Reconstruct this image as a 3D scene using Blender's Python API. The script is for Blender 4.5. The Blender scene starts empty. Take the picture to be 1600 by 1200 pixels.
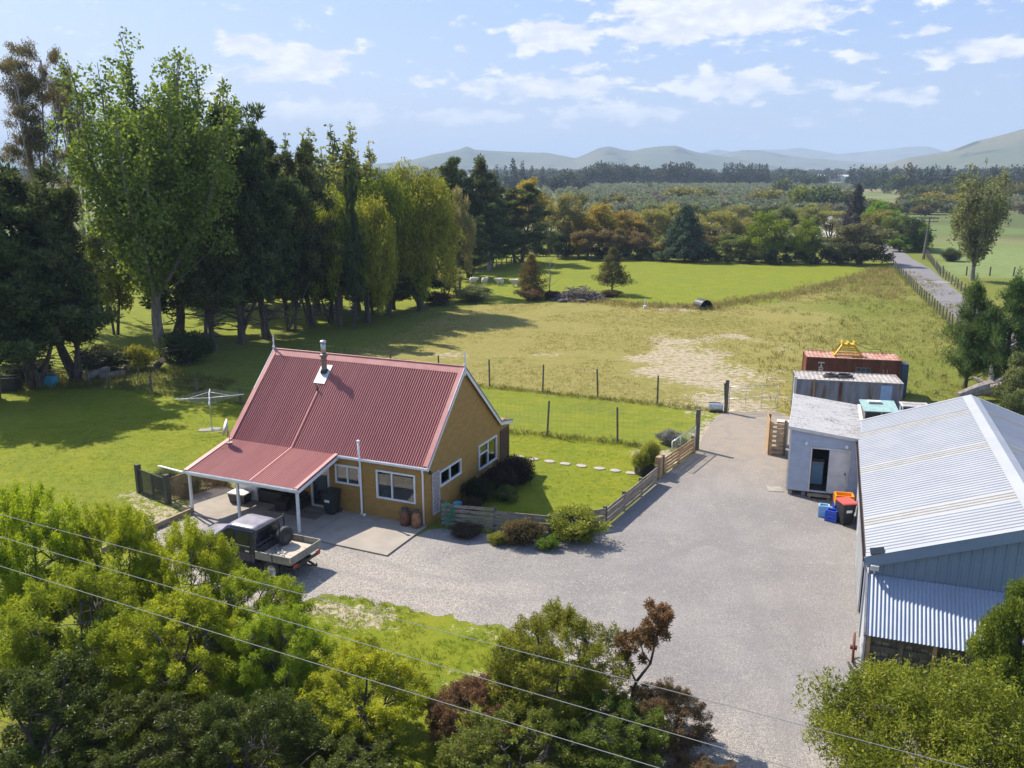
import bpy, bmesh, math, random
import numpy as np
from mathutils import Vector, Matrix

SC = bpy.context.scene
COL = SC.collection
R = math.radians
PI = math.pi
rng = np.random.default_rng(7)
random.seed(7)

# ------------------------------------------------------------------ camera
CAM_H = 14.7
cd = bpy.data.cameras.new('camera')
cd.sensor_width = 36.0
cd.lens = 36.0 * 1368.0 / 1600.0
cd.clip_start = 0.2
cd.clip_end = 30000
cam = bpy.data.objects.new('camera', cd)
cam.location = (0, 0, CAM_H)
cam.rotation_euler = (R(90 - 13.5), 0, 0)
COL.objects.link(cam)
SC.camera = cam

# ------------------------------------------------------------------ light
SUN_EL = R(46.5)
SUN_AZ = math.atan2(-0.725, 0.69)          # clockwise from +Y
SKY_STRENGTH = 0.112
SUN_STRENGTH = 4.6
SC.view_settings.view_transform = 'Standard'
SC.view_settings.look = 'None'
SC.view_settings.gamma = 1.0
SC.view_settings.use_curve_mapping = False
SC.view_settings.exposure = 0.97
SC.cycles.max_bounces = 8
SC.cycles.diffuse_bounces = 6
SC.cycles.glossy_bounces = 3
SC.cycles.transparent_max_bounces = 12
SC.cycles.transmission_bounces = 4
SC.cycles.use_denoising = True

sd = bpy.data.lights.new('sun', 'SUN')
sd.energy = SUN_STRENGTH
sd.angle = R(0.53)
sd.color = (1.0, 0.92, 0.785)
sun = bpy.data.objects.new('sun', sd)
sv = Vector((math.sin(SUN_AZ) * math.cos(SUN_EL), math.cos(SUN_AZ) * math.cos(SUN_EL), math.sin(SUN_EL)))
sun.rotation_euler = sv.to_track_quat('Z', 'Y').to_euler()
sun.location = sv * 120
COL.objects.link(sun)


class NB:
    """small helper for writing node maths"""
    def __init__(self, nt):
        self.nt = nt

    def new(self, t, **kw):
        n = self.nt.nodes.new(t)
        for k, v in kw.items():
            setattr(n, k, v)
        return n

    def link(self, a, b):
        self.nt.links.new(a, b)

    def put(self, sock, v):
        if isinstance(v, bpy.types.NodeSocket):
            self.nt.links.new(v, sock)
        else:
            sock.default_value = v

    def m(self, op, a, b=None, c=None, clamp=False):
        n = self.new('ShaderNodeMath', operation=op)
        n.use_clamp = clamp
        self.put(n.inputs[0], a)
        if b is not None:
            self.put(n.inputs[1], b)
        if c is not None:
            self.put(n.inputs[2], c)
        return n.outputs[0]

    def mix(self, f, a, b, mode='MIX'):
        n = self.new('ShaderNodeMix', data_type='RGBA', blend_type=mode)
        self.put(n.inputs[0], f)
        self.put(n.inputs[6], a)
        self.put(n.inputs[7], b)
        return n.outputs[2]

    def ramp(self, v, lo, hi, a=0.0, b=1.0, smooth=True):
        n = self.new('ShaderNodeMapRange', interpolation_type='SMOOTHSTEP' if smooth else 'LINEAR')
        self.put(n.inputs[0], v)
        n.inputs[1].default_value = lo
        n.inputs[2].default_value = hi
        n.inputs[3].default_value = a
        n.inputs[4].default_value = b
        return n.outputs[0]

    def noise(self, vec, scale, detail=3.0, rough=0.55, dist=0.0):
        n = self.new('ShaderNodeTexNoise')
        if vec is not None:
            self.link(vec, n.inputs['Vector'])
        n.inputs['Scale'].default_value = scale
        n.inputs['Detail'].default_value = detail
        n.inputs['Roughness'].default_value = rough
        n.inputs['Distortion'].default_value = dist
        return n.outputs[0]

    def vor(self, vec, scale, out='Distance', feature='F1'):
        n = self.new('ShaderNodeTexVoronoi', feature=feature)
        self.link(vec, n.inputs['Vector'])
        n.inputs['Scale'].default_value = scale
        return n.outputs[out]


# ------------------------------------------------------------------ world: sky with fair-weather cumulus
world = bpy.data.worlds.new('World')
SC.world = world
world.use_nodes = True
wt = world.node_tree
wt.nodes.clear()
w = NB(wt)
sky = w.new('ShaderNodeTexSky', sky_type='NISHITA')
sky.sun_disc = False
sky.sun_elevation = SUN_EL
sky.sun_rotation = SUN_AZ
sky.altitude = 50
sky.air_density = 1.0
sky.dust_density = 2.2
sky.ozone_density = 1.3
tc = w.new('ShaderNodeTexCoord')
sx = w.new('ShaderNodeSeparateXYZ')
w.link(tc.outputs['Generated'], sx.inputs[0])
az = w.m('ARCTAN2', sx.outputs[0], sx.outputs[1])
el = w.m('ARCSINE', sx.outputs[2])
cv = w.new('ShaderNodeCombineXYZ')
w.link(w.m('MULTIPLY', az, 13.0), cv.inputs[0])
w.link(w.m('MULTIPLY', el, 30.0), cv.inputs[1])
n1 = w.noise(cv.outputs[0], 2.1, 8.0, 0.6, 0.15)
n2 = w.noise(cv.outputs[0], 0.33, 3.0, 0.5)
# cloud heaps: azimuth, elevation, half widths (degrees), strength
CLOUDS = [(-15.9, 7.4, 1.5, .6, 1.15), (-12.7, 6.7, 2.6, .75, 1.2), (-14.3, 5.8, 2.1, .5, 1.1), (2.7, 8.1, 2.7, .85, 1.1),
          (12.6, 9.3, 6.6, 1.5, 1.0), (16.5, 10.4, 3.4, .9, .85), (9.0, 8.2, 3.0, .7, 1.0), (27.5, 6.6, 3.6, .6, .8), (32, 6.9, 3.5, .7, .7),
          (2.0, 5.2, 6.2, .75, .76), (13.5, 5.2, 4.4, .9, .76), (-11.0, 3.8, 5.0, .5, .72), (-2.8, 3.5, 4.6, .5, .72),
          (6.8, 3.6, 4.8, .55, .74), (-17.8, 4.6, 1.6, .35, .6), (22.0, 4.4, 3.0, .6, .55), (24.2, 7.7, .9, .35, .6),
          (4.0, 6.3, 1.3, .4, .6), (-5.6, 5.4, .9, .3, .5), (20.5, 6.6, 1.4, .35, .5), (3.0, 12.6, 3.0, .4, .6), (-20.0, 13.5, 4, .4, .4),
          (-60, 14, 9, 2, .9), (-80, 9, 12, 1.6, .8), (70, 12, 10, 2.2, .9), (100, 8, 12, 1.5, .8), (150, 15, 12, 2.5, .9), (-140, 11, 12, 2, .9)]
azd = w.m('MULTIPLY', az, 180 / PI)
eld = w.m('MULTIPLY', el, 180 / PI)
field = None
for (a0, e0, sa, se, amp) in CLOUDS:
    da = w.m('MULTIPLY', w.m('SUBTRACT', azd, a0), 1 / sa)
    de = w.m('MULTIPLY', w.m('SUBTRACT', eld, e0), 1 / se)
    q = w.m('ADD', w.m('MULTIPLY', da, da), w.m('MULTIPLY', de, de))
    g = w.m('MULTIPLY', w.m('POWER', 2.71828, w.m('MULTIPLY', q, -1.0)), amp)
    field = g if field is None else w.m('MAXIMUM', field, g)
field = w.m('ADD', field, w.ramp(n2, 0.55, 0.75, 0.0, 0.28))
dens = w.m('ADD', field, w.m('MULTIPLY', w.m('SUBTRACT', n1, 0.5), 2.3))
mask = w.ramp(dens, 0.15, 0.56)
mask = w.m('MULTIPLY', mask, w.ramp(eld, 0.8, 5.5, 0.35, 0.93))
hz = w.ramp(eld, -1.0, 13.0, 0.62, 0.0, True)
bg1 = w.new('ShaderNodeBackground')
grad = w.mix(hz, (1.42, 2.22, 4.25, 1), (2.5, 2.92, 3.75, 1))
skyc = w.mix(0.72, sky.outputs[0], grad)
w.link(skyc, bg1.inputs[0])
bg1.inputs[1].default_value = SKY_STRENGTH
bg2 = w.new('ShaderNodeBackground')
shade = w.ramp(n1, 0.42, 0.66, 0.0, 1.0)
w.link(w.mix(shade, (0.60, 0.62, 0.69, 1), (0.78, 0.775, 0.77, 1)), bg2.inputs[0])
bg2.inputs[1].default_value = 0.76
mx = w.new('ShaderNodeMixShader')
w.link(mask, mx.inputs[0])
w.link(bg1.outputs[0], mx.inputs[1])
w.link(bg2.outputs[0], mx.inputs[2])
wo = w.new('ShaderNodeOutputWorld')
w.link(mx.outputs[0], wo.inputs[0])
world.cycles.sampling_method = 'AUTOMATIC'


# ------------------------------------------------------------------ materials
def base_mat(name):
    m = bpy.data.materials.new(name)
    m.use_nodes = True
    nt = m.node_tree
    nt.nodes.clear()
    b = NB(nt)
    out = b.new('ShaderNodeOutputMaterial')
    return m, b, out


def pm(name, col, rough=0.6, col2=None, nscale=3.0, ndetail=4.0, amt=1.0, bump=0.0, bscale=None, metal=0.0, spec=0.4,
       stretch=None, col3=None, n3scale=0.7, lo=.35, hi=.65):
    """principled paint / wood / metal with noise variation, optional relief and a third stain colour"""
    m, b, out = base_mat(name)
    p = b.new('ShaderNodeBsdfPrincipled')
    p.inputs['Roughness'].default_value = rough
    p.inputs['Metallic'].default_value = metal
    p.inputs['Specular IOR Level'].default_value = spec
    t = b.new('ShaderNodeTexCoord')
    vec = t.outputs['Object']
    if stretch:
        mp = b.new('ShaderNodeMapping')
        mp.inputs['Scale'].default_value = stretch
        b.link(vec, mp.inputs[0])
        vec = mp.outputs[0]
    c = (*col, 1)
    if col2:
        f = b.ramp(b.noise(vec, nscale, ndetail), lo, hi)
        c = b.mix(b.m('MULTIPLY', f, amt), c, (*col2, 1))
        if col3:
            f3 = b.ramp(b.noise(vec, n3scale, 5.0, .65), .52, .66)
            c = b.mix(f3, c, (*col3, 1))
    b.put(p.inputs['Base Color'], c)
    if bump:
        bp = b.new('ShaderNodeBump')
        bp.inputs['Strength'].default_value = bump
        bp.inputs['Distance'].default_value = 0.01
        b.link(b.noise(vec, bscale or nscale * 4, 4.0), bp.inputs['Height'])
        b.link(bp.outputs[0], p.inputs['Normal'])
    b.link(p.outputs[0], out.inputs[0])
    return m


def leaf_mat(name, trans=0.45, hue=0.35, gloss=0.12):
    """leaf: colour from the object, varied leaf by leaf and over larger twigs, light passing through"""
    m, b, out = base_mat(name)
    oi = b.new('ShaderNodeObjectInfo')
    ge = b.new('ShaderNodeNewGeometry')
    t = b.new('ShaderNodeTexCoord')
    rnd = ge.outputs['Random Per Island']
    big = b.noise(t.outputs['Object'], 0.75, 2.0)
    v = b.m('ADD', b.m('MULTIPLY', rnd, hue * 1.3), b.m('MULTIPLY', b.ramp(big, .35, .65, -0.5, 0.5), hue))
    hsv = b.new('ShaderNodeHueSaturation')
    b.link(oi.outputs['Color'], hsv.inputs['Color'])
    b.link(b.m('ADD', b.m('MULTIPLY', v, -0.05), 0.515), hsv.inputs['Hue'])
    b.link(b.m('ADD', b.m('MULTIPLY', v, 1.2), 0.68), hsv.inputs['Value'])
    hsv.inputs['Saturation'].default_value = 1.0
    col = hsv.outputs[0]
    df = b.new('ShaderNodeBsdfDiffuse')
    b.link(col, df.inputs[0])
    tr = b.new('ShaderNodeBsdfTranslucent')
    b.link(b.mix(0.5, col, b.mix(1.0, col, (1.25, 1.12, 0.45, 1), 'MULTIPLY')), tr.inputs[0])
    gl = b.new('ShaderNodeBsdfGlossy')
    gl.inputs['Roughness'].default_value = 0.6
    gl.inputs[0].default_value = (.35, .36, .3, 1)
    mx = b.new('ShaderNodeMixShader')
    mx.inputs[0].default_value = trans
    b.link(df.outputs[0], mx.inputs[1])
    b.link(tr.outputs[0], mx.inputs[2])
    fr = b.new('ShaderNodeFresnel')
    fr.inputs[0].default_value = 1.4
    m2 = b.new('ShaderNodeMixShader')
    b.link(b.m('MULTIPLY', fr.outputs[0], gloss), m2.inputs[0])
    b.link(mx.outputs[0], m2.inputs[1])
    b.link(gl.outputs[0], m2.inputs[2])
    b.link(m2.outputs[0], out.inputs[0])
    return m


def glass_mat(name, tint=(.55, .62, .62), refl=0.16):
    m, b, out = base_mat(name)
    tr = b.new('ShaderNodeBsdfTransparent')
    tr.inputs[0].default_value = (*tint, 1)
    gl = b.new('ShaderNodeBsdfGlossy')
    gl.inputs['Roughness'].default_value = 0.03
    lw = b.new('ShaderNodeLayerWeight')
    lw.inputs[0].default_value = 0.25
    mx = b.new('ShaderNodeMixShader')
    b.link(b.m('ADD', b.m('MULTIPLY', lw.outputs['Fresnel'], 0.8), refl, clamp=True), mx.inputs[0])
    b.link(tr.outputs[0], mx.inputs[1])
    b.link(gl.outputs[0], mx.inputs[2])
    b.link(mx.outputs[0], out.inputs[0])
    return m


M = {}
M['ochre'] = pm('ochre_weatherboard', (.365, .21, .055), .62, (.31, .175, .045), 2.0, bump=.15, bscale=30, stretch=(1, 1, 3))
def roof_iron():
    """painted iron: each sheet has weathered a little differently, with fading and streaks down the slope"""
    m, b, out = base_mat('red_roof_iron')
    t = b.new('ShaderNodeTexCoord')
    s = b.new('ShaderNodeSeparateXYZ')
    b.link(t.outputs['Object'], s.inputs[0])
    wn = b.new('ShaderNodeTexWhiteNoise', noise_dimensions='1D')
    b.link(b.m('FLOOR', b.m('DIVIDE', s.outputs[0], .84)), wn.inputs['W'])
    mp = b.new('ShaderNodeMapping')
    mp.inputs['Scale'].default_value = (6, .5, .5)
    b.link(t.outputs['Object'], mp.inputs[0])
    st = b.noise(mp.outputs[0], 1.6, 5, .65)
    c = b.mix(wn.outputs['Value'], (.275, .086, .082, 1), (.325, .112, .104, 1))
    c = b.mix(b.m('MULTIPLY', b.ramp(st, .45, .75), .55), c, (.37, .155, .14, 1))
    c = b.mix(b.m('MULTIPLY', b.ramp(b.noise(t.outputs['Object'], 9, 6, .7), .56, .72), .5), c, (.22, .07, .06, 1))
    lap = b.m('LESS_THAN', b.m('FRACT', b.m('DIVIDE', s.outputs[0], .84)), .03)
    c = b.mix(b.m('MULTIPLY', lap, .5), c, (.17, .05, .05, 1))
    p = b.new('ShaderNodeBsdfPrincipled')
    p.inputs['Roughness'].default_value = .55
    p.inputs['Specular IOR Level'].default_value = .3
    b.link(c, p.inputs['Base Color'])
    b.link(p.outputs[0], out.inputs[0])
    return m


M['red_roof'] = roof_iron()
M['red_flash'] = pm('red_flashing', (.46, .19, .175), .5, (.40, .15, .14), 2.0)
M['white'] = pm('white_paint', (.76, .77, .78), .45, (.66, .67, .68), 2.5)
M['white_pvc'] = pm('white_plastic', (.80, .81, .82), .35)
M['dark_edge'] = pm('dark_fascia', (.10, .12, .20), .5)
M['steel'] = pm('galvanised_steel', (.55, .56, .57), .38, (.42, .43, .45), 5, metal=.75)
M['zinc_sheet'] = pm('zinc_flashing', (.62, .64, .66), .45, (.5, .52, .55), 3, metal=.3)
M['sooty'] = pm('sooty_flue', (.30, .22, .17), .5, (.16, .13, .12), 4, metal=.4)
M['black'] = pm('black_plastic', (.018, .019, .02), .45, (.03, .03, .032), 4)
M['bin_green'] = pm('dark_bin_plastic', (.022, .03, .03), .4, (.03, .038, .038), 4)
M['rubber'] = pm('rubber', (.03, .031, .034), .75, (.05, .05, .05), 6)
M['glass'] = glass_mat('window_glass')
M['car_glass'] = glass_mat('car_glass', (.16, .2, .2), .12)
M['curtain'] = pm('curtain_cloth', (.62, .66, .70), .9, (.48, .52, .58), 9, stretch=(3, 3, .3))
M['int_wall'] = pm('interior_lining', (.30, .22, .13), .8, (.24, .18, .11), 3)
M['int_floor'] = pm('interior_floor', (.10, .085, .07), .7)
M['bed'] = pm('bed_cloth', (.25, .24, .25), .9, (.12, .12, .14), 3)
M['lattice_brown'] = pm('brown_lattice', (.10, .065, .05), .8, (.14, .09, .07), 5)
M['lattice_white'] = pm('pale_lattice', (.55, .52, .52), .8, (.45, .42, .42), 5)
M['post_wood'] = pm('weathered_post', (.16, .14, .115), .9, (.09, .08, .065), 6, bump=.6, bscale=30, stretch=(3, 3, .5))
M['grey_board'] = pm('weathered_board', (.34, .29, .23), .9, (.22, .185, .14), 4, bump=.5, bscale=25, stretch=(1, 1, 6), col3=(.13, .12, .085), n3scale=1.5)
M['tan_wood'] = pm('tan_timber', (.40, .27, .15), .85, (.30, .20, .11), 4, bump=.4, bscale=25)
M['sleeper'] = pm('timber_sleeper', (.36, .28, .18), .9, (.24, .19, .13), 4, bump=.4, bscale=20)
M['fence_wire'] = pm('fence_wire', (.32, .32, .31), .5, metal=.5)
M['concrete'] = pm('concrete', (.31, .272, .228), .85, (.265, .235, .20), 1.3, ndetail=7, bump=.25, bscale=60, col3=(.25, .22, .185), n3scale=.8)
M['concrete_old'] = pm('old_concrete', (.30, .275, .245), .9, (.22, .20, .18), 2.3, ndetail=7, bump=.3, bscale=50)
M['paver'] = pm('pale_paver', (.38, .34, .29), .9, (.30, .27, .23), 6, bump=.3)
M['ute_paint'] = pm('dark_blue_paint', (.010, .013, .042), .25, (.014, .017, .05), 2, spec=.5)
M['ute_roof'] = pm('faded_sky_reflect_paint', (.16, .155, .20), .42, (.27, .25, .28), 2.2, ndetail=6, spec=.4)
M['deck_wood'] = pm('deck_board', (.50, .43, .34), .9, (.40, .34, .27), 5, stretch=(1, 8, 1))
M['dropside'] = pm('grey_dropside', (.27, .255, .22), .7, (.20, .19, .165), 4)
M['dark_metal'] = pm('dark_metal', (.05, .05, .055), .45, (.08, .075, .07), 5, metal=.4)
M['chrome'] = pm('bright_metal', (.75, .76, .78), .2, metal=.9)
M['lamp_red'] = pm('red_lens', (.45, .02, .02), .25)
M['lamp_clear'] = pm('clear_lens', (.7, .7, .7), .15)
M['rust'] = pm('rusty_steel', (.155, .048, .026), .75, (.105, .034, .020), 1.4, ndetail=8, bump=.2, col3=(.21, .075, .04), n3scale=1.3, stretch=(1, 1, .35))
M['rust_roof'] = pm('rust_roof_paint', (.34, .14, .095), .75, (.40, .26, .21), 2.0, ndetail=7, col3=(.24, .085, .05), n3scale=1.1)
M['grey_cont'] = pm('weathered_grey_steel', (.24, .25, .29), .7, (.17, .17, .19), 1.5, ndetail=8, col3=(.15, .095, .065), n3scale=.9, stretch=(2.2, 2.2, .35))
M['grey_cont_roof'] = pm('weathered_pale_roof', (.37, .35, .335), .8, (.28, .25, .23), 2.6, ndetail=8, col3=(.21, .16, .125), n3scale=1.4)
M['blue_patch'] = pm('pale_blue_paint', (.30, .43, .60), .6, (.25, .37, .53), 3)
M['blue_steel'] = pm('dull_blue_steel', (.045, .075, .12), .6, (.03, .05, .085), 2)
M['yellow'] = pm('yellow_paint', (.62, .40, .012), .5, (.50, .30, .02), 5, ndetail=6)
M['hut_wall'] = pm('pale_grey_weatherboard', (.42, .46, .53), .6, (.37, .41, .48), 2, stretch=(1, 1, 2))
M['hut_roof'] = None
M['cream'] = pm('cream_paint', (.62, .60, .55), .6, (.52, .50, .46), 3)
M['door_white'] = pm('off_white_door', (.60, .59, .58), .6, (.52, .51, .50), 3)
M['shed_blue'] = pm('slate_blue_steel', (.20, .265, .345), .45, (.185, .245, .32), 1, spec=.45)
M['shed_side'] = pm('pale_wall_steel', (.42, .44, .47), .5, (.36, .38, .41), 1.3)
M['shed_roof'] = pm('pale_zinc_roof', (.35, .365, .395), .5, (.32, .335, .365), .8, metal=.1, spec=.45)
M['skylight'] = pm('aged_clear_panel', (.345, .343, .338), .6, (.31, .305, .295), 2.5, ndetail=6)
M['lean_roof'] = pm('corrugated_zinc', (.30, .345, .43), .45, (.27, .31, .39), 1.5, metal=.1)
M['teal'] = pm('teal_paint', (.30, .44, .42), .6, (.24, .36, .35), 3)
M['orange'] = pm('orange_plastic', (.80, .33, .01), .45, (.72, .27, .01), 6)
M['red_lid'] = pm('red_lid_plastic', (.55, .09, .085), .45)
M['blue_plastic'] = pm('blue_plastic', (.03, .085, .48), .4, (.04, .12, .55), 6)
M['paleblue_plastic'] = pm('pale_blue_plastic', (.30, .52, .68), .45)
M['hose'] = pm('green_hose', (.03, .21, .14), .45, (.04, .25, .17), 6)
M['tank_blue'] = pm('turquoise_plastic', (.04, .30, .45), .45, (.05, .25, .38), 3)
M['dish'] = pm('dish_grey', (.62, .62, .64), .4)
M['bark'] = pm('bark', (.12, .105, .09), .95, (.065, .056, .048), 3, ndetail=6, bump=.8, bscale=14, stretch=(2, 2, .5))
M['bark_pale'] = pm('pale_bark', (.24, .21, .18), .95, (.13, .115, .10), 3, ndetail=6, bump=.7, bscale=12, stretch=(2, 2, .5))
M['bark_euc'] = pm('smooth_bark', (.36, .31, .27), .9, (.20, .17, .145), 2, ndetail=6, stretch=(2, 2, .4))
M['dead_wood'] = pm('dead_wood', (.30, .26, .23), .95, (.18, .155, .14), 5, ndetail=6, bump=.5)
M['cut_wood'] = pm('cut_wood', (.55, .33, .18), .9, (.44, .26, .14), 5)
M['brush'] = pm('dead_brush', (.13, .11, .11), .95, (.20, .17, .165), 8)
M['leaf'] = leaf_mat('leaf')
M['needle'] = leaf_mat('needle', .34, .62, .06)
M['wool'] = pm('sheep_wool', (.62, .57, .48), .95, (.50, .46, .39), 12, bump=.6)
M['terracotta'] = pm('terracotta', (.20, .085, .05), .7, (.12, .05, .032), 5, ndetail=6, bump=.3)
M['urn_pale'] = pm('rusty_tan', (.33, .17, .08), .75, (.19, .085, .045), 5, ndetail=6, bump=.3)
M['rug'] = pm('rug_brown', (.17, .145, .12), .95, (.13, .11, .095), 8)
M['far_white'] = pm('far_white_wall', (.68, .68, .68), .7)
M['far_roof'] = pm('far_roof', (.50, .54, .60), .5, (.42, .46, .52), 1)
M['far_pink'] = pm('far_pink_roof', (.60, .48, .46), .6)
M['far_teal'] = pm('far_teal_roof', (.42, .54, .55), .6)
M['power'] = pm('power_wire', (.24, .24, .24), .7)
M['insulator'] = pm('insulator', (.18, .11, .08), .3)


# ------------------------------------------------------------------ mesh helpers
class MB:
    def __init__(self):
        self.v = []
        self.f = []

    def add(self, vs, fs):
        o = len(self.v)
        self.v += [tuple(p) for p in vs]
        self.f += [tuple(i + o for i in q) for q in fs]
        return self

    def quad(self, a, b, c, d):
        return self.add([a, b, c, d], [(0, 1, 2, 3)])

    def box(self, x0, y0, z0, x1, y1, z1):
        vs = [(x, y, z) for z in (z0, z1) for y in (y0, y1) for x in (x0, x1)]
        return self.add(vs, [(0, 2, 3, 1), (4, 5, 7, 6), (0, 1, 5, 4), (2, 6, 7, 3), (0, 4, 6, 2), (1, 3, 7, 5)])

    def obox(self, c, size, mat):
        """box of given size about c, turned by a 3x3 matrix"""
        hx, hy, hz = (s / 2 for s in size)
        vs = [Vector(c) + mat @ Vector((x, y, z)) for z in (-hz, hz) for y in (-hy, hy) for x in (-hx, hx)]
        return self.add(vs, [(0, 2, 3, 1), (4, 5, 7, 6), (0, 1, 5, 4), (2, 6, 7, 3), (0, 4, 6, 2), (1, 3, 7, 5)])

    def bar(self, p, q, w, h=None, up=(0, 0, 1)):
        """rectangular bar from p to q, w across, h along up"""
        h = w if h is None else h
        p, q = Vector(p), Vector(q)
        d = (q - p)
        L = d.length
        if L < 1e-6:
            return self
        d.normalize()
        u = Vector(up)
        if abs(d.dot(u)) > .98:
            u = Vector((0, 1, 0))
        s = d.cross(u).normalized()
        u = s.cross(d).normalized()
        vs = []
        for e in (p, q):
            for a, b_ in ((-1, -1), (1, -1), (1, 1), (-1, 1)):
                vs.append(e + s * (a * w / 2) + u * (b_ * h / 2))
        return self.add(vs, [(0, 3, 2, 1), (4, 5, 6, 7), (0, 1, 5, 4), (1, 2, 6, 5), (2, 3, 7, 6), (3, 0, 4, 7)])

    def tube(self, pts, rad, n=8, caps=True):
        pts = [Vector(p) for p in pts]
        if not hasattr(rad, '__len__'):
            rad = [rad] * len(pts)
        ref = None
        vs, fs = [], []
        for i, p in enumerate(pts):
            if i == 0:
                d = pts[1] - pts[0]
            elif i == len(pts) - 1:
                d = pts[-1] - pts[-2]
            else:
                d = pts[i + 1] - pts[i - 1]
            d.normalize()
            if ref is None:
                ref = Vector((1, 0, 0)) if abs(d.x) < .8 else Vector((0, 1, 0))
            s = d.cross(ref).normalized()
            ref = s.cross(d).normalized()
            for k in range(n):
                a = 2 * PI * k / n
                vs.append(p + s * (rad[i] * math.cos(a)) + ref * (rad[i] * math.sin(a)))
        for i in range(len(pts) - 1):
            for k in range(n):
                k2 = (k + 1) % n
                fs.append((i * n + k, i * n + k2, (i + 1) * n + k2, (i + 1) * n + k))
        if caps:
            fs.append(tuple(range(n - 1, -1, -1)))
            fs.append(tuple((len(pts) - 1) * n + k for k in range(n)))
        return self.add(vs, fs)

    def lathe(self, prof, n=16, c=(0, 0, 0)):
        vs, fs = [], []
        for r, z in prof:
            for k in range(n):
                a = 2 * PI * k / n
                vs.append((c[0] + r * math.cos(a), c[1] + r * math.sin(a), c[2] + z))
        for i in range(len(prof) - 1):
            for k in range(n):
                k2 = (k + 1) % n
                fs.append((i * n + k, i * n + k2, (i + 1) * n + k2, (i + 1) * n + k))
        fs.append(tuple(range(n - 1, -1, -1)))
        fs.append(tuple((len(prof) - 1) * n + k for k in range(n)))
        return self.add(vs, fs)

    def torus(self, c, R0, r0, axis='z', n=20, k=8, sx=1.0):
        vs, fs = [], []
        for i in range(n):
            a = 2 * PI * i / n
            for j in range(k):
                b_ = 2 * PI * j / k
                rr = R0 + r0 * math.cos(b_)
                p = (rr * math.cos(a) * sx, rr * math.sin(a), r0 * math.sin(b_))
                if axis == 'x':
                    p = (p[2], p[0], p[1])
                elif axis == 'y':
                    p = (p[0], p[2], p[1])
                vs.append((c[0] + p[0], c[1] + p[1], c[2] + p[2]))
        for i in range(n):
            for j in range(k):
                i2, j2 = (i + 1) % n, (j + 1) % k
                fs.append((i * k + j, i2 * k + j, i2 * k + j2, i * k + j2))
        return self.add(vs, fs)

    def prism(self, poly, axis, a, b_):
        """extrude a 2-D outline along an axis from a to b: axis 'x' -> poly is (y,z), 'y' -> (x,z), 'z' -> (x,y)"""
        def P(p, t):
            return {'x': (t, p[0], p[1]), 'y': (p[0], t, p[1]), 'z': (p[0], p[1], t)}[axis]
        n = len(poly)
        vs = [P(p, a) for p in poly] + [P(p, b_) for p in poly]
        fs = [tuple(range(n - 1, -1, -1)), tuple(range(n, 2 * n))]
        for i in range(n):
            j = (i + 1) % n
            fs.append((i, j, n + j, n + i))
        return self.add(vs, fs)

    def build(self, name, mat, parent=None, smooth=False, fix=True):
        me = bpy.data.meshes.new(name)
        me.from_pydata(self.v, [], self.f)
        if fix and len(self.f) < 4000:
            bm = bmesh.new()
            bm.from_mesh(me)
            bmesh.ops.recalc_face_normals(bm, faces=bm.faces)
            bm.to_mesh(me)
            bm.free()
        if smooth:
            me.polygons.foreach_set('use_smooth', [True] * len(me.polygons))
        return link(name, me, mat, parent)


def link(name, me, mat=None, parent=None):
    if mat is not None and not me.materials:
        me.materials.append(mat)
    o = bpy.data.objects.new(name, me)
    COL.objects.link(o)
    if parent is not None:
        o.parent = parent
    return o


def bevel(o, width=.02, seg=2):
    md = o.modifiers.new('bevel', 'BEVEL')
    md.width = width
    md.segments = seg
    md.limit_method = 'ANGLE'
    md.angle_limit = R(40)
    return o


def tag(o, label=None, cat=None, group=None, kind=None):
    if label:
        o['label'] = label
    if cat:
        o['category'] = cat
    if group:
        o['group'] = group
    if kind:
        o['kind'] = kind
    return o


def thing(name, label, cat, loc=(0, 0, 0), rz=0.0, group=None):
    o = bpy.data.objects.new(name, None)
    o.empty_display_size = .3
    o.location = loc
    o.rotation_euler = (0, 0, rz)
    COL.objects.link(o)
    return tag(o, label, cat, group)


def copy_tree(o, parent=None):
    c = o.copy()
    COL.objects.link(c)
    if parent is not None:
        c.parent = parent
    for ch in list(o.children):
        copy_tree(ch, c)
    return c


def ground_z(x, y):
    d = math.hypot(x, y)
    return max(0.0, 0.0055 * (d - 250.0))

# ------------------------------------------------------------------ ground
def poly_sd(x, y, poly):
    """signed distance to a polygon, positive inside"""
    px = np.array([p[0] for p in poly], float)
    py = np.array([p[1] for p in poly], float)
    best = np.full(x.shape, 1e12)
    inside = np.zeros(x.shape, bool)
    n = len(poly)
    for i in range(n):
        x0, y0, x1, y1 = px[i], py[i], px[(i + 1) % n], py[(i + 1) % n]
        dx, dy = x1 - x0, y1 - y0
        t = np.clip(((x - x0) * dx + (y - y0) * dy) / (dx * dx + dy * dy + 1e-12), 0, 1)
        best = np.minimum(best, (x - x0 - t * dx) ** 2 + (y - y0 - t * dy) ** 2)
        cr = ((y0 <= y) != (y1 <= y))
        with np.errstate(divide='ignore', invalid='ignore'):
            xi = x0 + (y - y0) * dx / (dy if dy != 0 else 1e-9)
        inside ^= cr & (x < xi)
    return np.where(inside, 1, -1) * np.sqrt(best)


def sm(v, a, b):
    t = np.clip((v - a) / (b - a), 0, 1)
    return t * t * (3 - 2 * t)


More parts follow.
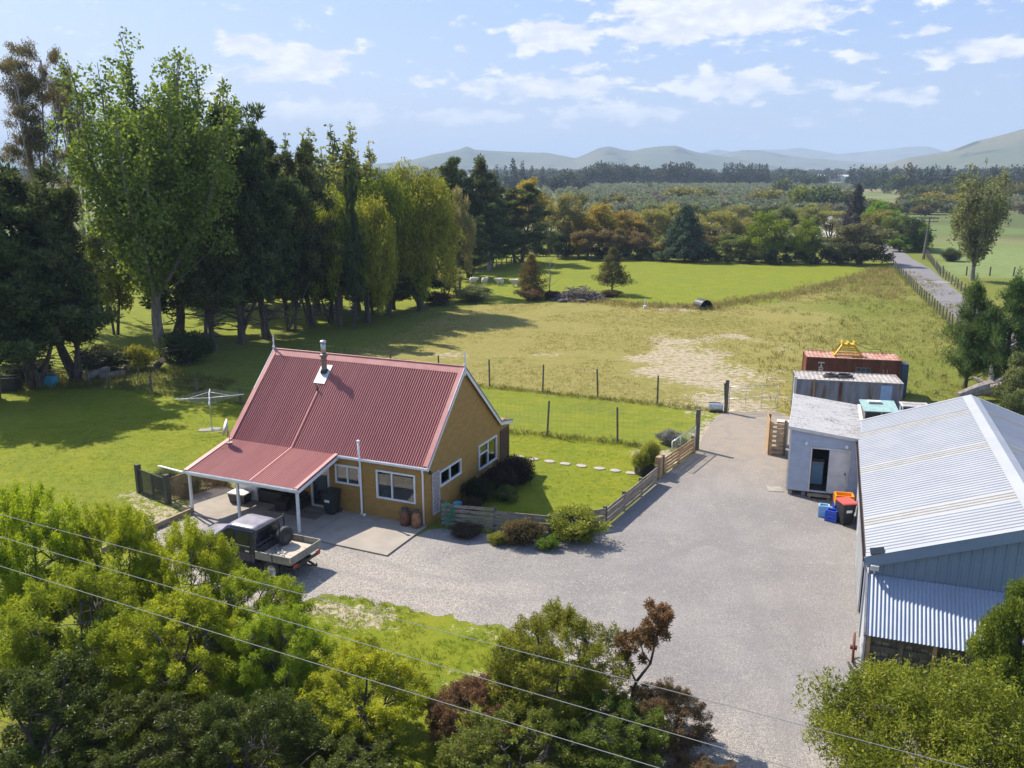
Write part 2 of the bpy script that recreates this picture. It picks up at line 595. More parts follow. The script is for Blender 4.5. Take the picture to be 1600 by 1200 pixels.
def vnoise(x, y, s, seed=0):
    """value noise on arrays"""
    x = x / s
    y = y / s
    xi = np.floor(x).astype(np.int64)
    yi = np.floor(y).astype(np.int64)
    fx = x - xi
    fy = y - yi
    fx = fx * fx * (3 - 2 * fx)
    fy = fy * fy * (3 - 2 * fy)

    def h(a, b_):
        k = (a * 374761393 + b_ * 668265263 + seed * 974634777) & 0x7fffffff
        k = ((k ^ (k >> 13)) * 1274126177) & 0x7fffffff
        return (k ^ (k >> 16)) % 10007 / 10007.0
    return (h(xi, yi) * (1 - fx) + h(xi + 1, yi) * fx) * (1 - fy) + (h(xi, yi + 1) * (1 - fx) + h(xi + 1, yi + 1) * fx) * fy


def fbm(x, y, s, seed=0, o=4):
    t = 0
    a = .5
    for i in range(o):
        t = t + a * vnoise(x, y, s / 2 ** i, seed + i * 17)
        a *= .5
    return t / (1 - .5 ** o)


DRIVE = [(-3.55, 34.69), (-3.0, 34.85), (-1.07, 34.3), (0.0, 33.9), (1.56, 33.6), (3.95, 34.75), (6.98, 40.29), (7.41, 41.4), (10.08, 45.54), (10.98, 48.29), (12.14, 51.23),
         (13.31, 53.58), (16.85, 53.58), (17.4, 52.2), (16.5, 48.0), (17.5, 44.5), (16.27, 38.47), (15.2, 36.0), (11.41, 25.67), (10.87, 23.97), (11.5, 21.2), (13.5, 17), (12, 9), (2.2, 9), (2.5, 15.5), (2.7, 19.5), (2.3, 22.4),
         (1.9, 24.2), (1.3, 25.3), (0.0, 26.28), (-2.18, 27.14), (-4.04, 28.05), (-5.49, 28.68), (-6.93, 28.97), (-7.49, 28.39), (-8.34, 27.37), (-10.79, 28.77),
         (-13.67, 31.43), (-15.0, 33.56), (-15.1, 34.42), (-14.3, 36.35), (-14.3, 37.0), (-11, 35.6), (-7.61, 33.8), (-4.94, 32.6)]
GRASS_EDGE = set(range(23, 38))
LAWN_L = [(-60, 20), (-15, 20), (-9, 27.5), (-15.5, 33), (-14, 41), (-11, 44), (-12, 54), (-17.7, 55.5), (-21.5, 57.9), (-25, 58.8), (-36, 60), (-60, 62)]
LAWN_R = [(-11, 44), (-4, 36), (1.5, 34), (3.9, 35.1), (7.0, 40.5), (7.6, 45.5), (6.2, 47.2), (2, 48.5), (-6, 51.5), (-12, 54)]
YARD = [(-12, 54), (-6, 51.5), (2, 48.5), (6.2, 47.2), (9.5, 46.5), (13.5, 53.5), (9.5, 55.4), (5.8, 57.3), (2.1, 58.9), (-1.6, 60.4), (-11, 64)]
LAWN_F = [(-14, 12), (-12, 27), (-8.2, 28), (-5.5, 28.9), (0, 26.5), (4, 23.8), (5.2, 20), (5, 12)]
DRYP = [(-15, 66), (-11, 64), (-1.6, 60.4), (5.8, 57.3), (13.5, 53.5), (30, 46), (44, 68), (49, 86), (57, 112), (62, 136), (49, 127), (38.5, 114), (30, 101), (21.4, 98), (12, 103), (-4, 101), (-8, 92), (-12, 80)]
FARP = [(-12, 101), (12, 104), (21.4, 98), (30, 101), (38.5, 114), (49, 127), (59, 136), (64, 150), (42, 148), (22, 154), (7, 164), (-12, 160)]
LEFTF = [(-140, 60), (-34, 66), (-16, 90), (-10, 104), (-8, 130), (-9, 170), (-140, 190)]
FIELD_R = [(66, 135), (92, 192), (145, 325), (400, 330), (400, 110), (120, 118), (66, 128)]
VERGE = [(44, 70), (50, 92), (64, 133), (74, 158), (90, 190), (66, 128), (60, 100), (52, 70)]
BARE = [(9.7, 69.5), (14.5, 80.5), (17.0, 78), (17.2, 72), (19.3, 66), (17.2, 53.4), (13.2, 52.4), (11.7, 57.5), (8.3, 62.6), (7.6, 67.4)]
BARES = [([(-3, 71.4), (6.2, 72.8), (6, 71.0), (-2.5, 70.2)], 1.5, .55), ([(20.5, 83), (24.5, 76), (23.5, 75), (20, 80)], 2.0, .6), ([(-8, 71.5), (-3.3, 72.3), (-3.5, 70.6), (-7, 70.7)], 1.3, .5), (BARE, 3.4, .62),
         ([(-8.2, 28.7), (-4.2, 28.3), (-3.9, 26.6), (-7.6, 26.8)], 1.0, .85), ([(-3, 27.6), (.2, 26.4), (.2, 25.2), (-2.6, 25.7)], .9, .5), ([(-1.5, 24.6), (1.5, 23.4), (1.2, 22), (-1.6, 22.6)], .9, .6),
         ([(-17.2, 39.7), (-15.5, 36.9), (-14, 35.4), (-15.0, 34), (-18.2, 38.6)], .7, .65), ([(-15.2, 34.6), (-13, 36.6), (-12, 40), (-15.5, 42.6), (-17.5, 40)], .8, .5), ([(6.4, 45.6), (9, 45.4), (9.4, 43.9), (6.6, 43.4)], .8, .8), ([(10, 46), (13, 53.5), (17.5, 53.5), (17.4, 50)], 1.0, .8),
         ([(-8, 37.5), (1, 32.5), (3, 34), (-2, 37)], .6, .2), ([(3.2, 23.5), (5.8, 21), (5.6, 18), (3, 19)], .7, .8), ([(10.6, 25), (12.2, 24.4), (15.5, 36.6), (13.9, 36)], .5, .7), ([(6.5, 17), (11.5, 21.2), (10.6, 24.2), (13, 24), (13, 16)], .6, .4),
         ([(16.9, 98.3), (19.6, 98.0), (19.4, 96.2), (16.6, 96.6)], .9, .8), ([(-14.5, 50), (-13.5, 49.5), (-18.4, 49), (-18, 50.2)], .8, .35),
         ([(20, 53), (24, 52), (24, 48), (19, 46), (17, 45)], 1.0, .6)]


def axis(dense0, dense1, step, far, n):
    a = list(np.arange(dense0, dense1 + step / 2, step))
    g = np.geomspace(step, far - dense1, n)
    hi = [dense1 + v for v in np.cumsum(g) / np.cumsum(g)[-1] * (far - dense1)]
    g2 = np.geomspace(step, far + dense0, n)
    lo = [dense0 - v for v in np.cumsum(g2) / np.cumsum(g2)[-1] * (far + dense0)]
    return np.array(lo[::-1] + a + hi)


def build_ground():
    xs = axis(-46, 68, .62, 9500, 34)
    ys = axis(14, 172, .62, 9500, 34)
    ys = ys[ys > -800]
    X, Y = np.meshgrid(xs, ys)
    d = np.hypot(X, Y)
    Z = np.maximum(0, .0055 * (d - 250))
    nx, ny = len(xs), len(ys)
    co = np.stack([X, Y, Z], -1).reshape(-1, 3).astype(np.float32)
    ii = np.arange(nx * ny).reshape(ny, nx)
    quads = np.stack([ii[:-1, :-1], ii[:-1, 1:], ii[1:, 1:], ii[1:, :-1]], -1).reshape(-1, 4)
    me = np_mesh('ground', co, quads)
    wob = (fbm(X, Y, 5, 3) - .5) * 3.0
    wob2 = (fbm(X, Y, 14, 9) - .5) * 8
    lush = np.maximum.reduce([sm(poly_sd(X, Y, LAWN_L) + wob * .4, -.6, .6), sm(poly_sd(X, Y, LAWN_R), -.3, .3), .8 * sm(poly_sd(X, Y, YARD) + wob * .2, -.4, .4),
                              sm(poly_sd(X, Y, LAWN_F) + wob * .3, -.5, .5), sm(poly_sd(X, Y, FARP) + wob * .6, -1.2, 1.2), sm(poly_sd(X, Y, LEFTF) + wob2, -2, 2)])
    lush = lush * (1 - .45 * sm(fbm(X, Y, 6, 40), .48, .72) * (d < 60))
    dry = np.maximum(sm(poly_sd(X, Y, DRYP) + wob * .8, -1.2, 1.2), sm(poly_sd(X, Y, VERGE) + wob, -1.5, 1.5))
    dry = dry * (.55 + .45 * sm(fbm(X, Y, 11, 21), .38, .62))
    east = sm(X - .35 * Y, -6, 6) * sm(X, 14, 24)
    dry = dry * (1 - .6 * east)
    bare = np.zeros_like(X)
    for p, wd, s in BARES:
        sd_ = poly_sd(X, Y, p)
        bare = np.maximum(bare, s * sm(sd_ + (fbm(X, Y, 2.6, 5) - .5) * 3.2 * wd, -wd, wd * .8))
    fld = sm(poly_sd(X, Y, FIELD_R) + wob * .5, -2, 2)
    far = sm(d, 185, 240)
    lush *= 1 - far
    for nm, arr in (('lush', lush), ('dry', dry), ('bare', bare), ('field', fld), ('far', far)):
        at = me.attributes.new(nm, 'FLOAT', 'POINT')
        at.data.foreach_set('value', arr.reshape(-1).astype(np.float32))
    m, b, out = base_mat('meadow')
    t = b.new('ShaderNodeTexCoord')
    vec = t.outputs['Object']

    def A(n):
        a = b.new('ShaderNodeAttribute', attribute_name=n)
        return a.outputs['Fac']
    nf = b.noise(vec, 2.3, 6, .7)
    nm_ = b.noise(vec, .45, 5, .62)
    nl = b.noise(vec, .09, 3, .5)
    ng = b.noise(vec, 11, 4, .7)
    fine = b.ramp(ng, .30, .72)
    green = b.mix(b.ramp(nf, .35, .65), (.105, .128, .014, 1), (.160, .178, .024, 1))
    green = b.mix(b.m('MULTIPLY', b.ramp(nm_, .45, .7), .6), green, (.19, .175, .045, 1))
    lushc = b.mix(b.ramp(nf, .32, .68), (.128, .165, .0085, 1), (.190, .212, .012, 1))
    lushc = b.mix(b.m('MULTIPLY', b.ramp(nm_, .42, .68), .55), lushc, (.235, .225, .018, 1))
    lushc = b.mix(b.m('MULTIPLY', b.ramp(nl, .45, .65), .35), lushc, (.140, .175, .026, 1))
    lushc = b.mix(b.m('MULTIPLY', b.ramp(b.noise(vec, 1.05, 4, .6), .54, .68), .55), lushc, (.098, .142, .012, 1))
    dryc = b.mix(b.ramp(nf, .32, .68), (.200, .174, .043, 1), (.275, .238, .076, 1))
    dryc = b.mix(b.m('MULTIPLY', b.ramp(nm_, .5, .68), .6), dryc, (.165, .168, .036, 1))
    fieldc = b.mix(b.ramp(nm_, .35, .65), (.145, .195, .062, 1), (.185, .225, .082, 1))
    nfar = b.noise(vec, .006, 3, .55)
    farc = b.mix(b.ramp(nfar, .40, .62), (.085, .105, .035, 1), (.20, .18, .085, 1))
    farc = b.mix(b.ramp(b.noise(vec, .013, 2), .5, .62), farc, (.12, .16, .05, 1))
    barec = b.mix(b.ramp(nf, .3, .7), (.31, .255, .185, 1), (.44, .37, .28, 1))

    def brk(a, n, w_, lo, hi):
        return b.ramp(b.m('ADD', a, b.m('MULTIPLY', b.m('SUBTRACT', n, .5), w_)), lo, hi)
    c = green
    c = b.mix(brk(A('lush'), nf, .9, .25, .7), c, lushc)
    c = b.mix(brk(A('dry'), nf, 1.0, .2, .75), c, dryc)
    c = b.mix(A('field'), c, fieldc)
    c = b.mix(A('far'), c, farc)
    bn = b.m('ADD', b.m('MULTIPLY', nf, .6), b.m('MULTIPLY', ng, .4))
    c = b.mix(brk(A('bare'), bn, 3.2, .42, .62), c, barec)
    c = b.mix(b.m('MULTIPLY', b.m('SUBTRACT', 1.0, fine), .22), c, (.03, .045, .01, 1))
    p = b.new('ShaderNodeBsdfPrincipled')
    p.inputs['Roughness'].default_value = .95
    p.inputs['Specular IOR Level'].default_value = .15
    b.link(c, p.inputs['Base Color'])
    bp = b.new('ShaderNodeBump')
    bp.inputs['Strength'].default_value = .55
    bp.inputs['Distance'].default_value = .12
    b.link(b.m('ADD', b.m('MULTIPLY', nf, .7), b.m('MULTIPLY', ng, .45)), bp.inputs['Height'])
    b.link(bp.outputs[0], p.inputs['Normal'])
    b.link(p.outputs[0], out.inputs[0])
    o = link('ground', me, m)
    tag(o, kind='structure')
    return o


def np_mesh(name, co, quads, smooth=False):
    me = bpy.data.meshes.new(name)
    n = len(co)
    k = quads.shape[1]
    q = len(quads)
    me.vertices.add(n)
    me.vertices.foreach_set('co', np.ascontiguousarray(co, np.float32).reshape(-1))
    me.loops.add(q * k)
    me.loops.foreach_set('vertex_index', np.ascontiguousarray(quads, np.int32).reshape(-1))
    me.polygons.add(q)
    me.polygons.foreach_set('loop_start', np.arange(0, q * k, k, dtype=np.int32))
    me.polygons.foreach_set('loop_total', np.full(q, k, np.int32))
    if smooth:
        me.polygons.foreach_set('use_smooth', np.ones(q, bool))
    me.update(calc_edges=True)
    return me


build_ground()


def ragged(poly, edges, step=.22, amp=.16):
    out = []
    n = len(poly)
    r = random.Random(3)
    for i in range(n):
        a, c = Vector(poly[i]), Vector(poly[(i + 1) % n])
        if i not in edges:
            out.append((a.x, a.y))
            continue
        L = (c - a).length
        k = max(1, int(L / step))
        nv = Vector((-(c - a).y, (c - a).x)).normalized()
        for j in range(k):
            t = j / k
            p = a.lerp(c, t) + nv * (r.gauss(0, amp * .5) + amp * 1.6 * math.sin(7.3 * t * L / 3 + i) * r.random())
            out.append((p.x, p.y))
    return out


def gravel_mat():
    m, b, out = base_mat('gravel_surface')
    t = b.new('ShaderNodeTexCoord')
    vec = t.outputs['Object']
    v1 = b.new('ShaderNodeTexVoronoi')
    b.link(vec, v1.inputs['Vector'])
    v1.inputs['Scale'].default_value = 30
    v2 = b.new('ShaderNodeTexVoronoi')
    b.link(vec, v2.inputs['Vector'])
    v2.inputs['Scale'].default_value = 70
    s1 = b.new('ShaderNodeSeparateColor')
    b.link(v1.outputs['Color'], s1.inputs[0])
    s2 = b.new('ShaderNodeSeparateColor')
    b.link(v2.outputs['Color'], s2.inputs[0])
    big = b.noise(vec, .32, 6, .6)
    med = b.noise(vec, 1.6, 5, .65)
    # loose pale stones lie along the house side, compacted grey fines in the wheel tracks
    sp = b.new('ShaderNodeSeparateXYZ')
    b.link(vec, sp.inputs[0])
    side = b.ramp(b.m('ADD', b.m('SUBTRACT', b.m('MULTIPLY', sp.outputs[0], -.16), b.m('MULTIPLY', b.m('SUBTRACT', sp.outputs[1], 29.5), .13)), b.m('MULTIPLY', b.m('SUBTRACT', big, .5), 1.6)), -.35, .75)
    c = b.mix(b.ramp(big, .35, .65), (.180, .169, .167, 1), (.222, .208, .201, 1))
    c = b.mix(b.m('MULTIPLY', side, .6), c, (.325, .285, .24, 1))
    c = b.mix(b.m('MULTIPLY', b.ramp(med, .55, .75), .5), c, (.32, .275, .215, 1))
    st = b.m('ADD', b.m('MULTIPLY', s1.outputs[0], .5), b.m('MULTIPLY', s2.outputs[0], .5))
    amt = b.m('ADD', .32, b.m('MULTIPLY', side, .5))
    c = b.mix(b.m('MULTIPLY', b.ramp(st, .55, .85), amt), c, (.50, .46, .41, 1))
    c = b.mix(b.m('MULTIPLY', b.ramp(st, .42, .18), amt), c, (.085, .078, .075, 1))
    far = b.ramp(sp.outputs[1], 37, 49)
    # worn wheel tracks: up the drive to the gate, and curving off to the house
    wob = b.m('MULTIPLY', b.m('SUBTRACT', b.noise(vec, .22, 2), .5), 2.2)
    for ln in (b.m('SUBTRACT', b.m('SUBTRACT', sp.outputs[0], b.m('MULTIPLY', sp.outputs[1], .125)), 5.6),
               b.m('SUBTRACT', b.m('SUBTRACT', sp.outputs[1], b.m('MULTIPLY', b.m('MULTIPLY', sp.outputs[0], sp.outputs[0]), .045)), 29.4)):
        dd = b.m('ABSOLUTE', b.m('SUBTRACT', b.m('ABSOLUTE', b.m('ADD', ln, wob)), .78))
        c = b.mix(b.m('MULTIPLY', b.ramp(dd, .40, .10), .34), c, (.185, .172, .168, 1))
    c = b.mix(b.m('MULTIPLY', far, b.ramp(med, .35, .6, .3, .9)), c, (.285, .235, .18, 1))
    p = b.new('ShaderNodeBsdfPrincipled')
    p.inputs['Roughness'].default_value = .92
    p.inputs['Specular IOR Level'].default_value = .2
    b.link(c, p.inputs['Base Color'])
    bp = b.new('ShaderNodeBump')
    bp.inputs['Strength'].default_value = .4
    bp.inputs['Distance'].default_value = .03
    b.link(b.m('ADD', b.m('MULTIPLY', v1.outputs['Distance'], -.8), b.m('MULTIPLY', med, 1.2)), bp.inputs['Height'])
    b.link(bp.outputs[0], p.inputs['Normal'])
    b.link(p.outputs[0], out.inputs[0])
    return m


def sheet(name, poly, z, mat, kind='structure', thick=0.0):
    mb = MB()
    if thick:
        mb.prism(poly, 'z', z - thick, z)
    else:
        mb.add([(x, y, z) for x, y in poly], [tuple(range(len(poly)))])
    o = mb.build(name, mat)
    if not thick:
        o.data.polygons[0].flip() if o.data.polygons[0].normal.z < 0 else None
    tag(o, kind=kind)
    return o


M['gravel'] = gravel_mat()
sheet('driveway', ragged(DRIVE, GRASS_EDGE), .006, M['gravel'])

# concrete apron in front of the house: three pours with recessed joints
HO = Vector((-3.656, 35.03, 0))
HYAW = R(-23.55)
HM = Matrix.Rotation(HYAW, 3, 'Z')


def hw(x, y, z=0.0):
    p = HO + HM @ Vector((x, y, z))
    return (p.x, p.y, p.z)


def hxy(x, y):
    return hw(x, y)[:2]


for k, (poly, mt) in enumerate([([(.03, -3.27), (.03, -.002), (-3.95, -.002), (-3.95, -3.16)], 'concrete'), ([(-3.965, -3.16), (-3.965, -.002), (-8.0, -.002), (-8.0, -2.98)], 'concrete'),
                                ([(-8.015, -2.98), (-8.015, -.002), (-11.9, .25), (-11.9, -1.2), (-10.62, -2.8)], 'concrete')]):
    sheet('patio', [hxy(*p) for p in poly], .07, M[mt], thick=.14)
sheet('patio_kerb', [hxy(*p) for p in [(-4.0, -3.17), (-10.6, -2.82), (-10.6, -2.96), (-4.0, -3.31)]], .085, M['concrete_old'], thick=.12)
sheet('shed_footing', [(12.0, 27.2), (12.35, 27.1), (15.5, 35.75), (15.1, 35.9)], .05, M['concrete_old'], thick=.12)
sheet('hut_path', [(12.2, 39.35), (12.9, 39.2), (12.95, 39.9), (12.3, 40.1)], .03, M['concrete_old'], thick=.06)

# sealed road on the right, with its worn edges
road_l = [(41.89, 74.0), (46.0, 89.58), (50.66, 103.66), (56.73, 122.75), (62.3, 141), (66.8, 157), (72.0, 172), (77, 187), (84, 210), (94, 245)]
road_r = [(46.6, 76.0), (50.62, 90.8), (55.4, 106.5), (61.4, 124.6), (66.9, 140.8), (71.3, 157), (76.2, 172), (81, 187), (88, 210), (98, 244)]
M['asphalt'] = pm('road_asphalt', (.150, .140, .150), .9, (.175, .163, .17), .5, ndetail=7, bump=.3, bscale=30)
sheet('road', road_l + road_r[::-1], .012, M['asphalt'])
sheet('side_road', [(71.2, 159.0), (72.2, 162.0), (66, 163.2), (58, 163.0), (58, 160.6), (66, 160.6)], .016, M['asphalt'])
sheet('road_bar', [(57.5, 122.2), (57.9, 123.2), (62.1, 122.2), (61.8, 121.3)], .017, pm('pale_seal_strip', (.34, .33, .33), .9, (.25, .24, .24), 3))


# ------------------------------------------------------------------ hills on the skyline
def hill_mat(name, c1, c2, c3):
    m, b, out = base_mat(name)
    t = b.new('ShaderNodeTexCoord')
    c = b.mix(b.ramp(b.noise(t.outputs['Object'], .0022, 5, .6), .4, .6), (*c1, 1), (*c2, 1))
    c = b.mix(b.ramp(b.noise(t.outputs['Object'], .0075, 5, .65), .53, .64), c, (*c3, 1))
    d = b.new('ShaderNodeBsdfDiffuse')
    b.link(c, d.inputs[0])
    b.link(d.outputs[0], out.inputs[0])
    return m


M['hill'] = hill_mat('pasture_hill', (.085, .098, .045), (.13, .12, .062), (.025, .034, .018))


def hill(name, pts, D, depth, seed):
    """a ridge at distance D: pts are (bearing in degrees, crest height in metres)"""
    az_ = np.array([p[0] for p in pts])
    hh = np.array([p[1] for p in pts])
    na, nd = 240, 36
    A_ = np.linspace(az_[0], az_[-1], na)
    crest = np.interp(A_, az_, hh)
    k = np.ones(3) / 3
    crest = np.convolve(np.pad(crest, 1, 'edge'), k, 'valid')
    s = np.linspace(-1, 1, nd)
    AA, SS = np.meshgrid(A_, s)
    prof = np.clip(np.cos(SS * PI / 2), 0, 1) ** 1.25
    DD = D + SS * depth
    xx = DD * np.sin(np.radians(AA))
    yy = DD * np.cos(np.radians(AA))
    base = np.maximum(0, .0055 * (DD - 250)) - 8
    nz = (fbm(xx, yy, 620, seed, 5) - .5) - .34 * np.abs(fbm(xx, yy, 300, seed + 50, 4) - .5)
    zz = base + (np.interp(AA, A_, crest) - base) * prof + nz * 95 * prof * (1 - .88 * prof ** 6)
    ii = np.arange(na * nd).reshape(nd, na)
    q = np.stack([ii[:-1, :-1], ii[:-1, 1:], ii[1:, 1:], ii[1:, :-1]], -1).reshape(-1, 4)
    o = link(name, np_mesh(name, np.stack([xx, yy, zz], -1).reshape(-1, 3), q, True), M['hill'])
    tag(o, kind='structure')


def ridge(D, px):
    out = []
    F, P = 1368.0, R(13.5)
    for x, y in px:
        u, v = (x - 800) / F, (600 - y) / F
        dy, dz = math.cos(P) + v * math.sin(P), -math.sin(P) + v * math.cos(P)
        out.append((math.degrees(math.atan2(u, dy)), CAM_H + dz / math.hypot(u, dy) * D))
    return out


# crest lines as bearings and heights
hill('hill', ridge(4300, [(380, 264), (560, 258), (640, 250), (680, 241), (705, 237), (722, 233), (727, 229), (733, 229), (738, 234), (760, 236), (800, 238), (850, 240), (880, 246), (900, 250), (912, 244), (935, 234), (952, 231), (972, 237), (990, 240), (1005, 236), (1030, 232), (1058, 230), (1075, 236), (1095, 241), (1130, 246), (1160, 251), (1190, 256), (1250, 262)]), 4300, 900, 1)
hill('hill', ridge(5200, [(1020, 262), (1080, 250), (1130, 243), (1160, 236), (1190, 236), (1215, 240), (1260, 246), (1320, 251), (1380, 256), (1430, 260)]), 5200, 900, 2)
hill('hill', ridge(7600, [(1040, 255), (1090, 240), (1120, 233), (1140, 236), (1180, 234), (1225, 233), (1250, 230), (1270, 233), (1310, 240), (1350, 237), (1390, 233), (1420, 229), (1450, 229), (1475, 236), (1540, 246)]), 7600, 800, 3)
hill('hill', ridge(3300, [(1330, 266), (1385, 258), (1420, 248), (1440, 245), (1480, 238), (1500, 231), (1522, 223), (1560, 214), (1600, 203), (1650, 193), (1700, 184), (1800, 178), (1950, 190), (2200, 240)]), 3300, 850, 4)
hill('hill', ridge(6500, [(-900, 240), (-500, 225), (-200, 235), (100, 228), (300, 240), (450, 262)]), 6500, 900, 5)

# ------------------------------------------------------------------ haze
mb = MB()
mb.box(-9900, -1000, -3.0, 9900, 9900, 330)
m, b, out = base_mat('haze_air')
pv = b.new('ShaderNodeVolumePrincipled')
pv.inputs['Color'].default_value = (.60, .77, 1.0, 1)
pv.inputs['Density'].default_value = .00020
pv.inputs['Anisotropy'].default_value = .0
b.link(pv.outputs[0], out.inputs['Volume'])
tag(mb.build('haze', m), kind='stuff')

# ------------------------------------------------------------------ the house
def lap_wall(mb, o, dx, nrm, prof, openings=(), row=.15, z0=.06, proud=.022):
    """lap weatherboards. o: origin, dx: unit vector along the wall, nrm: outward normal.
    prof(z) -> (s0, s1) extent at height z or None; openings: (s0, s1, z0, z1)"""
    o, dx, nrm = Vector(o), Vector(dx), Vector(nrm)
    ztop = prof(None)
    zs = {z0, ztop}
    z = z0
    while z < ztop:
        zs.add(round(z, 4))
        z += row
    for op in openings:
        zs.add(op[2])
        zs.add(op[3])
    zs = sorted(v for v in zs if z0 <= v <= ztop)
    for za, zb in zip(zs[:-1], zs[1:]):
        if zb - za < 1e-4:
            continue
        k = math.floor((za - z0) / row + 1e-4)
        r0 = z0 + k * row

        def off(zv):
            return .003 + proud * (1 - (zv - r0) / row)
        a0, a1 = prof(za)
        b0, b1 = prof(zb)
        segs = [(a0, a1, b0, b1)]
        for s0, s1, q0, q1 in openings:
            if q0 <= za + 1e-5 and zb <= q1 + 1e-5:
                ns = []
                for (p0, p1, t0, t1) in segs:
                    if s0 > p0 and s1 < p1:
                        ns += [(p0, s0, t0, s0), (s1, p1, s1, t1)]
                    else:
                        ns.append((p0, p1, t0, t1))
                segs = ns
        for (p0, p1, t0, t1) in segs:
            P = lambda s, zz, d: o + dx * s + nrm * d + Vector((0, 0, zz))
            if t1 - t0 < 1e-4:
                t1 = t0 + 1e-4
            oa, ob = off(za), off(zb - 1e-6)
            mb.add([P(p0, za, oa), P(p1, za, oa), P(t1, zb, ob), P(t0, zb, ob), P(p0, za, 0), P(p1, za, 0)], [(0, 1, 2, 3), (4, 5, 1, 0)])


def corr(mb, o, u, v, pitch=.12, amp=.02, per=6, vseg=1):
    """corrugated sheet: o corner, u along the waves' repeat, v along the flutes"""
    o, u, v = Vector(o), Vector(u), Vector(v)
    L = u.length
    ud = u / L
    n = ud.cross(v.normalized()).normalized()
    if n.z < 0:
        n = -n
    k = max(2, int(round(L / pitch)) * per)
    vs, fs = [], []
    for i in range(k + 1):
        t = i / k
        h = amp * math.sin(2 * PI * t * L / pitch)
        for j in range(vseg + 1):
            vs.append(o + u * t + v * (j / vseg) + n * h)
    for i in range(k):
        for j in range(vseg):
            a = i * (vseg + 1) + j
            fs.append((a, a + vseg + 1, a + vseg + 2, a + 1))
    mb.add(vs, fs)


def ribbed(mb, o, u, v, pitch=.25, amp=.03, top=.05, flank=.03):
    """trapezoidal-rib sheet"""
    o, u, v = Vector(o), Vector(u), Vector(v)
    L = u.length
    ud = u / L
    n = ud.cross(v.normalized()).normalized()
    if n.z < 0 or (abs(n.z) < 1e-6 and False):
        n = -n
    pr = [(0, 0)]
    x = pitch * .5
    while x < L - top:
        pr += [(x - top / 2 - flank, 0), (x - top / 2, amp), (x + top / 2, amp), (x + top / 2 + flank, 0)]
        x += pitch
    pr.append((L, 0))
    vs, fs = [], []
    for s, h in pr:
        vs += [o + ud * s + n * h, o + ud * s + n * h + v]
    for i in range(len(pr) - 1):
        fs.append((2 * i, 2 * i + 2, 2 * i + 3, 2 * i + 1))
    mb.add(vs, fs)


def window(parent, o, dx, nrm, s0, s1, z0, z1, muls=(), trans=(), fw=.07, mat='white', glass='glass', name='window'):
    """frame (part) with panes (sub-parts); muls: vertical bars at fractions, trans: (from, to, z fraction)"""
    o, dx, nrm = Vector(o), Vector(dx), Vector(nrm)
    P = lambda s, z, d=.02: o + dx * s + nrm * d + Vector((0, 0, z))
    mb = MB()
    D = .11
    mb.bar(P(s0 - fw / 2, z0), P(s1 + fw / 2, z0), fw, D, up=nrm)
    mb.bar(P(s0 - fw / 2, z1), P(s1 + fw / 2, z1), fw, D, up=nrm)
    mb.bar(P(s0, z0 + fw / 2), P(s0, z1 - fw / 2), fw, D, up=nrm)
    mb.bar(P(s1, z0 + fw / 2), P(s1, z1 - fw / 2), fw, D, up=nrm)
    xs = [s0 + fw / 2]
    for f in muls:
        s = s0 + (s1 - s0) * f
        mb.bar(P(s, z0 + fw / 2), P(s, z1 - fw / 2), fw * .8, D * .9, up=nrm)
        xs += [s - fw * .4, s + fw * .4]
    xs.append(s1 - fw / 2)
    for (fa, fb, fz) in trans:
        mb.bar(P(s0 + (s1 - s0) * fa, z0 + (z1 - z0) * fz, .018), P(s0 + (s1 - s0) * fb, z0 + (z1 - z0) * fz, .018), fw * .7, D * .8, up=nrm)
    fr = mb.build(name, M[mat], parent)
    for a, b_ in zip(xs[::2], xs[1::2]):
        g_ = MB()
        q = [P(a, z0 + fw / 2, .012), P(b_, z0 + fw / 2, .012), P(b_, z1 - fw / 2, .012), P(a, z1 - fw / 2, .012)]
        q2 = [p - nrm * .006 for p in q]
        g_.add(q + q2, [(0, 1, 2, 3), (7, 6, 5, 4), (0, 4, 5, 1), (1, 5, 6, 2), (2, 6, 7, 3), (3, 7, 4, 0)])
        g_.build('pane', M[glass], fr)
    return fr


def lattice(parent, o, dx, nrm, s0, s1, z0, z1, mat, step=.13, w=.028, name='trellis'):
    o, dx, nrm = Vector(o), Vector(dx), Vector(nrm)
    P = lambda s, z, d: o + dx * s + nrm * d + Vector((0, 0, z))
    mb = MB()
    for a, b_ in (((s0, z0), (s1, z0)), ((s0, z1), (s1, z1)), ((s0, z0), (s0, z1)), ((s1, z0), (s1, z1))):
        mb.bar(P(*a, .05), P(*b_, .05), .05, .04, up=nrm)
    wdt, hgt = s1 - s0, z1 - z0
    for sgn in (1, -1):
        c = -hgt
        while c < wdt:
            a0, a1 = max(0, c), min(wdt, c + hgt)
            if a1 > a0 + .02:
                za, zb = a0 - c, a1 - c
                if sgn < 0:
                    za, zb = hgt - za, hgt - zb
                mb.bar(P(s0 + a0, z0 + za, .04 + .012 * sgn), P(s0 + a1, z0 + zb, .04 + .012 * sgn), w, .012, up=nrm)
            c += step
    return mb.build(name, M[mat], parent)


HL, HW_ = 10.25, 8.78                # length along the ridge, depth
ZE, ZR, YR = 2.708, 6.247, 3.562     # eave, ridge
YK, ZK, ZE2 = 7.488, 2.708, 2.474    # kink of the rear roof, rear eave
house = thing('house', 'mustard weatherboard cottage with steep red corrugated iron roof and white trim', 'house', HO, HYAW)
openF = [(-4.5, -3.28, 1.40, 2.21), (-2.38, -.51, 1.01, 2.23), (-5.84, -4.92, .12, 2.05)]
openG = [(1.22, 3.19, 1.42, 2.07), (5.14, 7.1, .93, 2.11)]


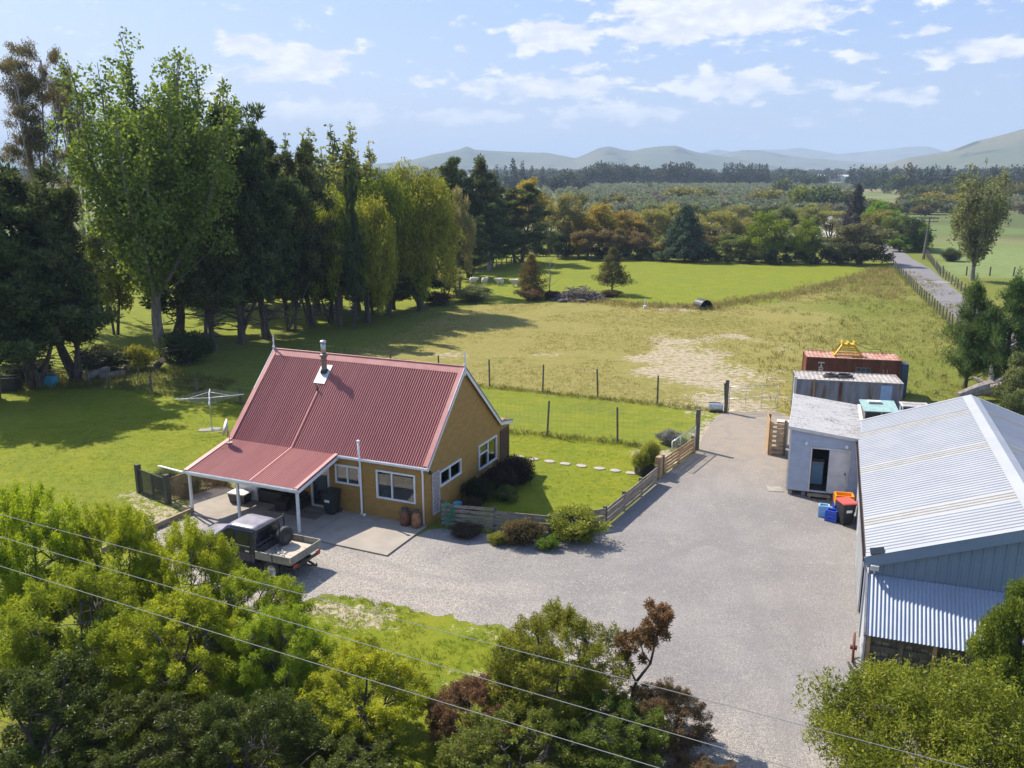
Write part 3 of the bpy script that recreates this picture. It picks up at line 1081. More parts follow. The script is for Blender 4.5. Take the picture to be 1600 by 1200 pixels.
def gable_prof(z):
    if z is None:
        return ZR - .06
    y0 = 0 if z <= ZE else (z - ZE) / (ZR - ZE) * YR
    if z <= ZE2:
        y1 = HW_
    elif z <= ZK:
        y1 = HW_ - (z - ZE2) / (ZK - ZE2) * (HW_ - YK)
    else:
        y1 = YK - (z - ZK) / (ZR - ZK) * (YK - YR)
    return (y0, y1)


mb = MB()
lap_wall(mb, (0, 0, 0), (1, 0, 0), (0, -1, 0), lambda z: (-HL, 0) if z is not None else ZE - .02, openF, z0=.072)
mb.build('wall', M['ochre'], house)
mb = MB()
lap_wall(mb, (0, 0, 0), (0, 1, 0), (1, 0, 0), gable_prof, openG, z0=.02)
mb.build('wall', M['ochre'], house)
mb = MB()
lap_wall(mb, (-HL, 0, 0), (0, 1, 0), (-1, 0, 0), gable_prof, (), z0=.02)
mb.build('wall', M['ochre'], house)
mb = MB()
lap_wall(mb, (0, HW_, 0), (-1, 0, 0), (0, 1, 0), lambda z: (0, HL) if z is not None else ZE2 - .02, (), z0=.02)
mb.build('wall', M['ochre'], house)
mb = MB()
mb.box(-HL + .03, .03, .02, -.03, HW_ - .03, .11)
mb.build('floor', M['int_floor'], house)
mb = MB()
mb.box(-HL + .03, 3.2, .112, -.03, 3.3, 2.6)
mb.box(-4.85, .06, .112, -4.75, 3.2, 2.6)
mb.box(-2.95, .06, .112, -2.87, 3.2, 2.6)
mb.box(-.25, .02, .112, -.2, .05, 2.5)
mb.box(-HL + .06, .15, 2.60, -.06, HW_ - .3, 2.64)
mb.build('partition', M['int_wall'], house)
mb = MB()
mb.box(-1.7, .9, .112, -.3, 2.9, .62)
mb.build('bed', M['bed'], house)
# corner boards
mb = MB()
mb.box(-.005, -.03, .07, .03, .06, ZE - .03)
mb.build('corner_board', M['ochre'], house)

# roof planes
OG = .14
mb = MB()
corr(mb, (-HL - OG, -.06, ZE - .06 + .03), (HL + 2 * OG, 0, 0), (0, YR + .06, ZR - ZE + .06))
mb.build('roof', M['red_roof'], house, smooth=True)['label'] = 'steep front roof slope of red corrugated iron'
mb = MB()
corr(mb, (-HL - OG, YK, ZK + .03), (HL + 2 * OG, 0, 0), (0, YR - YK, ZR - ZK))
mb.build('roof', M['red_roof'], house, smooth=True)
mb = MB()
corr(mb, (-HL - OG, HW_ + .12, ZE2 + .0), (HL + 2 * OG, 0, 0), (0, YK - HW_ - .12, ZK - ZE2 + .02))
mb.build('roof', M['red_roof'], house, smooth=True)
XP = -4.36
YP, ZP = -2.99, 2.06
mb = MB()
corr(mb, (-HL - OG, YP, ZP), (HL + OG + XP, 0, 0), (0, -.055 - YP, ZE - ZP - .015))
mb.build('porch_roof', M['red_roof'], house, smooth=True)['label'] = 'low red porch roof, flatter than the main slope'
mb = MB()
for s in (-1, 1):
    y1 = YR + s * .24
    z1 = ZR - .24 * ((ZR - ZE) / YR if s < 0 else (ZR - ZK) / (YK - YR)) + .05
    mb.add([(-HL - OG, YR, ZR + .075), (OG, YR, ZR + .075), (OG, y1, z1), (-HL - OG, y1, z1),
            (-HL - OG, YR, ZR + .06), (OG, YR, ZR + .06), (OG, y1, z1 - .015), (-HL - OG, y1, z1 - .015)],
           [(0, 1, 2, 3), (7, 6, 5, 4), (2, 6, 7, 3), (0, 3, 7, 4), (1, 5, 6, 2)])
mb.tube([(-HL - OG, YR, ZR + .075), (OG, YR, ZR + .075)], .035, 8)
mb.build('ridge_cap', M['red_flash'], house)
# lap flashings
mb = MB()
mb.bar((-6.82, -.03, ZE + .05), (-6.82, 2.05, ZE + .05 + 2.08 * (ZR - ZE) / YR), .05, .02)
mb.bar((-6.82, YP + .02, ZP + .035), (-6.82, -.05, ZE + .025), .05, .02)
mb.build('lap_flashing', M['red_flash'], house)
# barge boards, flashings
k1 = (ZR - ZE) / YR


def barge(x, mat_off=0):
    mb = MB()
    lo = -.10
    mb.bar((x, lo, ZE + lo * k1 - .05), (x, YR, ZR - .04), .03, .19, up=(0, -k1, 1))
    mb.bar((x, YR, ZR - .04), (x, YK, ZK - .05), .03, .19, up=(0, 1, 1))
    mb.bar((x, YK - .02, ZK - .07), (x, HW_ + .14, ZE2 - .09), .03, .17)
    return mb


barge(OG + .005).build('barge_board', M['white'], house)
barge(-HL - OG - .005).build('barge_board', M['white'], house)
for x0 in (OG - .10, -HL - OG + .10):
    mb = MB()
    up = .062
    mb.bar((x0, -.06, ZE - .03 + up), (x0, YR, ZR + up), .24, .02, up=(0, -k1, 1))
    mb.bar((x0, YR, ZR + up), (x0, YK, ZK + up), .24, .02, up=(0, 1, 1))
    mb.build('barge_flashing', M['red_flash'], house)
mb = MB()
for xx in (OG + .027,):
    mb.bar((xx, -.10, ZE - .10 * k1 + .063), (xx, YR, ZR + .07), .016, .05, up=(0, -k1, 1))
    mb.bar((xx, YR, ZR + .07), (xx, YK, ZK + .06), .016, .05, up=(0, 1, 1))
    mb.bar((xx, YK, ZK + .04), (xx, HW_ + .14, ZE2 + .02), .016, .05)
mb.build('barge_edge', M['dark_edge'], house)
mb = MB()
kp = (ZE - ZP) / (-.055 - YP)
mb.bar((XP + .02, YP - .02, ZP - .12), (XP + .02, -.03, ZE - .135), .03, .18, up=(0, -kp, 1))
mb.build('porch_barge', M['white'], house)
mb = MB()
mb.bar((XP - .06, YP, ZP + .035), (XP - .06, -.06, ZE + .02), .17, .018, up=(0, -kp, 1))
mb.build('porch_flashing', M['red_flash'], house)
mb = MB()
mb.bar((-HL - OG + .08, YP, ZP + .035), (-HL - OG + .08, -.06, ZE + .02), .22, .018, up=(0, -kp, 1))
mb.build('porch_flashing', M['red_flash'], house)
mb = MB()
mb.bar((XP + .04, YP - .02, ZP - .01), (XP + .04, -.03, ZE - .03), .016, .05, up=(0, -kp, 1))
mb.build('barge_edge', M['dark_edge'], house)


def gutter(name, p, q, w=.11, h=.09, n=(0, -1, 0)):
    """open quarter-box spouting from p to q, front face towards n"""
    p, q, n = Vector(p), Vector(q), Vector(n)
    mb = MB()
    z = Vector((0, 0, 1))
    t = .006
    mb.bar(p + n * (w / 2) - z * h, q + n * (w / 2) - z * h, w, t)
    mb.bar(p + n * w - z * (h / 2), q + n * w - z * (h / 2), t, h)
    mb.bar(p - z * (h / 2), q - z * (h / 2), t, h)
    for e in (p, q):
        mb.obox(e + n * (w / 2) - z * (h / 2), (t, w, h), Matrix.Identity(3))
    return mb.build(name, M['white'], house)


gutter('gutter', (XP + .05, -.07, ZE - .03), (OG, -.07, ZE - .03))
gutter('porch_gutter', (-HL - OG, YP + .01, ZP + .0), (XP + .03, YP + .01, ZP + .0))
mb = MB()
mb.bar((-HL - OG + .05, YP + .06, ZP - .12), (XP, YP + .06, ZP - .12), .045, .16)
mb.build('porch_beam', M['white'], house)
for px, py in ((-10.38, -2.72), (-7.72, -2.72), (-4.52, -2.80)):
    mb = MB()
    mb.box(px - .055, py - .055, .07, px + .055, py + .055, ZP - .04)
    bevel(mb.build('porch_post', M['white'], house), .01, 1)
mb = MB()
mb.bar((-HL - .05, -.02, ZE - .10), (-HL - .05, YP + .1, ZP - .10), .04, .16)
mb.build('porch_rafter', M['white'], house)
# sloping drain pipe from the gutter to the lattice corner
mb = MB()
mb.tube([(-10.36, -2.95, 1.98), (-10.6, -2.9, 1.93), (-13.2, -1.65, 1.45), (-13.45, -1.5, 1.36)], .045, 8)
mb.build('overflow_pipe', M['white_pvc'], house, smooth=True)
# downpipes
mb = MB()
mb.tube([(-3.2, -.13, 3.45), (-3.2, -.13, 2.62), (-3.2, -.07, 2.45), (-3.2, -.07, .18), (-3.2, -.14, .10)], .048, 10)
mb.lathe([(.075, 0), (.08, .05), (.05, .10)], 10, (-3.2, -.13, 3.42))
mb.build('vent_pipe', M['white_pvc'], house, smooth=True)
mb = MB()
mb.lathe([(.07, 0), (.09, .05), (.06, .10), (.0, .11)], 10, (-3.02, -.16, .07))
mb.build('drain_cap', M['white_pvc'], house, smooth=True)
mb = MB()
mb.tube([(-.08, -.12, ZE - .11), (-.08, -.12, ZE - .2), (-.10, -.06, ZE - .36), (-.10, -.06, .09)], .045, 10)
mb.build('downpipe', M['white_pvc'], house, smooth=True)
for x in (OG, -HL - OG):
    mb = MB()
    mb.lathe([(.05, -.35), (.055, .0), (.05, .12), (.075, .16), (.035, .24), (.03, .40), (.045, .45), (.012, .78), (.0, .8)], 8, (x, YR, ZR))
    mb.build('finial', M['white'], house)
# flue
fx, fy = -6.94, 2.86
fz = ZE + fy * k1
mb = MB()
nrm = Vector((0, -k1, 1)).normalized()
sl = Vector((0, 1, k1)).normalized()
rot = Matrix((Vector((1, 0, 0)), sl, nrm)).transposed()
mb.obox(Vector((fx, fy - .08, fz - .08 * k1)) + nrm * .045, (.62, 1.05, .03), rot)
fl = mb.build('flue_flashing', M['zinc_sheet'], house)
mb = MB()
mb.tube([(fx, fy, fz - .1), (fx, fy, fz + .80)], .13, 14)
mb.lathe([(.15, 0), (.19, .04), (.19, .12), (.14, .16)], 14, (fx, fy, fz + .76))
fs_ = mb.build('flue', M['sooty'], house, smooth=False)
mb = MB()
mb.tube([(fx, fy, fz + .9), (fx, fy, fz + 1.42)], .115, 14)
mb.lathe([(.12, 0), (.15, .03), (.15, .10), (.06, .14)], 14, (fx, fy, fz + 1.42))
mb.build('flue_top', M['steel'], fs_, smooth=True)
mb = MB()
mb.lathe([(.20, -.02), (.17, .14), (.14, .16)], 14, (fx, fy, fz + .02))
mb.build('flue_boot', M['rubber'], fs_, smooth=True)
mb = MB()
vz = ZE + 2.11 * k1
mb.tube([(-6.85, 2.11, vz - .05), (-6.85, 2.11, vz + .26)], .035, 8)
mb.lathe([(.06, 0), (.05, .06), (.0, .07)], 8, (-6.85, 2.11, vz + .25))
mb.build('roof_vent', M['dark_metal'], house)

# windows and door
FO, FX, FN = (0, 0, 0), (1, 0, 0), (0, -1, 0)
GO, GX, GN = (0, 0, 0), (0, 1, 0), (1, 0, 0)
window(house, FO, FX, FN, -4.5, -3.28, 1.40, 2.21, (.5,))
wb = window(house, FO, FX, FN, -2.38, -.51, 1.01, 2.23, (.40,))
window(house, GO, GX, GN, 1.22, 3.19, 1.42, 2.07, (.47,))
window(house, GO, GX, GN, 5.14, 7.1, .93, 2.11, (.5,), ((0, .5, .62),))
dr = window(house, FO, FX, FN, -5.84, -4.92, .12, 2.05, (), (), .08, name='glazed_door')
mb = MB()
mb.box(-5.0, -.085, 1.0, -4.97, -.05, 1.2)
mb.build('handle', M['dark_metal'], dr)


def curtain(s0, s1, z0, z1, y, axis='x'):
    mb = MB()
    n = 18
    pts = []
    for i in range(n + 1):
        s = s0 + (s1 - s0) * i / n
        d = y + .035 * math.sin(i * 1.9)
        pts.append((s, d))
    for i in range(n):
        a, b_ = pts[i], pts[i + 1]
        P = (lambda p, z: (p[0], p[1], z)) if axis == 'x' else (lambda p, z: (p[1], p[0], z))
        mb.quad(P(a, z0), P(b_, z0), P(b_, z1), P(a, z1))
    return mb.build('curtain', M['curtain'], house, smooth=True)


curtain(-2.34, -1.98, .9, 2.3, .13)
curtain(-.62, -.50, .9, 2.3, .13)
curtain(-5.8, -5.2, .14, 2.1, .14)
curtain(6.55, 7.1, .85, 2.2, -.14, 'y')
lattice(house, GO, GX, GN, .52, 1.12, .35, 2.2, 'lattice_white', .19, .045)
lattice(house, GO, GX, GN, 7.62, 8.58, .2, 2.18, 'lattice_brown', .13, .03)
# white store cupboard against the wall under the porch
mb = MB()
mb.box(-9.62, -.55, .075, -8.52, -.025, 1.95)
cu = mb.build('cupboard', M['white'], house)
mb = MB()
mb.box(-9.58, -.562, .12, -9.10, -.552, 1.9)
mb.box(-9.05, -.562, .12, -8.56, -.552, 1.9)
mb.build('door', M['white'], cu)
# outside light near the eave corner
mb = MB()
mb.box(.10, .06, 2.36, .22, .16, 2.50)
mb.tube([(.03, .11, 2.43), (.12, .11, 2.43)], .02, 6)
mb.build('floodlight', M['black'], house)

# ------------------------------------------------------------------ things on and around the house
t = thing('satellite_dish', 'pale satellite dish on a bent pole at the left edge of the porch roof', 'dish', hw(-10.02, -.45, ZE - .40 * kp), HYAW)
mb = MB()
mb.tube([(0, 0, .0), (0, 0, .55), (-.05, -.05, .78)], .025, 8)
mb.box(-.10, -.12, .01, .10, .12, .05)
mb.build('mast', M['steel'], t)
mb = MB()
prof = [(.0, .09), (.15, .075), (.28, .035), (.36, .0)]
mb.lathe([(p[0], -p[1]) for p in prof[::-1]], 24)
mb.lathe([(p[0] * 1.0, -p[1] - .012) for p in prof[::-1]], 24)
d_ = mb.build('reflector', M['dish'], t, smooth=True)
d_.location = (-.12, -.10, .78)
d_.rotation_mode = 'QUATERNION'
d_.rotation_quaternion = Vector((-.645, -.773, .3)).to_track_quat('Z', 'Y')
d_.scale = (1, 1.12, 1)
mb = MB()
mb.tube([(-.12, -.10, .52), (-.62, -.28, .60)], .016, 6)
mb.tube([(-.60, -.28, .58), (-.72, -.31, .66)], .04, 8)
mb.build('feed_arm', M['steel'], t)

# wheelie bins
def wheelie_bin(name, label, loc, rz, body='bin_green', lid='bin_green'):
    t = thing(name, label, 'bin', loc, rz)
    mb = MB()
    b0, b1 = (.215, .24), (.285, .34)
    vs = []
    for (hx, hy, z, oy) in ((b0[0], b0[1], .06, .03), (b1[0], b1[1], .96, 0), (b1[0] + .02, b1[1] + .02, .96, 0), (b1[0] + .02, b1[1] + .02, 1.0, 0)):
        vs += [(-hx, -hy + oy, z), (hx, -hy + oy, z), (hx, hy + oy, z), (-hx, hy + oy, z)]
    fs = [(3, 2, 1, 0)]
    for k in range(3):
        for i in range(4):
            j = (i + 1) % 4
            fs.append((k * 4 + i, k * 4 + j, k * 4 + 4 + j, k * 4 + 4 + i))
    fs.append((12, 13, 14, 15))
    mb.add(vs, fs)
    bevel(mb.build('body', M[body], t), .015, 2)
    mb = MB()
    mb.prism([(-.375, 1.005), (.36, 1.005), (.40, 1.03), (.36, 1.09), (0, 1.10), (-.33, 1.07), (-.375, 1.03)], 'x', -.315, .315)
    bevel(mb.build('lid', M[lid], t), .015, 2)
    mb = MB()
    mb.tube([(-.26, .40, 1.0), (.26, .40, 1.0)], .02, 8)
    mb.bar((-.26, .34, .98), (-.26, .41, 1.0), .03)
    mb.bar((.26, .34, .98), (.26, .41, 1.0), .03)
    mb.build('handle', M['black'], t)
    for sx in (-1, 1):
        mb = MB()
        mb.lathe([(.06, -.025), (.10, -.025), (.105, 0), (.10, .025), (.06, .025)], 14)
        w_ = mb.build('wheel', M['rubber'], t)
        w_.location = (sx * .27, .30, .105)
        w_.rotation_euler = (0, R(90), 0)
    mb = MB()
    mb.quad((-.13, -.315, .62), (.13, -.315, .62), (.13, -.322, .74), (-.13, -.322, .74))
    mb.build('sticker', M['white_pvc'], t)
    return t


wheelie_bin('wheelie_bin', 'dark wheelie bin by the glazed door of the house', hw(-4.5, -.50, .07), HYAW + R(180) + R(180))
wheelie_bin('wheelie_bin', 'black wheelie bin with faded red lid beside the big shed wall', (14.35, 35.35, 0.0), R(8), 'black', 'red_lid')

# two rusty milk cans
def milk_can(label, loc, s, mat):
    t = thing('milk_can', label, 'milk can', loc)
    mb = MB()
    mb.lathe([(.17 * s, 0), (.2 * s, .03), (.215 * s, .25), (.205 * s, .48), (.15 * s, .60), (.125 * s, .66), (.13 * s, .70)], 18)
    mb.build('body', M[mat], t, smooth=True)
    mb = MB()
    mb.lathe([(.13 * s, .70), (.155 * s, .71), (.155 * s, .76), (.09 * s, .79), (.0, .80)], 18)
    mb.build('lid', M['dark_metal'], t, smooth=True)
    for sx in (-1, 1):
        mb = MB()
        mb.tube([(sx * .15 * s, 0, .62), (sx * .23 * s, 0, .60), (sx * .235 * s, 0, .52), (sx * .2 * s, 0, .47)], .014, 6)
        mb.build('handle', M['dark_metal'], t)


milk_can('dark rusty milk can under the large front window, the taller of two', hw(-.86, -.32, .07), 1.08, 'terracotta')
milk_can('tan rusty milk can beside the white corner downpipe of the house', hw(-.30, -.34, .07), .98, 'urn_pale')

# under the porch
def box_thing(name, label, cat, loc, rz, size, mat, lidmat=None, taper=0.0):
    t = thing(name, label, cat, loc, rz)
    sx, sy, sz = size
    mb = MB()
    vs = []
    for z, k in ((0, 1 - taper), (sz, 1)):
        vs += [(-sx / 2 * k, -sy / 2 * k, z), (sx / 2 * k, -sy / 2 * k, z), (sx / 2 * k, sy / 2 * k, z), (-sx / 2 * k, sy / 2 * k, z)]
    mb.add(vs, [(3, 2, 1, 0), (0, 1, 5, 4), (1, 2, 6, 5), (2, 3, 7, 6), (3, 0, 4, 7), (4, 5, 6, 7)])
    bevel(mb.build('body', M[mat], t), .03, 2)
    mb = MB()
    mb.box(-sx / 2 - .02, -sy / 2 - .02, sz + .003, sx / 2 + .02, sy / 2 + .02, sz + .075)
    bevel(mb.build('lid', M[lidmat or mat], t), .025, 2)
    return t


box_thing('storage_tub', 'tapered dark tub with a white lid under the porch near its left post', 'tub', hw(-9.18, -.98, .07), HYAW + R(4), (.92, .6, .42), 'dark_metal', 'cream', .16)
box_thing('storage_chest', 'long black storage chest against the house wall under the porch', 'chest', hw(-7.75, -.36, .07), HYAW, (1.35, .55, .5), 'black')
box_thing('footstool', 'small black square stool on the porch slab', 'stool', hw(-6.75, -1.0, .07), HYAW + R(12), (.55, .5, .40), 'black')
t = thing('patio_chair', 'low black cushioned chair under the porch beside the glazed door', 'chair', hw(-6.45, -.42, .07), HYAW)
mb = MB()
mb.box(-.4, -.36, .20, .4, .22, .36)
bevel(mb.build('seat', M['black'], t), .04, 2)
mb = MB()
mb.box(-.4, .225, .12, .4, .36, .66)
bevel(mb.build('backrest', M['black'], t), .04, 2)
for sx in (-1, 1):
    mb = MB()
    mb.box(sx * .47 - .06, -.36, .06, sx * .47 + .06, .34, .5)
    bevel(mb.build('arm', M['black'], t), .03, 2)
for sx in (-.42, .42):
    for sy in (-.28, .26):
        mb = MB()
        mb.box(sx - .025, sy - .025, 0, sx + .025, sy + .025, .12)
        mb.build('leg', M['dark_metal'], t)
mb = MB()
mb.prism([hxy(*p) for p in [(-7.35, -1.35), (-4.75, -1.42), (-4.75, -.72), (-5.0, -.65), (-7.35, -.68)]], 'z', .071, .088)
tag(mb.build('rug', M['rug']), 'worn brown outdoor rug lying on the slab before the glazed door', 'rug')
# small shed roof peeping out behind the left gable
t = thing('garden_store', 'small lean-to store with a dark roof behind the left gable end of the house', 'store', hw(-11.1, 5.9, 0), HYAW)
mb = MB()
mb.box(-.75, -.5, 0, .6, .6, 1.55)
mb.build('wall', M['shed_blue'], t)
mb = MB()
mb.add([(-.85, -.6, 1.56), (.7, -.6, 1.86), (.7, .7, 1.86), (-.85, .7, 1.56), (-.85, -.6, 1.62), (.7, -.6, 1.92), (.7, .7, 1.92), (-.85, .7, 1.62)],
       [(3, 2, 1, 0), (4, 5, 6, 7), (0, 1, 5, 4), (1, 2, 6, 5), (2, 3, 7, 6), (3, 0, 4, 7)])
mb.build('roof', M['lean_roof'], t)

# retaining edge of sleepers left of the ute
def sleeper(p, q, label, h=.26):
    mb = MB()
    mb.bar((*p, h / 2), (*q, h / 2), .12, h)
    tag(bevel(mb.build('sleeper', M['sleeper']), .012, 1), label, 'sleeper', 'timber sleepers edging the lawn')


sleeper((-14.25, 36.5), (-15.3, 34.5), 'timber edging sleeper running from the left porch post toward the trees')
sleeper((-15.33, 34.4), (-16.3, 32.3), 'timber edging sleeper farther from the house, half hidden by the trees')
sleeper((-14.2, 36.55), (-14.75, 36.85), 'short timber sleeper end by the left porch post')

# ------------------------------------------------------------------ ute parked on the gravel
UT = thing('pickup_truck', 'dark blue double-cab ute with faded roof and wooden drop-side tray', 'ute', (-7.72, 30.42, 0), math.atan2(.40, -.917))


def loft(mb, secs):
    """secs: list of point rings (same length), closed rings, capped"""
    n = len(secs[0])
    vs = [p for s in secs for p in s]
    fs = [tuple(range(n))[::-1], tuple((len(secs) - 1) * n + i for i in range(n))]
    for k in range(len(secs) - 1):
        for i in range(n):
            j = (i + 1) % n
            fs.append((k * n + i, k * n + j, (k + 1) * n + j, (k + 1) * n + i))
    mb.add(vs, fs)


def ring(x, half):
    return [(x, y, z) for y, z in half] + [(x, -y, z) for y, z in half[::-1]]


mb = MB()
loft(mb, [ring(1.70, [(.80, .42), (.86, .55), (.875, .85), (.85, 1.08), (.82, 1.14)]),
          ring(3.60, [(.80, .42), (.86, .55), (.875, .85), (.85, 1.08), (.80, 1.15)]),
          ring(3.80, [(.80, .42), (.86, .55), (.875, .85), (.84, 1.06), (.76, 1.14)]),
          ring(4.50, [(.78, .42), (.85, .55), (.865, .82), (.82, .99), (.72, 1.07)]),
          ring(4.92, [(.74, .42), (.82, .52), (.83, .78), (.78, .92), (.66, .99)]),
          ring(5.03, [(.66, .44), (.74, .52), (.75, .74), (.70, .85), (.60, .90)])])
bevel(mb.build('body', M['ute_paint'], UT), .03, 2)
mb = MB()
loft(mb, [ring(1.74, [(.80, 1.12), (.70, 1.60), (.62, 1.70)]), ring(1.86, [(.80, 1.12), (.69, 1.66), (.60, 1.745)]), ring(2.95, [(.80, 1.12), (.69, 1.67), (.60, 1.755)]),
          ring(3.15, [(.80, 1.12), (.68, 1.60), (.60, 1.70)]), ring(3.78, [(.79, 1.12), (.74, 1.16), (.70, 1.17)])])
mb.build('cab', M['ute_paint'], UT, smooth=False)
mb = MB()
loft(mb, [ring(1.80, [(.64, 1.70), (.56, 1.755), (.3, 1.775)]), ring(2.0, [(.66, 1.715), (.57, 1.775), (.3, 1.795)]), ring(2.9, [(.66, 1.72), (.57, 1.78), (.3, 1.80)]), ring(3.12, [(.62, 1.69), (.55, 1.735), (.3, 1.755)])])
mb.build('roof_panel', M['ute_roof'], UT, smooth=True)
mb = MB()
mb.add([(3.80, -.70, 1.165), (4.86, -.62, 1.03), (4.86, .62, 1.03), (3.80, .70, 1.165), (3.80, -.70, 1.11), (4.86, -.62, .98), (4.86, .62, .98), (3.80, .70, 1.11)],
       [(0, 1, 2, 3), (7, 6, 5, 4), (0, 4, 5, 1), (1, 5, 6, 2), (2, 6, 7, 3), (3, 7, 4, 0)])
bevel(mb.build('bonnet', M['ute_roof'], UT), .02, 2)  # bonnet borrows the pale roof colour; sky reflection is put into it
mb = MB()
mb.tube([(3.78, .78, 1.12), (4.3, .8, 1.16), (4.6, .78, 1.1)], .018, 6)
mb.build('snorkel', M['black'], UT)


def glass_quad(name, q, parent, off):
    mb = MB()
    q = [Vector(p) for p in q]
    off = Vector(off)
    v = [p + off for p in q] + [p + off * .3 for p in q]
    mb.add(v, [(0, 1, 2, 3), (7, 6, 5, 4), (0, 4, 5, 1), (1, 5, 6, 2), (2, 6, 7, 3), (3, 7, 4, 0)])
    return mb.build(name, M['car_window'], parent)


M['car_window'] = pm('dark_car_glass', (.012, .016, .018), .08, spec=.5)
for s in (1, -1):
    for x0, x1, x1t, nm in ((1.98, 2.58, 2.58, 0), (2.68, 3.50, 3.06, 1)):
        d = Vector((0, s * .018, .004))
        glass_quad('side_window', [(x0, s * .795, 1.16), (x1, s * .79, 1.16), (x1t, s * .70, 1.61), (x0 + .03, s * .70, 1.61)], UT, d)
    for x0, x1 in ((1.88, 2.62), (2.66, 3.60)):
        mb = MB()
        for a, b_ in (((x0, .52), (x0, 1.13)), ((x1, .52), (x1, 1.13)), ((x0, .52), (x1, .52))):
            ya = .874
            mb.bar((a[0], s * (.853 if a[1] < .6 else .846), a[1]), (b_[0], s * (.853 if b_[1] < .6 else .846), b_[1]), .012, .05, up=(0, 1, 0))
        dr = mb.build('door', M['black'], UT)
        mb = MB()
        mb.box(x0 + .04, s * .872 - .02, .93, x0 + .22, s * .872 + .02, .985)
        mb.build('handle', M['chrome'], dr)
        mb = MB()
        mb.bar((x0 + .02, s * .835, 1.135), (x1 - .02, s * .83, 1.135), .03, .018)
        mb.build('sill_strip', M['chrome'], dr)
    mb = MB()
    mb.box(3.42, s * .86 - .02, 1.14, 3.56, s * 1.05, 1.32) if s > 0 else mb.box(3.42, -1.05, 1.14, 3.56, -.84, 1.32)
    bevel(mb.build('mirror', M['black'], UT), .02, 2)
    mb = MB()
    mb.add([(5.0, s * .50, .70), (4.96, s * .76, .70), (4.93, s * .76, .86), (4.98, s * .50, .84), (5.06, s * .50, .70), (4.99, s * .79, .70), (4.96, s * .79, .86), (5.03, s * .50, .84)],
           [(0, 1, 2, 3), (4, 5, 6, 7), (0, 4, 5, 1), (1, 5, 6, 2), (2, 6, 7, 3), (3, 7, 4, 0)])
    mb.build('headlight', M['lamp_clear'], UT)
glass_quad('windscreen', [(3.12, -.58, 1.68), (3.76, -.68, 1.20), (3.76, .68, 1.20), (3.12, .58, 1.68)], UT, (.012, 0, .02))
glass_quad('rear_window', [(1.765, -.60, 1.22), (1.765, .60, 1.22), (1.74, .52, 1.60), (1.74, -.52, 1.60)], UT, (-.03, 0, 0))
mb = MB()
mb.box(4.95, -.80, .38, 5.12, .80, .60)
bevel(mb.build('bumper', M['black'], UT), .04, 2)
# chassis
mb = MB()
mb.box(.1, -.45, .45, 4.6, -.33, .62)
mb.box(.1, .33, .45, 4.6, .45, .62)
mb.box(.2, -.3, .3, 1.2, .3, .55)
mb.build('chassis', M['dark_metal'], UT)
# tray
mb = MB()
mb.box(0.02, -.93, .74, 1.62, .93, .79)
mb.build('tray_frame', M['dark_metal'], UT)
for i in range(9):
    mb = MB()
    y0 = -.90 + i * .2
    mb.box(.04, y0 + .004, .791, 1.60, y0 + .196, .822 + .004 * (i % 2))
    mb.build('deck_board', M['deck_wood'], UT)
for s in (1, -1):
    for x0, x1 in ((.03, .80), (.83, 1.60)):
        mb = MB()
        mb.box(x0, s * .935 - .02, .76, x1, s * .935 + .02, 1.05)
        mb.bar((x0, s * .935, 1.055), (x1, s * .935, 1.055), .05, .02)
        bevel(mb.build('side_board', M['dropside'], UT), .006, 1)
    mb = MB()
    mb.box(.80, s * .94 - .03, .72, .83, s * .94 + .03, 1.06)
    mb.build('side_latch', M['dark_metal'], UT)
for y0, y1 in ((-.93, -.01), (.01, .93)):
    mb = MB()
    mb.box(-.02, y0, .76, .02, y1, 1.05)
    mb.bar((0, y0, 1.055), (0, y1, 1.055), .05, .02)
    bevel(mb.build('tailgate', M['dropside'], UT), .006, 1)
mb = MB()
for s in (1, -1):
    mb.bar((1.63, s * .86, .8), (1.63, s * .86, 1.80), .05)
mb.bar((1.63, -.88, 1.80), (1.63, .88, 1.80), .05)
mb.bar((1.63, -.86, 1.22), (1.63, .86, 1.22), .035)
for i in range(7):
    y = -.66 + i * .22
    mb.bar((1.63, y, .8), (1.63, y, 1.22), .014)
mb.box(1.62, -.9, .82, 1.645, .9, 1.08)
mb.build('headboard', M['dark_metal'], UT)
for s in (-1, 1):
    mb = MB()
    mb.lathe([(.02, -.02), (.035, .0), (.03, .06), (0, .07)], 8, (1.63, s * .86, 1.82))
    mb.build('rack_knob', M['black'], UT)
# spare wheel standing in the tray
def wheel_mb(w=.24, r=.36):
    mb = MB()
    prof = [(r * .55, -w / 2), (r * .9, -w / 2), (r * .985, -w * .36), (r, -w * .15), (r, w * .15), (r * .985, w * .36), (r * .9, w / 2), (r * .55, w / 2)]
    n = 28
    vs, fs = [], []
    for rr, y in prof:
        for k in range(n):
            a = 2 * PI * k / n
            vs.append((rr * math.cos(a), y, rr * math.sin(a)))
    for i in range(len(prof) - 1):
        for k in range(n):
            k2 = (k + 1) % n
            fs.append((i * n + k, i * n + k2, (i + 1) * n + k2, (i + 1) * n + k))
    mb.add(vs, fs)
    return mb


def rim_mb(w=.24, r=.36):
    mb = MB()
    for y in (-w * .42, w * .42):
        n = 16
        mb.add([(r * .56 * math.cos(2 * PI * k / n), y, r * .56 * math.sin(2 * PI * k / n)) for k in range(n)] + [(r * .2 * math.cos(2 * PI * k / n), y * .35, r * .2 * math.sin(2 * PI * k / n)) for k in range(n)],
               [(k, (k + 1) % n, n + (k + 1) % n, n + k) for k in range(n)] + [tuple(range(n, 2 * n))])
    return mb


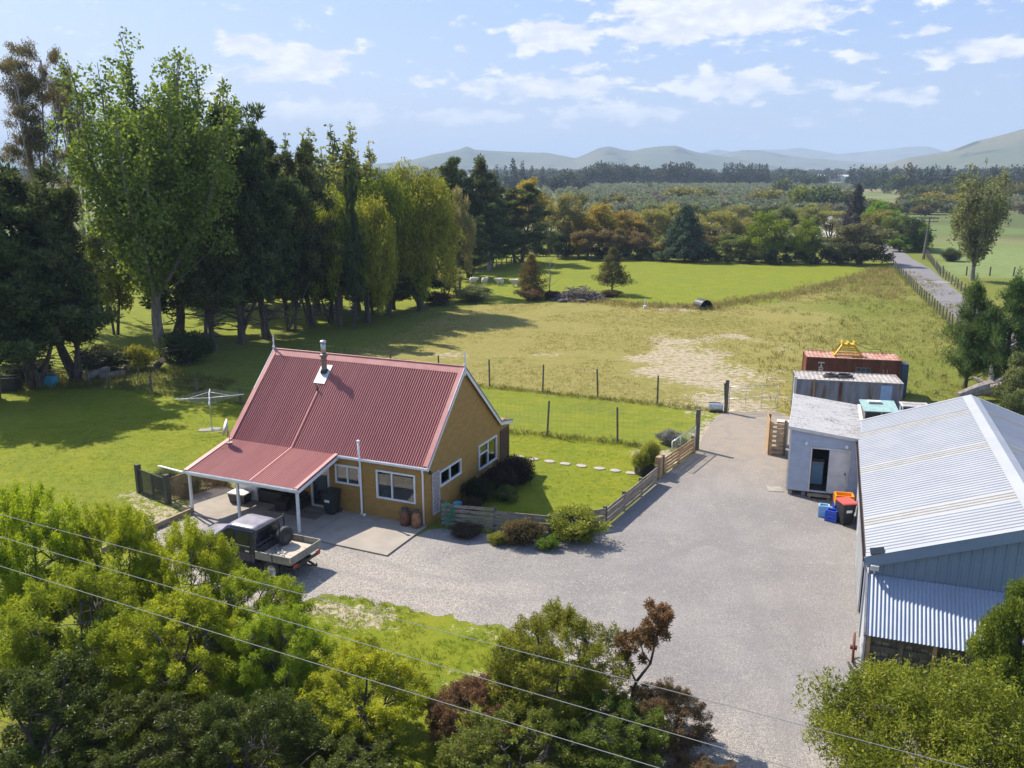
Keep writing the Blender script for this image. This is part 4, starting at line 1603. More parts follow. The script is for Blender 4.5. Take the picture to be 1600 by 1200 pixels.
sp = wheel_mb().build('tyre', M['rubber'], UT, smooth=True)
sp.location = (1.28, -.42, 1.20)
sp.rotation_euler = (0, R(8), R(75))
rm = rim_mb().build('rim', M['dark_metal'], sp)
for x, s in ((.95, 1), (.95, -1), (4.15, 1), (4.15, -1)):
    wv = wheel_mb(.24, .37).build('wheel', M['rubber'], UT, smooth=True)
    wv.location = (x, s * .74, .37)
    rim_mb(.24, .37).build('rim', M['steel'], wv)
    if x > 2:
        mb = MB()
        mb.torus((x, s * .872, .40), .43, .035, 'y', 24, 6)
        mb.build('wheel_arch', M['black'], UT)
mb = MB()
mb.bar((.1, -.2, .48), (-.30, -.05, .46), .06)
mb.bar((.1, .2, .48), (-.30, .05, .46), .06)
mb.bar((-.25, 0, .46), (-.48, 0, .47), .07, .05)
mb.lathe([(.02, 0), (.03, .04), (.025, .08), (.0, .09)], 8, (-.45, 0, .49))
mb.bar((-.02, -.80, .60), (-.02, .80, .60), .06, .10)
mb.build('tow_bar', M['dark_metal'], UT)
for s in (1, -1):
    mb = MB()
    mb.box(-.06, s * .68 - .13, .62, -.025, s * .68 + .13, .72)
    mb.build('tail_light', M['lamp_red'], UT)
    mb = MB()
    mb.box(.50, s * .74 - .14, .22, .515, s * .74 + .14, .62)
    mb.build('mud_flap', M['rubber'], UT)
# load: two loading ramps
for i, yy in enumerate((.15, .40)):
    mb = MB()
    mb.bar((1.45, yy - .45, .87 + i * .004), (.62, yy + .35, .87 + i * .004), .03, .05)
    mb.bar((1.52, yy - .30, .87 + i * .004), (.69, yy + .50, .87 + i * .004), .03, .05)
    for k in range(7):
        f = (k + .5) / 7
        mb.bar((1.45 - .83 * f, yy - .45 + .8 * f, .87), (1.52 - .83 * f, yy - .30 + .8 * f, .87), .03, .02)
    o = mb.build('loading_ramp', M['steel'])
    o.matrix_world = Matrix.Translation(UT.location) @ Matrix.Rotation(UT.rotation_euler.z, 4, 'Z')
    tag(o, ['grey loading ramp lying across the ute tray, nearer the spare wheel', 'grey loading ramp lying across the ute tray, nearer the camera side'][i], 'ramp', 'loading ramps in the ute tray')

# ------------------------------------------------------------------ garden board fence
def posts_and_boards(t, pts, hts, nb, bw=.15, gap=.035, bt=.03, pw=.13, mat='grey_board', base=.08, side=-1, sub=2.4, pmat='post_wood', jitter=.012):
    r = random.Random(5)
    for i in range(len(pts) - 1):
        a, c = Vector((*pts[i], 0)), Vector((*pts[i + 1], 0))
        L = (c - a).length
        k = max(1, round(L / sub))
        d = (c - a) / L
        nv = Vector((d.y, -d.x, 0)) * side
        for j in range(k + (1 if i == len(pts) - 2 else 0)):
            f = j / k
            p = a.lerp(c, f)
            h = hts[i] + (hts[i + 1] - hts[i]) * f + r.uniform(.02, .06)
            mb = MB()
            mb.box(-pw / 2, -pw / 2, 0, pw / 2, pw / 2, h)
            o = mb.build('post', M[pmat], t)
            o.location = p
            o.rotation_euler = (r.uniform(-.02, .02), r.uniform(-.02, .02), math.atan2(d.y, d.x))
        for j in range(k):
            for b_ in range(nb):
                z = base + b_ * (bw + gap) + bw / 2 + r.uniform(-jitter, jitter)
                h0 = hts[i] + (hts[i + 1] - hts[i]) * (j + .5) / k
                z *= h0 / (base + nb * (bw + gap))
                mb = MB()
                p0 = a.lerp(c, j / k) + nv * (pw / 2 + bt / 2 + .002) + d * .01
                p1 = a.lerp(c, (j + 1) / k) + nv * (pw / 2 + bt / 2 + .002) - d * .01
                p0.z = z + r.uniform(-jitter, jitter)
                p1.z = z + r.uniform(-jitter, jitter)
                mb.bar(p0, p1, bt, bw * r.uniform(.9, 1.02))
                mb.build('board', M[mat], t)


t = thing('garden_fence', 'weathered grey board fence enclosing the front lawn from the house corner round to the gate', 'fence')
posts_and_boards(t, [(-3.0, 35.15), (1.55, 34.05), (3.98, 35.12), (7.0, 40.45)], [1.15, .92, .86, .90], 5, side=1)
t = thing('rail_fence', 'short tan rail fence behind the open steel gate, ending at its tall post', 'fence')
posts_and_boards(t, [(7.55, 41.75), (9.75, 45.25)], [.98, .92], 5, bw=.13, gap=.06, mat='tan_wood', side=1, sub=1.9)
mb = MB()
mb.box(-.17, -.14, 0, .17, .14, 1.1)
o = mb.build('gate_pillar', M['tan_wood'])
o.location = (7.3, 41.3, 0)
o.rotation_euler = (0, 0, R(58))
tag(bevel(o, .02, 1), 'thick pale timber post beside the yellow-green shrub at the gap in the fence', 'post')
mb = MB()
mb.tube([(0, 0, 0), (0, 0, 2.28)], .13, 12)
o = mb.build('strainer_post', M['post_wood'])
o.location = (10.12, 45.85, 0)
tag(o, 'tall grey strainer post that the open steel gate hangs on', 'post', 'tall strainer posts at the gateways')
mb = MB()
mb.tube([(0, 0, 0), (0, 0, 2.1)], .12, 12)
o = mb.build('strainer_post', M['post_wood'])
o.location = (13.55, 53.55, 0)
tag(o, 'tall dark strainer post next to the steel drum at the far gate', 'post', 'tall strainer posts at the gateways')


def steel_gate(name, label, p, q, z0, h, nx, tubes, mesh):
    t = thing(name, label, 'gate', (*p, 0), math.atan2(q[1] - p[1], q[0] - p[0]))
    L = math.hypot(q[0] - p[0], q[1] - p[1])
    mb = MB()
    for a, b_ in (((0, z0), (L, z0)), ((0, z0 + h), (L, z0 + h)), ((0, z0), (0, z0 + h)), ((L, z0), (L, z0 + h))):
        mb.tube([(a[0], 0, a[1]), (b_[0], 0, b_[1])], tubes, 8)
    mb.tube([(0, 0, z0 + h * .5), (L, 0, z0 + h * .5)], tubes * .8, 8)
    for i in range(1, nx):
        mb.tube([(L * i / nx, 0, z0), (L * i / nx, 0, z0 + h)], tubes * .7, 8)
    mb.build('frame', M['steel'], t, smooth=True)
    mb = MB()
    k = int(L / mesh)
    for i in range(1, k):
        mb.bar((L * i / k, .012, z0), (L * i / k, .012, z0 + h), .006)
    k = int(h / mesh)
    for i in range(1, k):
        mb.bar((0, .014, z0 + h * i / k), (L, .014, z0 + h * i / k), .006)
    mb.build('wire_mesh', M['steel'], t)
    return t


steel_gate('farm_gate', 'open galvanised steel gate standing against the tan rail fence', (8.18, 42.75), (10.0, 45.72), .10, 1.30, 3, .028, .11)
steel_gate('farm_gate', 'closed light steel gate across the far end of the gravel drive', (13.72, 53.52), (16.95, 54.05), .12, 1.55, 3, .018, .16)
# steel drum lying by the far gate post
t = thing('drum', 'grey steel drum lying in the grass against the far gate post', 'drum', (12.95, 53.75, .29), R(-10))
mb = MB()
for k in range(1):
    prof = [(.0, -.43), (.27, -.43), (.285, -.42), (.285, -.15), (.30, -.14), (.30, -.12), (.285, -.11), (.285, .13), (.30, .14), (.30, .16), (.285, .17), (.285, .42), (.27, .43), (.0, .43)]
    mb.lathe(prof, 20)
o = mb.build('body', M['steel'], t)
o.rotation_euler = (0, R(90), 0)
mb = MB()
mb.box(-.45, -.06, .24, .30, .10, .30)
mb.build('strap', M['black'], t)

# ------------------------------------------------------------------ deer-fence lines of tall posts and wire
def wire_fence(name, label, pts, h, r_post=.06, wires=6, z_lo=.2, jit=.03, mat='post_wood', stays=0, group=None):
    t = thing(name, label, 'fence', group=group)
    r = random.Random(len(pts) * 7 + int(h * 10))
    tops = []
    for i, p in enumerate(pts):
        hh = (p[2] if len(p) > 2 else h) * r.uniform(.97, 1.03)
        z0 = ground_z(p[0], p[1])
        mb = MB()
        mb.tube([(0, 0, 0), (0, 0, hh - .02), (0, 0, hh)], [r_post, r_post * .94, r_post * .7], 8)
        o = mb.build('post', M[mat], t)
        o.location = (p[0], p[1], z0)
        o.rotation_euler = (r.gauss(0, jit), r.gauss(0, jit), r.uniform(0, 3))
    mb = MB()
    for i in range(len(pts) - 1):
        a, c = pts[i], pts[i + 1]
        for k in range(wires):
            z = z_lo + (h * .96 - z_lo) * k / (wires - 1)
            mb.bar((a[0], a[1], ground_z(*a[:2]) + z), (c[0], c[1], ground_z(*c[:2]) + z), .007)
        for k in range(1, stays + 1):
            f = k / (stays + 1)
            x, y = a[0] + (c[0] - a[0]) * f, a[1] + (c[1] - a[1]) * f
            mb.bar((x, y, .05), (x, y, h * .95), .005)
    if wires:
        mb.build('wire', M['fence_wire'], t)
    return t


wire_fence('deer_fence', 'tall post and wire fence between the house lawn strip and the dry paddock', [(-16.1, 66.6), (-12.6, 65.0), (-9.0, 63.45), (-5.3, 61.95), (-1.59, 60.45), (2.13, 58.95), (5.80, 57.34), (9.52, 55.48), (13.52, 53.5)], 1.98, stays=9)
wire_fence('deer_fence', 'tall two-post wire fence across the lawn right of the house gable', [(-5.8, 51.1), (-1.9, 49.8), (2.03, 48.42), (5.93, 47.06), (10.1, 45.8)], 2.08, wires=8, stays=14)
wire_fence('lawn_fence', 'low fence of stout posts along the back of the left lawn beyond the clothesline', [(-28.6, 60.2), (-24.93, 58.76), (-21.47, 57.87), (-17.74, 55.48), (-13.2, 53.8)], 1.2, r_post=.09, wires=3, jit=.05)
wire_fence('stake_fence', 'line of thin leaning stakes near the blue trough and fallen logs', [(-33.6, 61.6, .9), (-32.2, 62.0, 1.1), (-30.4, 61.1, 1.25), (-28.9, 63.1, 1.0), (-27.4, 62.4, .9), (-26.4, 63.6, 1.1)], 1.0, r_post=.045, wires=2, jit=.12)
# old stock-yard rail at far left
t = thing('yard_rail', 'old grey pole rail on posts under the dark trees at far left', 'rail', (-36.4, 61.0, 0))
for (x, y, h) in ((0.0, -.6, 1.55), (3.05, .3, 1.75)):
    mb = MB()
    mb.tube([(x, y, 0), (x, y, h)], .07, 8)
    mb.build('post', M['dead_wood'], t)
mb = MB()
mb.tube([(-.4, -.7, 1.38), (1.4, -.2, 1.62), (3.6, .45, 1.9)], .07, 8)
mb.build('rail', M['dead_wood'], t)
def trough(name, label, loc, rz, size, mat):
    t = thing(name, label, 'trough', loc, rz)
    sx, sy, sz = size
    mb = MB()
    for (x0, y0, x1, y1) in ((-sx / 2, -sy / 2, sx / 2, -sy / 2 + .05), (-sx / 2, sy / 2 - .05, sx / 2, sy / 2), (-sx / 2, -sy / 2 + .05, -sx / 2 + .05, sy / 2 - .05), (sx / 2 - .05, -sy / 2 + .05, sx / 2, sy / 2 - .05)):
        mb.box(x0, y0, .0, x1, y1, sz)
    mb.box(-sx / 2 + .05, -sy / 2 + .05, 0, sx / 2 - .05, sy / 2 - .05, .08)
    mb.build('basin', M[mat], t)
    mb = MB()
    for (x0, y0, x1, y1) in ((-sx / 2 - .03, -sy / 2 - .03, sx / 2 + .03, -sy / 2 + .05), (-sx / 2 - .03, sy / 2 - .05, sx / 2 + .03, sy / 2 + .03)):
        mb.box(x0, y0, sz + .002, x1, y1, sz + .05)
    mb.build('rim', M[mat], t)


trough('water_trough', 'turquoise blue plastic trough in the shade under the left trees', (-33.1, 60.55, 0), R(-8), (1.35, .7, .75), 'tank_blue')
trough('water_trough', 'long black trough in deep shade at the left edge', (-36.0, 59.4, 0), R(5), (3.0, 1.0, .9), 'black')

# ------------------------------------------------------------------ lattice screen left of the porch
t = thing('lattice_screen', 'dark lattice fence around a plant bed left of the porch', 'lattice fence')
A_, B_, C_ = Vector((-17.65, 39.2, 0)), Vector((-15.75, 37.75, 0)), Vector((-13.9, 40.2, 0))
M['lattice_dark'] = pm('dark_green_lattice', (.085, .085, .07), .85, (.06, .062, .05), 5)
M['lattice_sunlit'] = pm('sunlit_lattice', (.22, .17, .10), .85, (.16, .125, .08), 5)  # paler copy of the lattice, sunlight put into its colour
for p in (A_, (A_ + B_) / 2, B_, (B_ + C_) / 2, C_):
    mb = MB()
    big = p in (A_, B_)
    w_ = .11 if big else .05
    mb.box(-w_, -w_, 0, w_, w_, 1.4 if big else 1.22)
    o = mb.build('post', M['lattice_dark'], t)
    o.location = p
    o.rotation_euler = (0, 0, math.atan2((B_ - A_).y, (B_ - A_).x))
for a, c, mt in ((A_, B_, 'lattice_dark'), (B_, C_, 'lattice_sunlit')):
    d = (c - a).normalized()
    L = (c - a).length
    lattice(t, a, d, Vector((d.y, -d.x, 0)), .06, L - .06, .08, 1.2, mt, .11, .035, 'lattice')

# ------------------------------------------------------------------ rotary clothesline
t = thing('clothesline', 'rotary clothesline with four long arms on the left lawn', 'clothesline', (-17.75, 49.75, 0), R(12))
mb = MB()
mb.tube([(0, 0, 0), (0, 0, 2.32)], .032, 10)
mb.build('mast', M['steel'], t, smooth=True)
arms = []
for k in range(4):
    a = R(6 + 90 * k)
    tip = Vector((math.cos(a) * 1.95, math.sin(a) * 1.95, 1.98))
    arms.append(tip)
    mb = MB()
    mb.tube([(0, 0, 1.93), tip], .024, 8)
    mb.tube([(0, 0, 2.28), tip * .62 + Vector((0, 0, .74))], .012, 6)
    mb.build('arm', M['white_pvc'], t, smooth=True)
mb = MB()
for f in (.3, .44, .58, .72, .86, 1.0):
    for k in range(4):
        a, c = arms[k], arms[(k + 1) % 4]
        pa = Vector((a.x * f, a.y * f, 1.93 + .05 * f + .03))
        pc = Vector((c.x * f, c.y * f, 1.93 + .05 * f + .03))
        mb.bar(pa, pc, .008)
mb.build('line', M['power'], t)
mb = MB()
mb.prism([(-.75, -.3), (-.1, -.4), (.5, -.25), (.55, .2), (-.05, .35), (-.7, .15)], 'z', .002, .03)
mb.build('base', M['concrete_old'], t)

# ------------------------------------------------------------------ stepping stones across the right-hand lawn
stones = [(0.34, 44.54), (1.15, 44.12), (1.98, 43.75), (2.78, 43.36), (3.6, 43.02), (4.48, 42.60), (5.25, 42.28), (6.0, 41.92)]
names = ['nearest the house wall', 'second from the house', 'third from the house', 'fourth from the house', 'fourth from the garden fence', 'third from the garden fence', 'second from the garden fence', 'nearest the garden fence']
for i, (x, y) in enumerate(stones):
    r = random.Random(i)
    mb = MB()
    n = 9
    poly = [(.31 * math.cos(2 * PI * k / n) * r.uniform(.85, 1.1), .22 * math.sin(2 * PI * k / n) * r.uniform(.85, 1.15)) for k in range(n)]
    mb.prism(poly, 'z', -.02, .045)
    o = mb.build('stepping_stone', M['paver'])
    o.location = (x, y, 0)
    o.rotation_euler = (0, 0, R(-26))
    tag(bevel(o, .01, 1), 'pale stepping stone in the right-hand lawn, ' + names[i], 'stepping stone', 'stepping stones across the right-hand lawn')

# hose and small things by the fence corner
t = thing('garden_hose', 'green garden hose looped over the board fence by the house corner', 'hose', (-2.75, 35.0, 0))
for k in range(5):
    mb = MB()
    pts = []
    for i in range(15):
        a = PI * 2 * i / 14
        pts.append((.16 * math.sin(a) * (1 + .1 * k) + .02 * k, -.10 - .018 * k, .84 + .31 * math.cos(a) * (1 + .12 * k) - .05 * k))
    mb.tube(pts, .016, 6)
    mb.build('coil', M['hose'], t, smooth=True)
mb = MB()
mb.tube([(.05, -.15, .45), (.0, -.2, .12), (-.1, -.35, .03), (-.25, -.4, .03)], .016, 6)
mb.build('hose_end', M['hose'], t, smooth=True)
t = thing('bucket', 'turquoise bucket behind the board fence by the house corner', 'bucket', (-2.35, 35.55, .62))
mb = MB()
mb.lathe([(.0, 0), (.15, 0), (.19, .26), (.205, .28), (.17, .27), (.13, .03)], 16)
mb.build('body', M['tank_blue'], t, smooth=True)
mb = MB()
mb.tube([(.19 * math.cos(a), 0, .26 + .16 * math.sin(a)) for a in np.linspace(0, PI, 9)], .008, 5)
mb.build('handle', M['dark_metal'], t)
box_thing('bucket_stand', 'low timber box behind the fence carrying the turquoise bucket', 'box', (-2.35, 35.55, 0), HYAW, (.5, .4, .54), 'post_wood')
box_thing('planter', 'dark square planter under the twin yellow-green shrubs by the fence end', 'planter', (6.72, 41.85, 0), R(30), (.95, .6, .34), 'black')
t = thing('tub_planter', 'round dark tub planter with dry stems behind the gate pillar', 'planter', (7.35, 44.6, 0))
mb = MB()
mb.lathe([(.3, 0), (.40, .38), (.43, .40), (.38, .41), (.34, .34), (.0, .33)], 18)
mb.build('tub', M['dark_metal'], t, smooth=True)

# ------------------------------------------------------------------ weatherboard hut
HU = thing('hut', 'pale grey weatherboard hut with white roof and one dark open door', 'hut', (12.95, 38.99, 0), R(-19))
HWd, HD, HF, ZL, ZRr = 3.12, 6.3, .26, 3.32, 2.98
opH = [(1.0, 1.74, .34, 2.36)]


def mono(z):
    if z is None:
        return ZL - .03
    if z <= ZRr:
        return (0, HWd)
    return (0, max(.01, HWd * (ZL - z) / (ZL - ZRr)))


mb = MB()
lap_wall(mb, (0, 0, 0), (1, 0, 0), (0, -1, 0), mono, opH, row=.15, z0=HF, proud=.034)
mb.build('wall', M['hut_wall'], HU)
mb = MB()
lap_wall(mb, (0, 0, 0), (0, 1, 0), (-1, 0, 0), lambda z: (0, HD) if z is not None else ZL - .04, (), row=.15, z0=HF, proud=.034)
mb.build('wall', M['cream'], HU)
mb = MB()
lap_wall(mb, (HWd, 0, 0), (0, 1, 0), (1, 0, 0), lambda z: (0, HD) if z is not None else ZRr - .04, (), row=.15, z0=HF, proud=.034)
mb.build('wall', M['hut_wall'], HU)
mb = MB()
lap_wall(mb, (0, HD, 0), (1, 0, 0), (0, 1, 0), mono, (), row=.15, z0=HF, proud=.034)
mb.build('wall', M['hut_wall'], HU)
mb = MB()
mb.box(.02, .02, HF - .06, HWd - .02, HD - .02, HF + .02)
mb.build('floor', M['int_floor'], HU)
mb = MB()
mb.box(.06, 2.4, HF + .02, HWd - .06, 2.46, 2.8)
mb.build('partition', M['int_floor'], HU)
for x in (0, HWd):
    mb = MB()
    mb.box(x - .045, -.045, HF - .02, x + .045, .045, (ZL if x == 0 else ZRr) - .03)
    mb.build('corner_board', M['cream' if x == 0 else 'hut_wall'], HU)


def lichen_roof():
    m, b, out = base_mat('lichened_white_roof')
    t = b.new('ShaderNodeTexCoord')
    p = b.new('ShaderNodeBsdfPrincipled')
    p.inputs['Roughness'].default_value = .8
    mp = b.new('ShaderNodeMapping')
    mp.inputs['Scale'].default_value = (1, 3.2, 1)
    b.link(t.outputs['Object'], mp.inputs[0])
    sp_ = b.new('ShaderNodeSeparateXYZ')
    b.link(t.outputs['Object'], sp_.inputs[0])
    c = b.mix(b.ramp(b.noise(mp.outputs[0], 1.2, 6, .65), .35, .65), (.43, .42, .42, 1), (.36, .35, .34, 1))
    spots = b.ramp(b.m('ADD', b.noise(t.outputs['Object'], 9, 5, .7), b.m('MULTIPLY', b.m('SUBTRACT', b.noise(t.outputs['Object'], 1.1, 2), .5), .35)), .545, .63)
    c = b.mix(b.m('MULTIPLY', spots, .7), c, (.085, .08, .085, 1))
    streak = b.m('MULTIPLY', b.ramp(b.noise(mp.outputs[0], 2.4, 4, .6), .5, .75), b.ramp(sp_.outputs[0], 1.6, 3.1))
    c = b.mix(streak, c, (.20, .165, .13, 1))
    b.link(c, p.inputs['Base Color'])
    b.link(p.outputs[0], out.inputs[0])
    return m


M['hut_roof'] = lichen_roof()
mb = MB()
o1 = .09
z0_, z1_ = ZL + .03 + o1 * (ZL - ZRr) / HWd, ZRr + .03 - o1 * (ZL - ZRr) / HWd
corr(mb, (-o1, -.12, z0_), (0, HD + .24, 0), (HWd + 2 * o1, 0, z1_ - z0_), .15, .012)
o = mb.build('roof', M['hut_roof'], HU, smooth=True)
mb = MB()
mb.bar((-o1, -.125, z0_ - .07), (HWd + o1, -.125, z1_ - .07), .025, .15)
mb.build('fascia', M['cream'], HU)
mb = MB()
mb.bar((-o1, -.12, z0_ - .06), (-o1, HD + .12, z0_ - .06), .025, .14)
mb.build('fascia', M['cream'], HU)
mb = MB()
mb.bar((HWd + .06, -.12, z1_ + .01), (HWd + .06, HD + .12, z1_ + .01), .14, .07)
mb.build('fascia', M['cream'], HU)
# door opening trim, closed leaf, lamps, step, piles
mb = MB()
for a, c in (((.965, HF), (.965, 2.42)), ((.965, 2.40), (2.64, 2.40)), ((2.62, HF), (2.62, 2.38))):
    mb.bar((a[0], -.03, a[1]), (c[0], -.03, c[1]), .07, .05, up=(0, -1, 0))
mb.build('door_frame', M['cream'], HU)
mb = MB()
mb.box(1.76, -.065, .30, 2.58, -.022, 2.36)
dl = bevel(mb.build('door', M['door_white'], HU), .008, 1)
dl['label'] = 'closed off-white door leaf right of the dark opening'
mb = MB()
for a, c in (((1.80, .34), (1.80, 2.32)), ((2.54, .34), (2.54, 2.32)), ((1.8, .36), (2.54, .36)), ((1.8, 1.18), (2.54, 1.18)), ((1.8, 2.30), (2.54, 2.30))):
    mb.bar((a[0], -.075, a[1]), (c[0], -.075, c[1]), .07, .03, up=(0, -1, 0))
mb.build('door_stile', M['door_white'], dl)
mb = MB()
mb.box(2.47, -.11, 1.22, 2.52, -.09, 1.36)
mb.build('handle', M['dark_metal'], dl)
for x in (.72, 2.46):
    mb = MB()
    mb.tube([(x, -.02, 2.62), (x, -.14, 2.66)], .02, 6)
    mb.lathe([(.03, .05), (.075, -.0), (.07, -.10), (.03, -.14), (0, -.15)], 10, (x, -.15, 2.66))
    mb.build('lamp', M['lamp_clear'], HU, smooth=True)
mb = MB()
mb.box(.93, -.34, .14, 1.95, -.03, .19)
mb.box(1.0, -.30, 0, 1.08, -.06, .14)
mb.box(1.8, -.30, 0, 1.88, -.06, .14)
mb.build('step', M['sleeper'], HU)
for x in (.15, .75, 1.4, 2.1, 2.9):
    for y in (.1, 3.0, 6.0):
        mb = MB()
        mb.box(x - .09, y - .09, 0, x + .09, y + .09, HF - .06)
        mb.build('pile', M['concrete_old'], HU)


def hut_w(x, y, z=0):
    q = Vector((12.95, 38.99, 0)) + Matrix.Rotation(R(-19), 3, 'Z') @ Vector((x, y, z))
    return (q.x, q.y, q.z)


box_thing('cabinet', 'pale cabinet standing in the dark open doorway of the hut', 'cabinet', hut_w(1.3, 1.3, HF + .02), R(-19), (.55, .5, 1.05), 'paleblue_plastic', 'cream')
# upright timber stile beside the hut
t = thing('loading_stile', 'brown timber stile with seven rungs beside the left wall of the hut', 'stile', (14.22, 44.85, 0), R(-12))
for x, y, h in ((-.36, 0, 1.85), (.36, 0, 1.95), (-.36, 1.5, 1.9)):
    mb = MB()
    mb.box(x - .07, y - .07, 0, x + .07, y + .07, h)
    mb.build('post', M['tan_wood'] if x < 0 else M['post_wood'], t)
for k in range(7):
    mb = MB()
    mb.box(-.285, -.05, .10 + k * .255, .285, .05, .22 + k * .255)
    mb.build('rung', M['tan_wood'], t)
mb = MB()
mb.bar((-.47, -.1, 1.0), (-.47, 1.6, 1.0), .04, 1.9)
mb.build('side_panel', M['tan_wood'], t)
box_thing('meter_box', 'cream upright box by the rear left corner of the hut', 'box', (15.0, 46.6, 0), R(-19), (.62, .45, 1.35), 'cream', 'cream')

# ------------------------------------------------------------------ shipping containers
def container(name, label, loc, rz, mat, roofmat, flat=False):
    t = thing(name, label, 'container', loc, rz)
    L, W, H = 6.06, 2.44, 2.59

    def trap(p, q, nrm, z0, z1, pitch=.28, dep=.036, nm='side_panel', mt=mat):
        p, q, nrm = Vector(p), Vector(q), Vector(nrm)
        d = q - p
        ln = d.length
        d /= ln
        pr = []
        x = 0
        k = int(ln / pitch)
        pt = ln / k
        for i in range(k):
            pr += [(x, 0), (x + pt * .25, 0), (x + pt * .5, dep), (x + pt * .75, dep)]
            x += pt
        pr.append((ln, 0))
        mb = MB()
        vs, fs = [], []
        for s, h in pr:
            c = p + d * s - nrm * h
            vs += [c + Vector((0, 0, z0)), c + Vector((0, 0, z1))]
        for i in range(len(pr) - 1):
            fs.append((2 * i, 2 * i + 2, 2 * i + 3, 2 * i + 1))
        mb.add(vs, fs)
        return mb.build(nm, M[mt], t)
    trap((.1, .02, 0), (L - .1, .02, 0), (0, -1, 0), .16, H - .08, .60 if flat else .28, .02 if flat else .036)
    trap((.1, W - .02, 0), (L - .1, W - .02, 0), (0, 1, 0), .16, H - .08)
    trap((.02, .1, 0), (.02, W - .1, 0), (-1, 0, 0), .16, H - .08, nm='end_panel')
    trap((L - .02, .1, 0), (L - .02, W - .1, 0), (1, 0, 0), .16, H - .08, nm='end_panel')
    for x in (0, L):
        for y in (0, W):
            mb = MB()
            mb.box(x - (.0 if x == 0 else .14), y - (.0 if y == 0 else .14), .0, x + (.14 if x == 0 else 0), y + (.14 if y == 0 else 0), H)
            mb.build('corner_post', M[mat], t)
    for y in (.03, W - .03):
        mb = MB()
        mb.box(.14, y - .03, H - .10, L - .14, y + .03, H - .02)
        mb.box(.14, y - .03, .0, L - .14, y + .03, .16)
        mb.build('rail', M[mat], t)
    mb = MB()
    pr = []
    k = 22
    pt = (L - .1) / k
    for i in range(k):
        x = .05 + i * pt
        pr += [(x, .0), (x + pt * .3, .0), (x + pt * .5, .025), (x + pt * .8, .025)]
    pr.append((L - .05, 0))
    vs, fs = [], []
    for s, h in pr:
        vs += [(s, .05, H - .03 + h), (s, W - .05, H - .03 + h)]
    for i in range(len(pr) - 1):
        fs.append((2 * i, 2 * i + 2, 2 * i + 3, 2 * i + 1))
    mb.add(vs, fs)
    mb.build('roof', M[roofmat], t)
    mb = MB()
    for a, c in (((.0, .03), (L, .03)), ((0, W - .03), (L, W - .03)), ((.03, .06), (.03, W - .06)), ((L - .03, .06), (L - .03, W - .06))):
        mb.bar((*a, H + .002), (*c, H + .002), .07, .03)
    mb.build('roof_edge', M[roofmat], t)
    return t


RC = container('shipping_container', 'rusty red-brown container with white letters and a barred vent', (20.05, 58.35, 0), R(-12.5), 'rust', 'rust_roof')
# stacked white letters T R I painted down the side
def strokes(parent, name, segs, mat, y=-.012, w=.075):
    mb = MB()
    for i, (x0, z0, x1, z1) in enumerate(segs):
        mb.bar((x0, y - .002 * (i % 3), z0), (x1, y - .002 * (i % 3), z1), w, .006, up=(0, -1, 0))
    return mb.build(name, mat, parent)


M['letter'] = pm('white_lettering', (.62, .60, .60), .6, (.45, .42, .42), 8)
lx = .98
strokes(RC, 'letter', [(lx - .20, 2.25, lx + .20, 2.25), (lx, 2.25, lx, 1.98), (lx - .175, 2.27, lx - .175, 2.17), (lx + .175, 2.27, lx + .175, 2.17), (lx - .09, 1.985, lx + .09, 1.985)], M['letter'], w=.065)
strokes(RC, 'letter', [(lx - .11, 1.91, lx - .11, 1.62), (lx - .17, 1.90, lx + .09, 1.90), (lx + .09, 1.90, lx + .13, 1.84), (lx + .13, 1.84, lx + .09, 1.77), (lx + .09, 1.77, lx - .11, 1.76), (lx, 1.76, lx + .15, 1.63), (lx - .17, 1.63, lx - .04, 1.63), (lx + .09, 1.63, lx + .2, 1.63)], M['letter'], w=.06)
strokes(RC, 'letter', [(lx, 1.55, lx, 1.27), (lx - .10, 1.54, lx + .10, 1.54), (lx - .10, 1.28, lx + .10, 1.28)], M['letter'], w=.065)
mb = MB()
mb.box(3.25, -.015, 1.48, 4.12, .03, 1.98)
wv = mb.build('vent', M['dark_metal'], RC)
mb = MB()
for a, c in (((3.22, 1.46), (4.15, 1.46)), ((3.22, 2.0), (4.15, 2.0)), ((3.22, 1.46), (3.22, 2.0)), ((4.15, 1.46), (4.15, 2.0)), ((3.53, 1.48), (3.53, 1.98)), ((3.84, 1.48), (3.84, 1.98)), ((3.25, 1.73), (4.12, 1.73))):
    mb.bar((a[0], -.025, a[1]), (c[0], -.025, c[1]), .035, .02, up=(0, -1, 0))
mb.build('bars', M['grey_cont'], wv)
for x in (4.95, 5.2):
    strokes(RC, 'scratch', [(x, 1.55, x + .01, 1.95)], M['letter'], -.012, .02)
mb = MB()
mb.box(6.09, .05, .12, 6.55, .95, 2.35)
bevel(mb.build('open_door', M['blue_steel'], RC), .02, 1)
GC = container('shipping_container', 'weathered grey container behind the hut with rings of hose on its pale roof', (17.30, 51.75, 0), R(-12.5), 'grey_cont', 'grey_cont_roof', True)
for x, w_, mt, z1 in ((1.02, .09, 'tan_wood', 2.66), (2.55, .16, 'rust', 2.5)):
    mb = MB()
    mb.box(x - w_ / 2, -.05, .05, x + w_ / 2, -.003, z1)
    mb.build('batten', M[mt], GC)
mb = MB()
mb.box(4.82, -.012, .9, 5.45, .015, 2.44)
mb.build('patch', M['blue_patch'], GC)['label'] = 'pale blue repainted panel'
mb = MB()
mb.box(-.16, -.08, 0, -.02, .06, 2.75)
mb.build('gutter_post', M['cream'], GC)


def cont_w(c, x, y, z):
    q = c.location + Matrix.Rotation(c.rotation_euler.z, 3, 'Z') @ Vector((x, y, z))
    return (q.x, q.y, q.z)


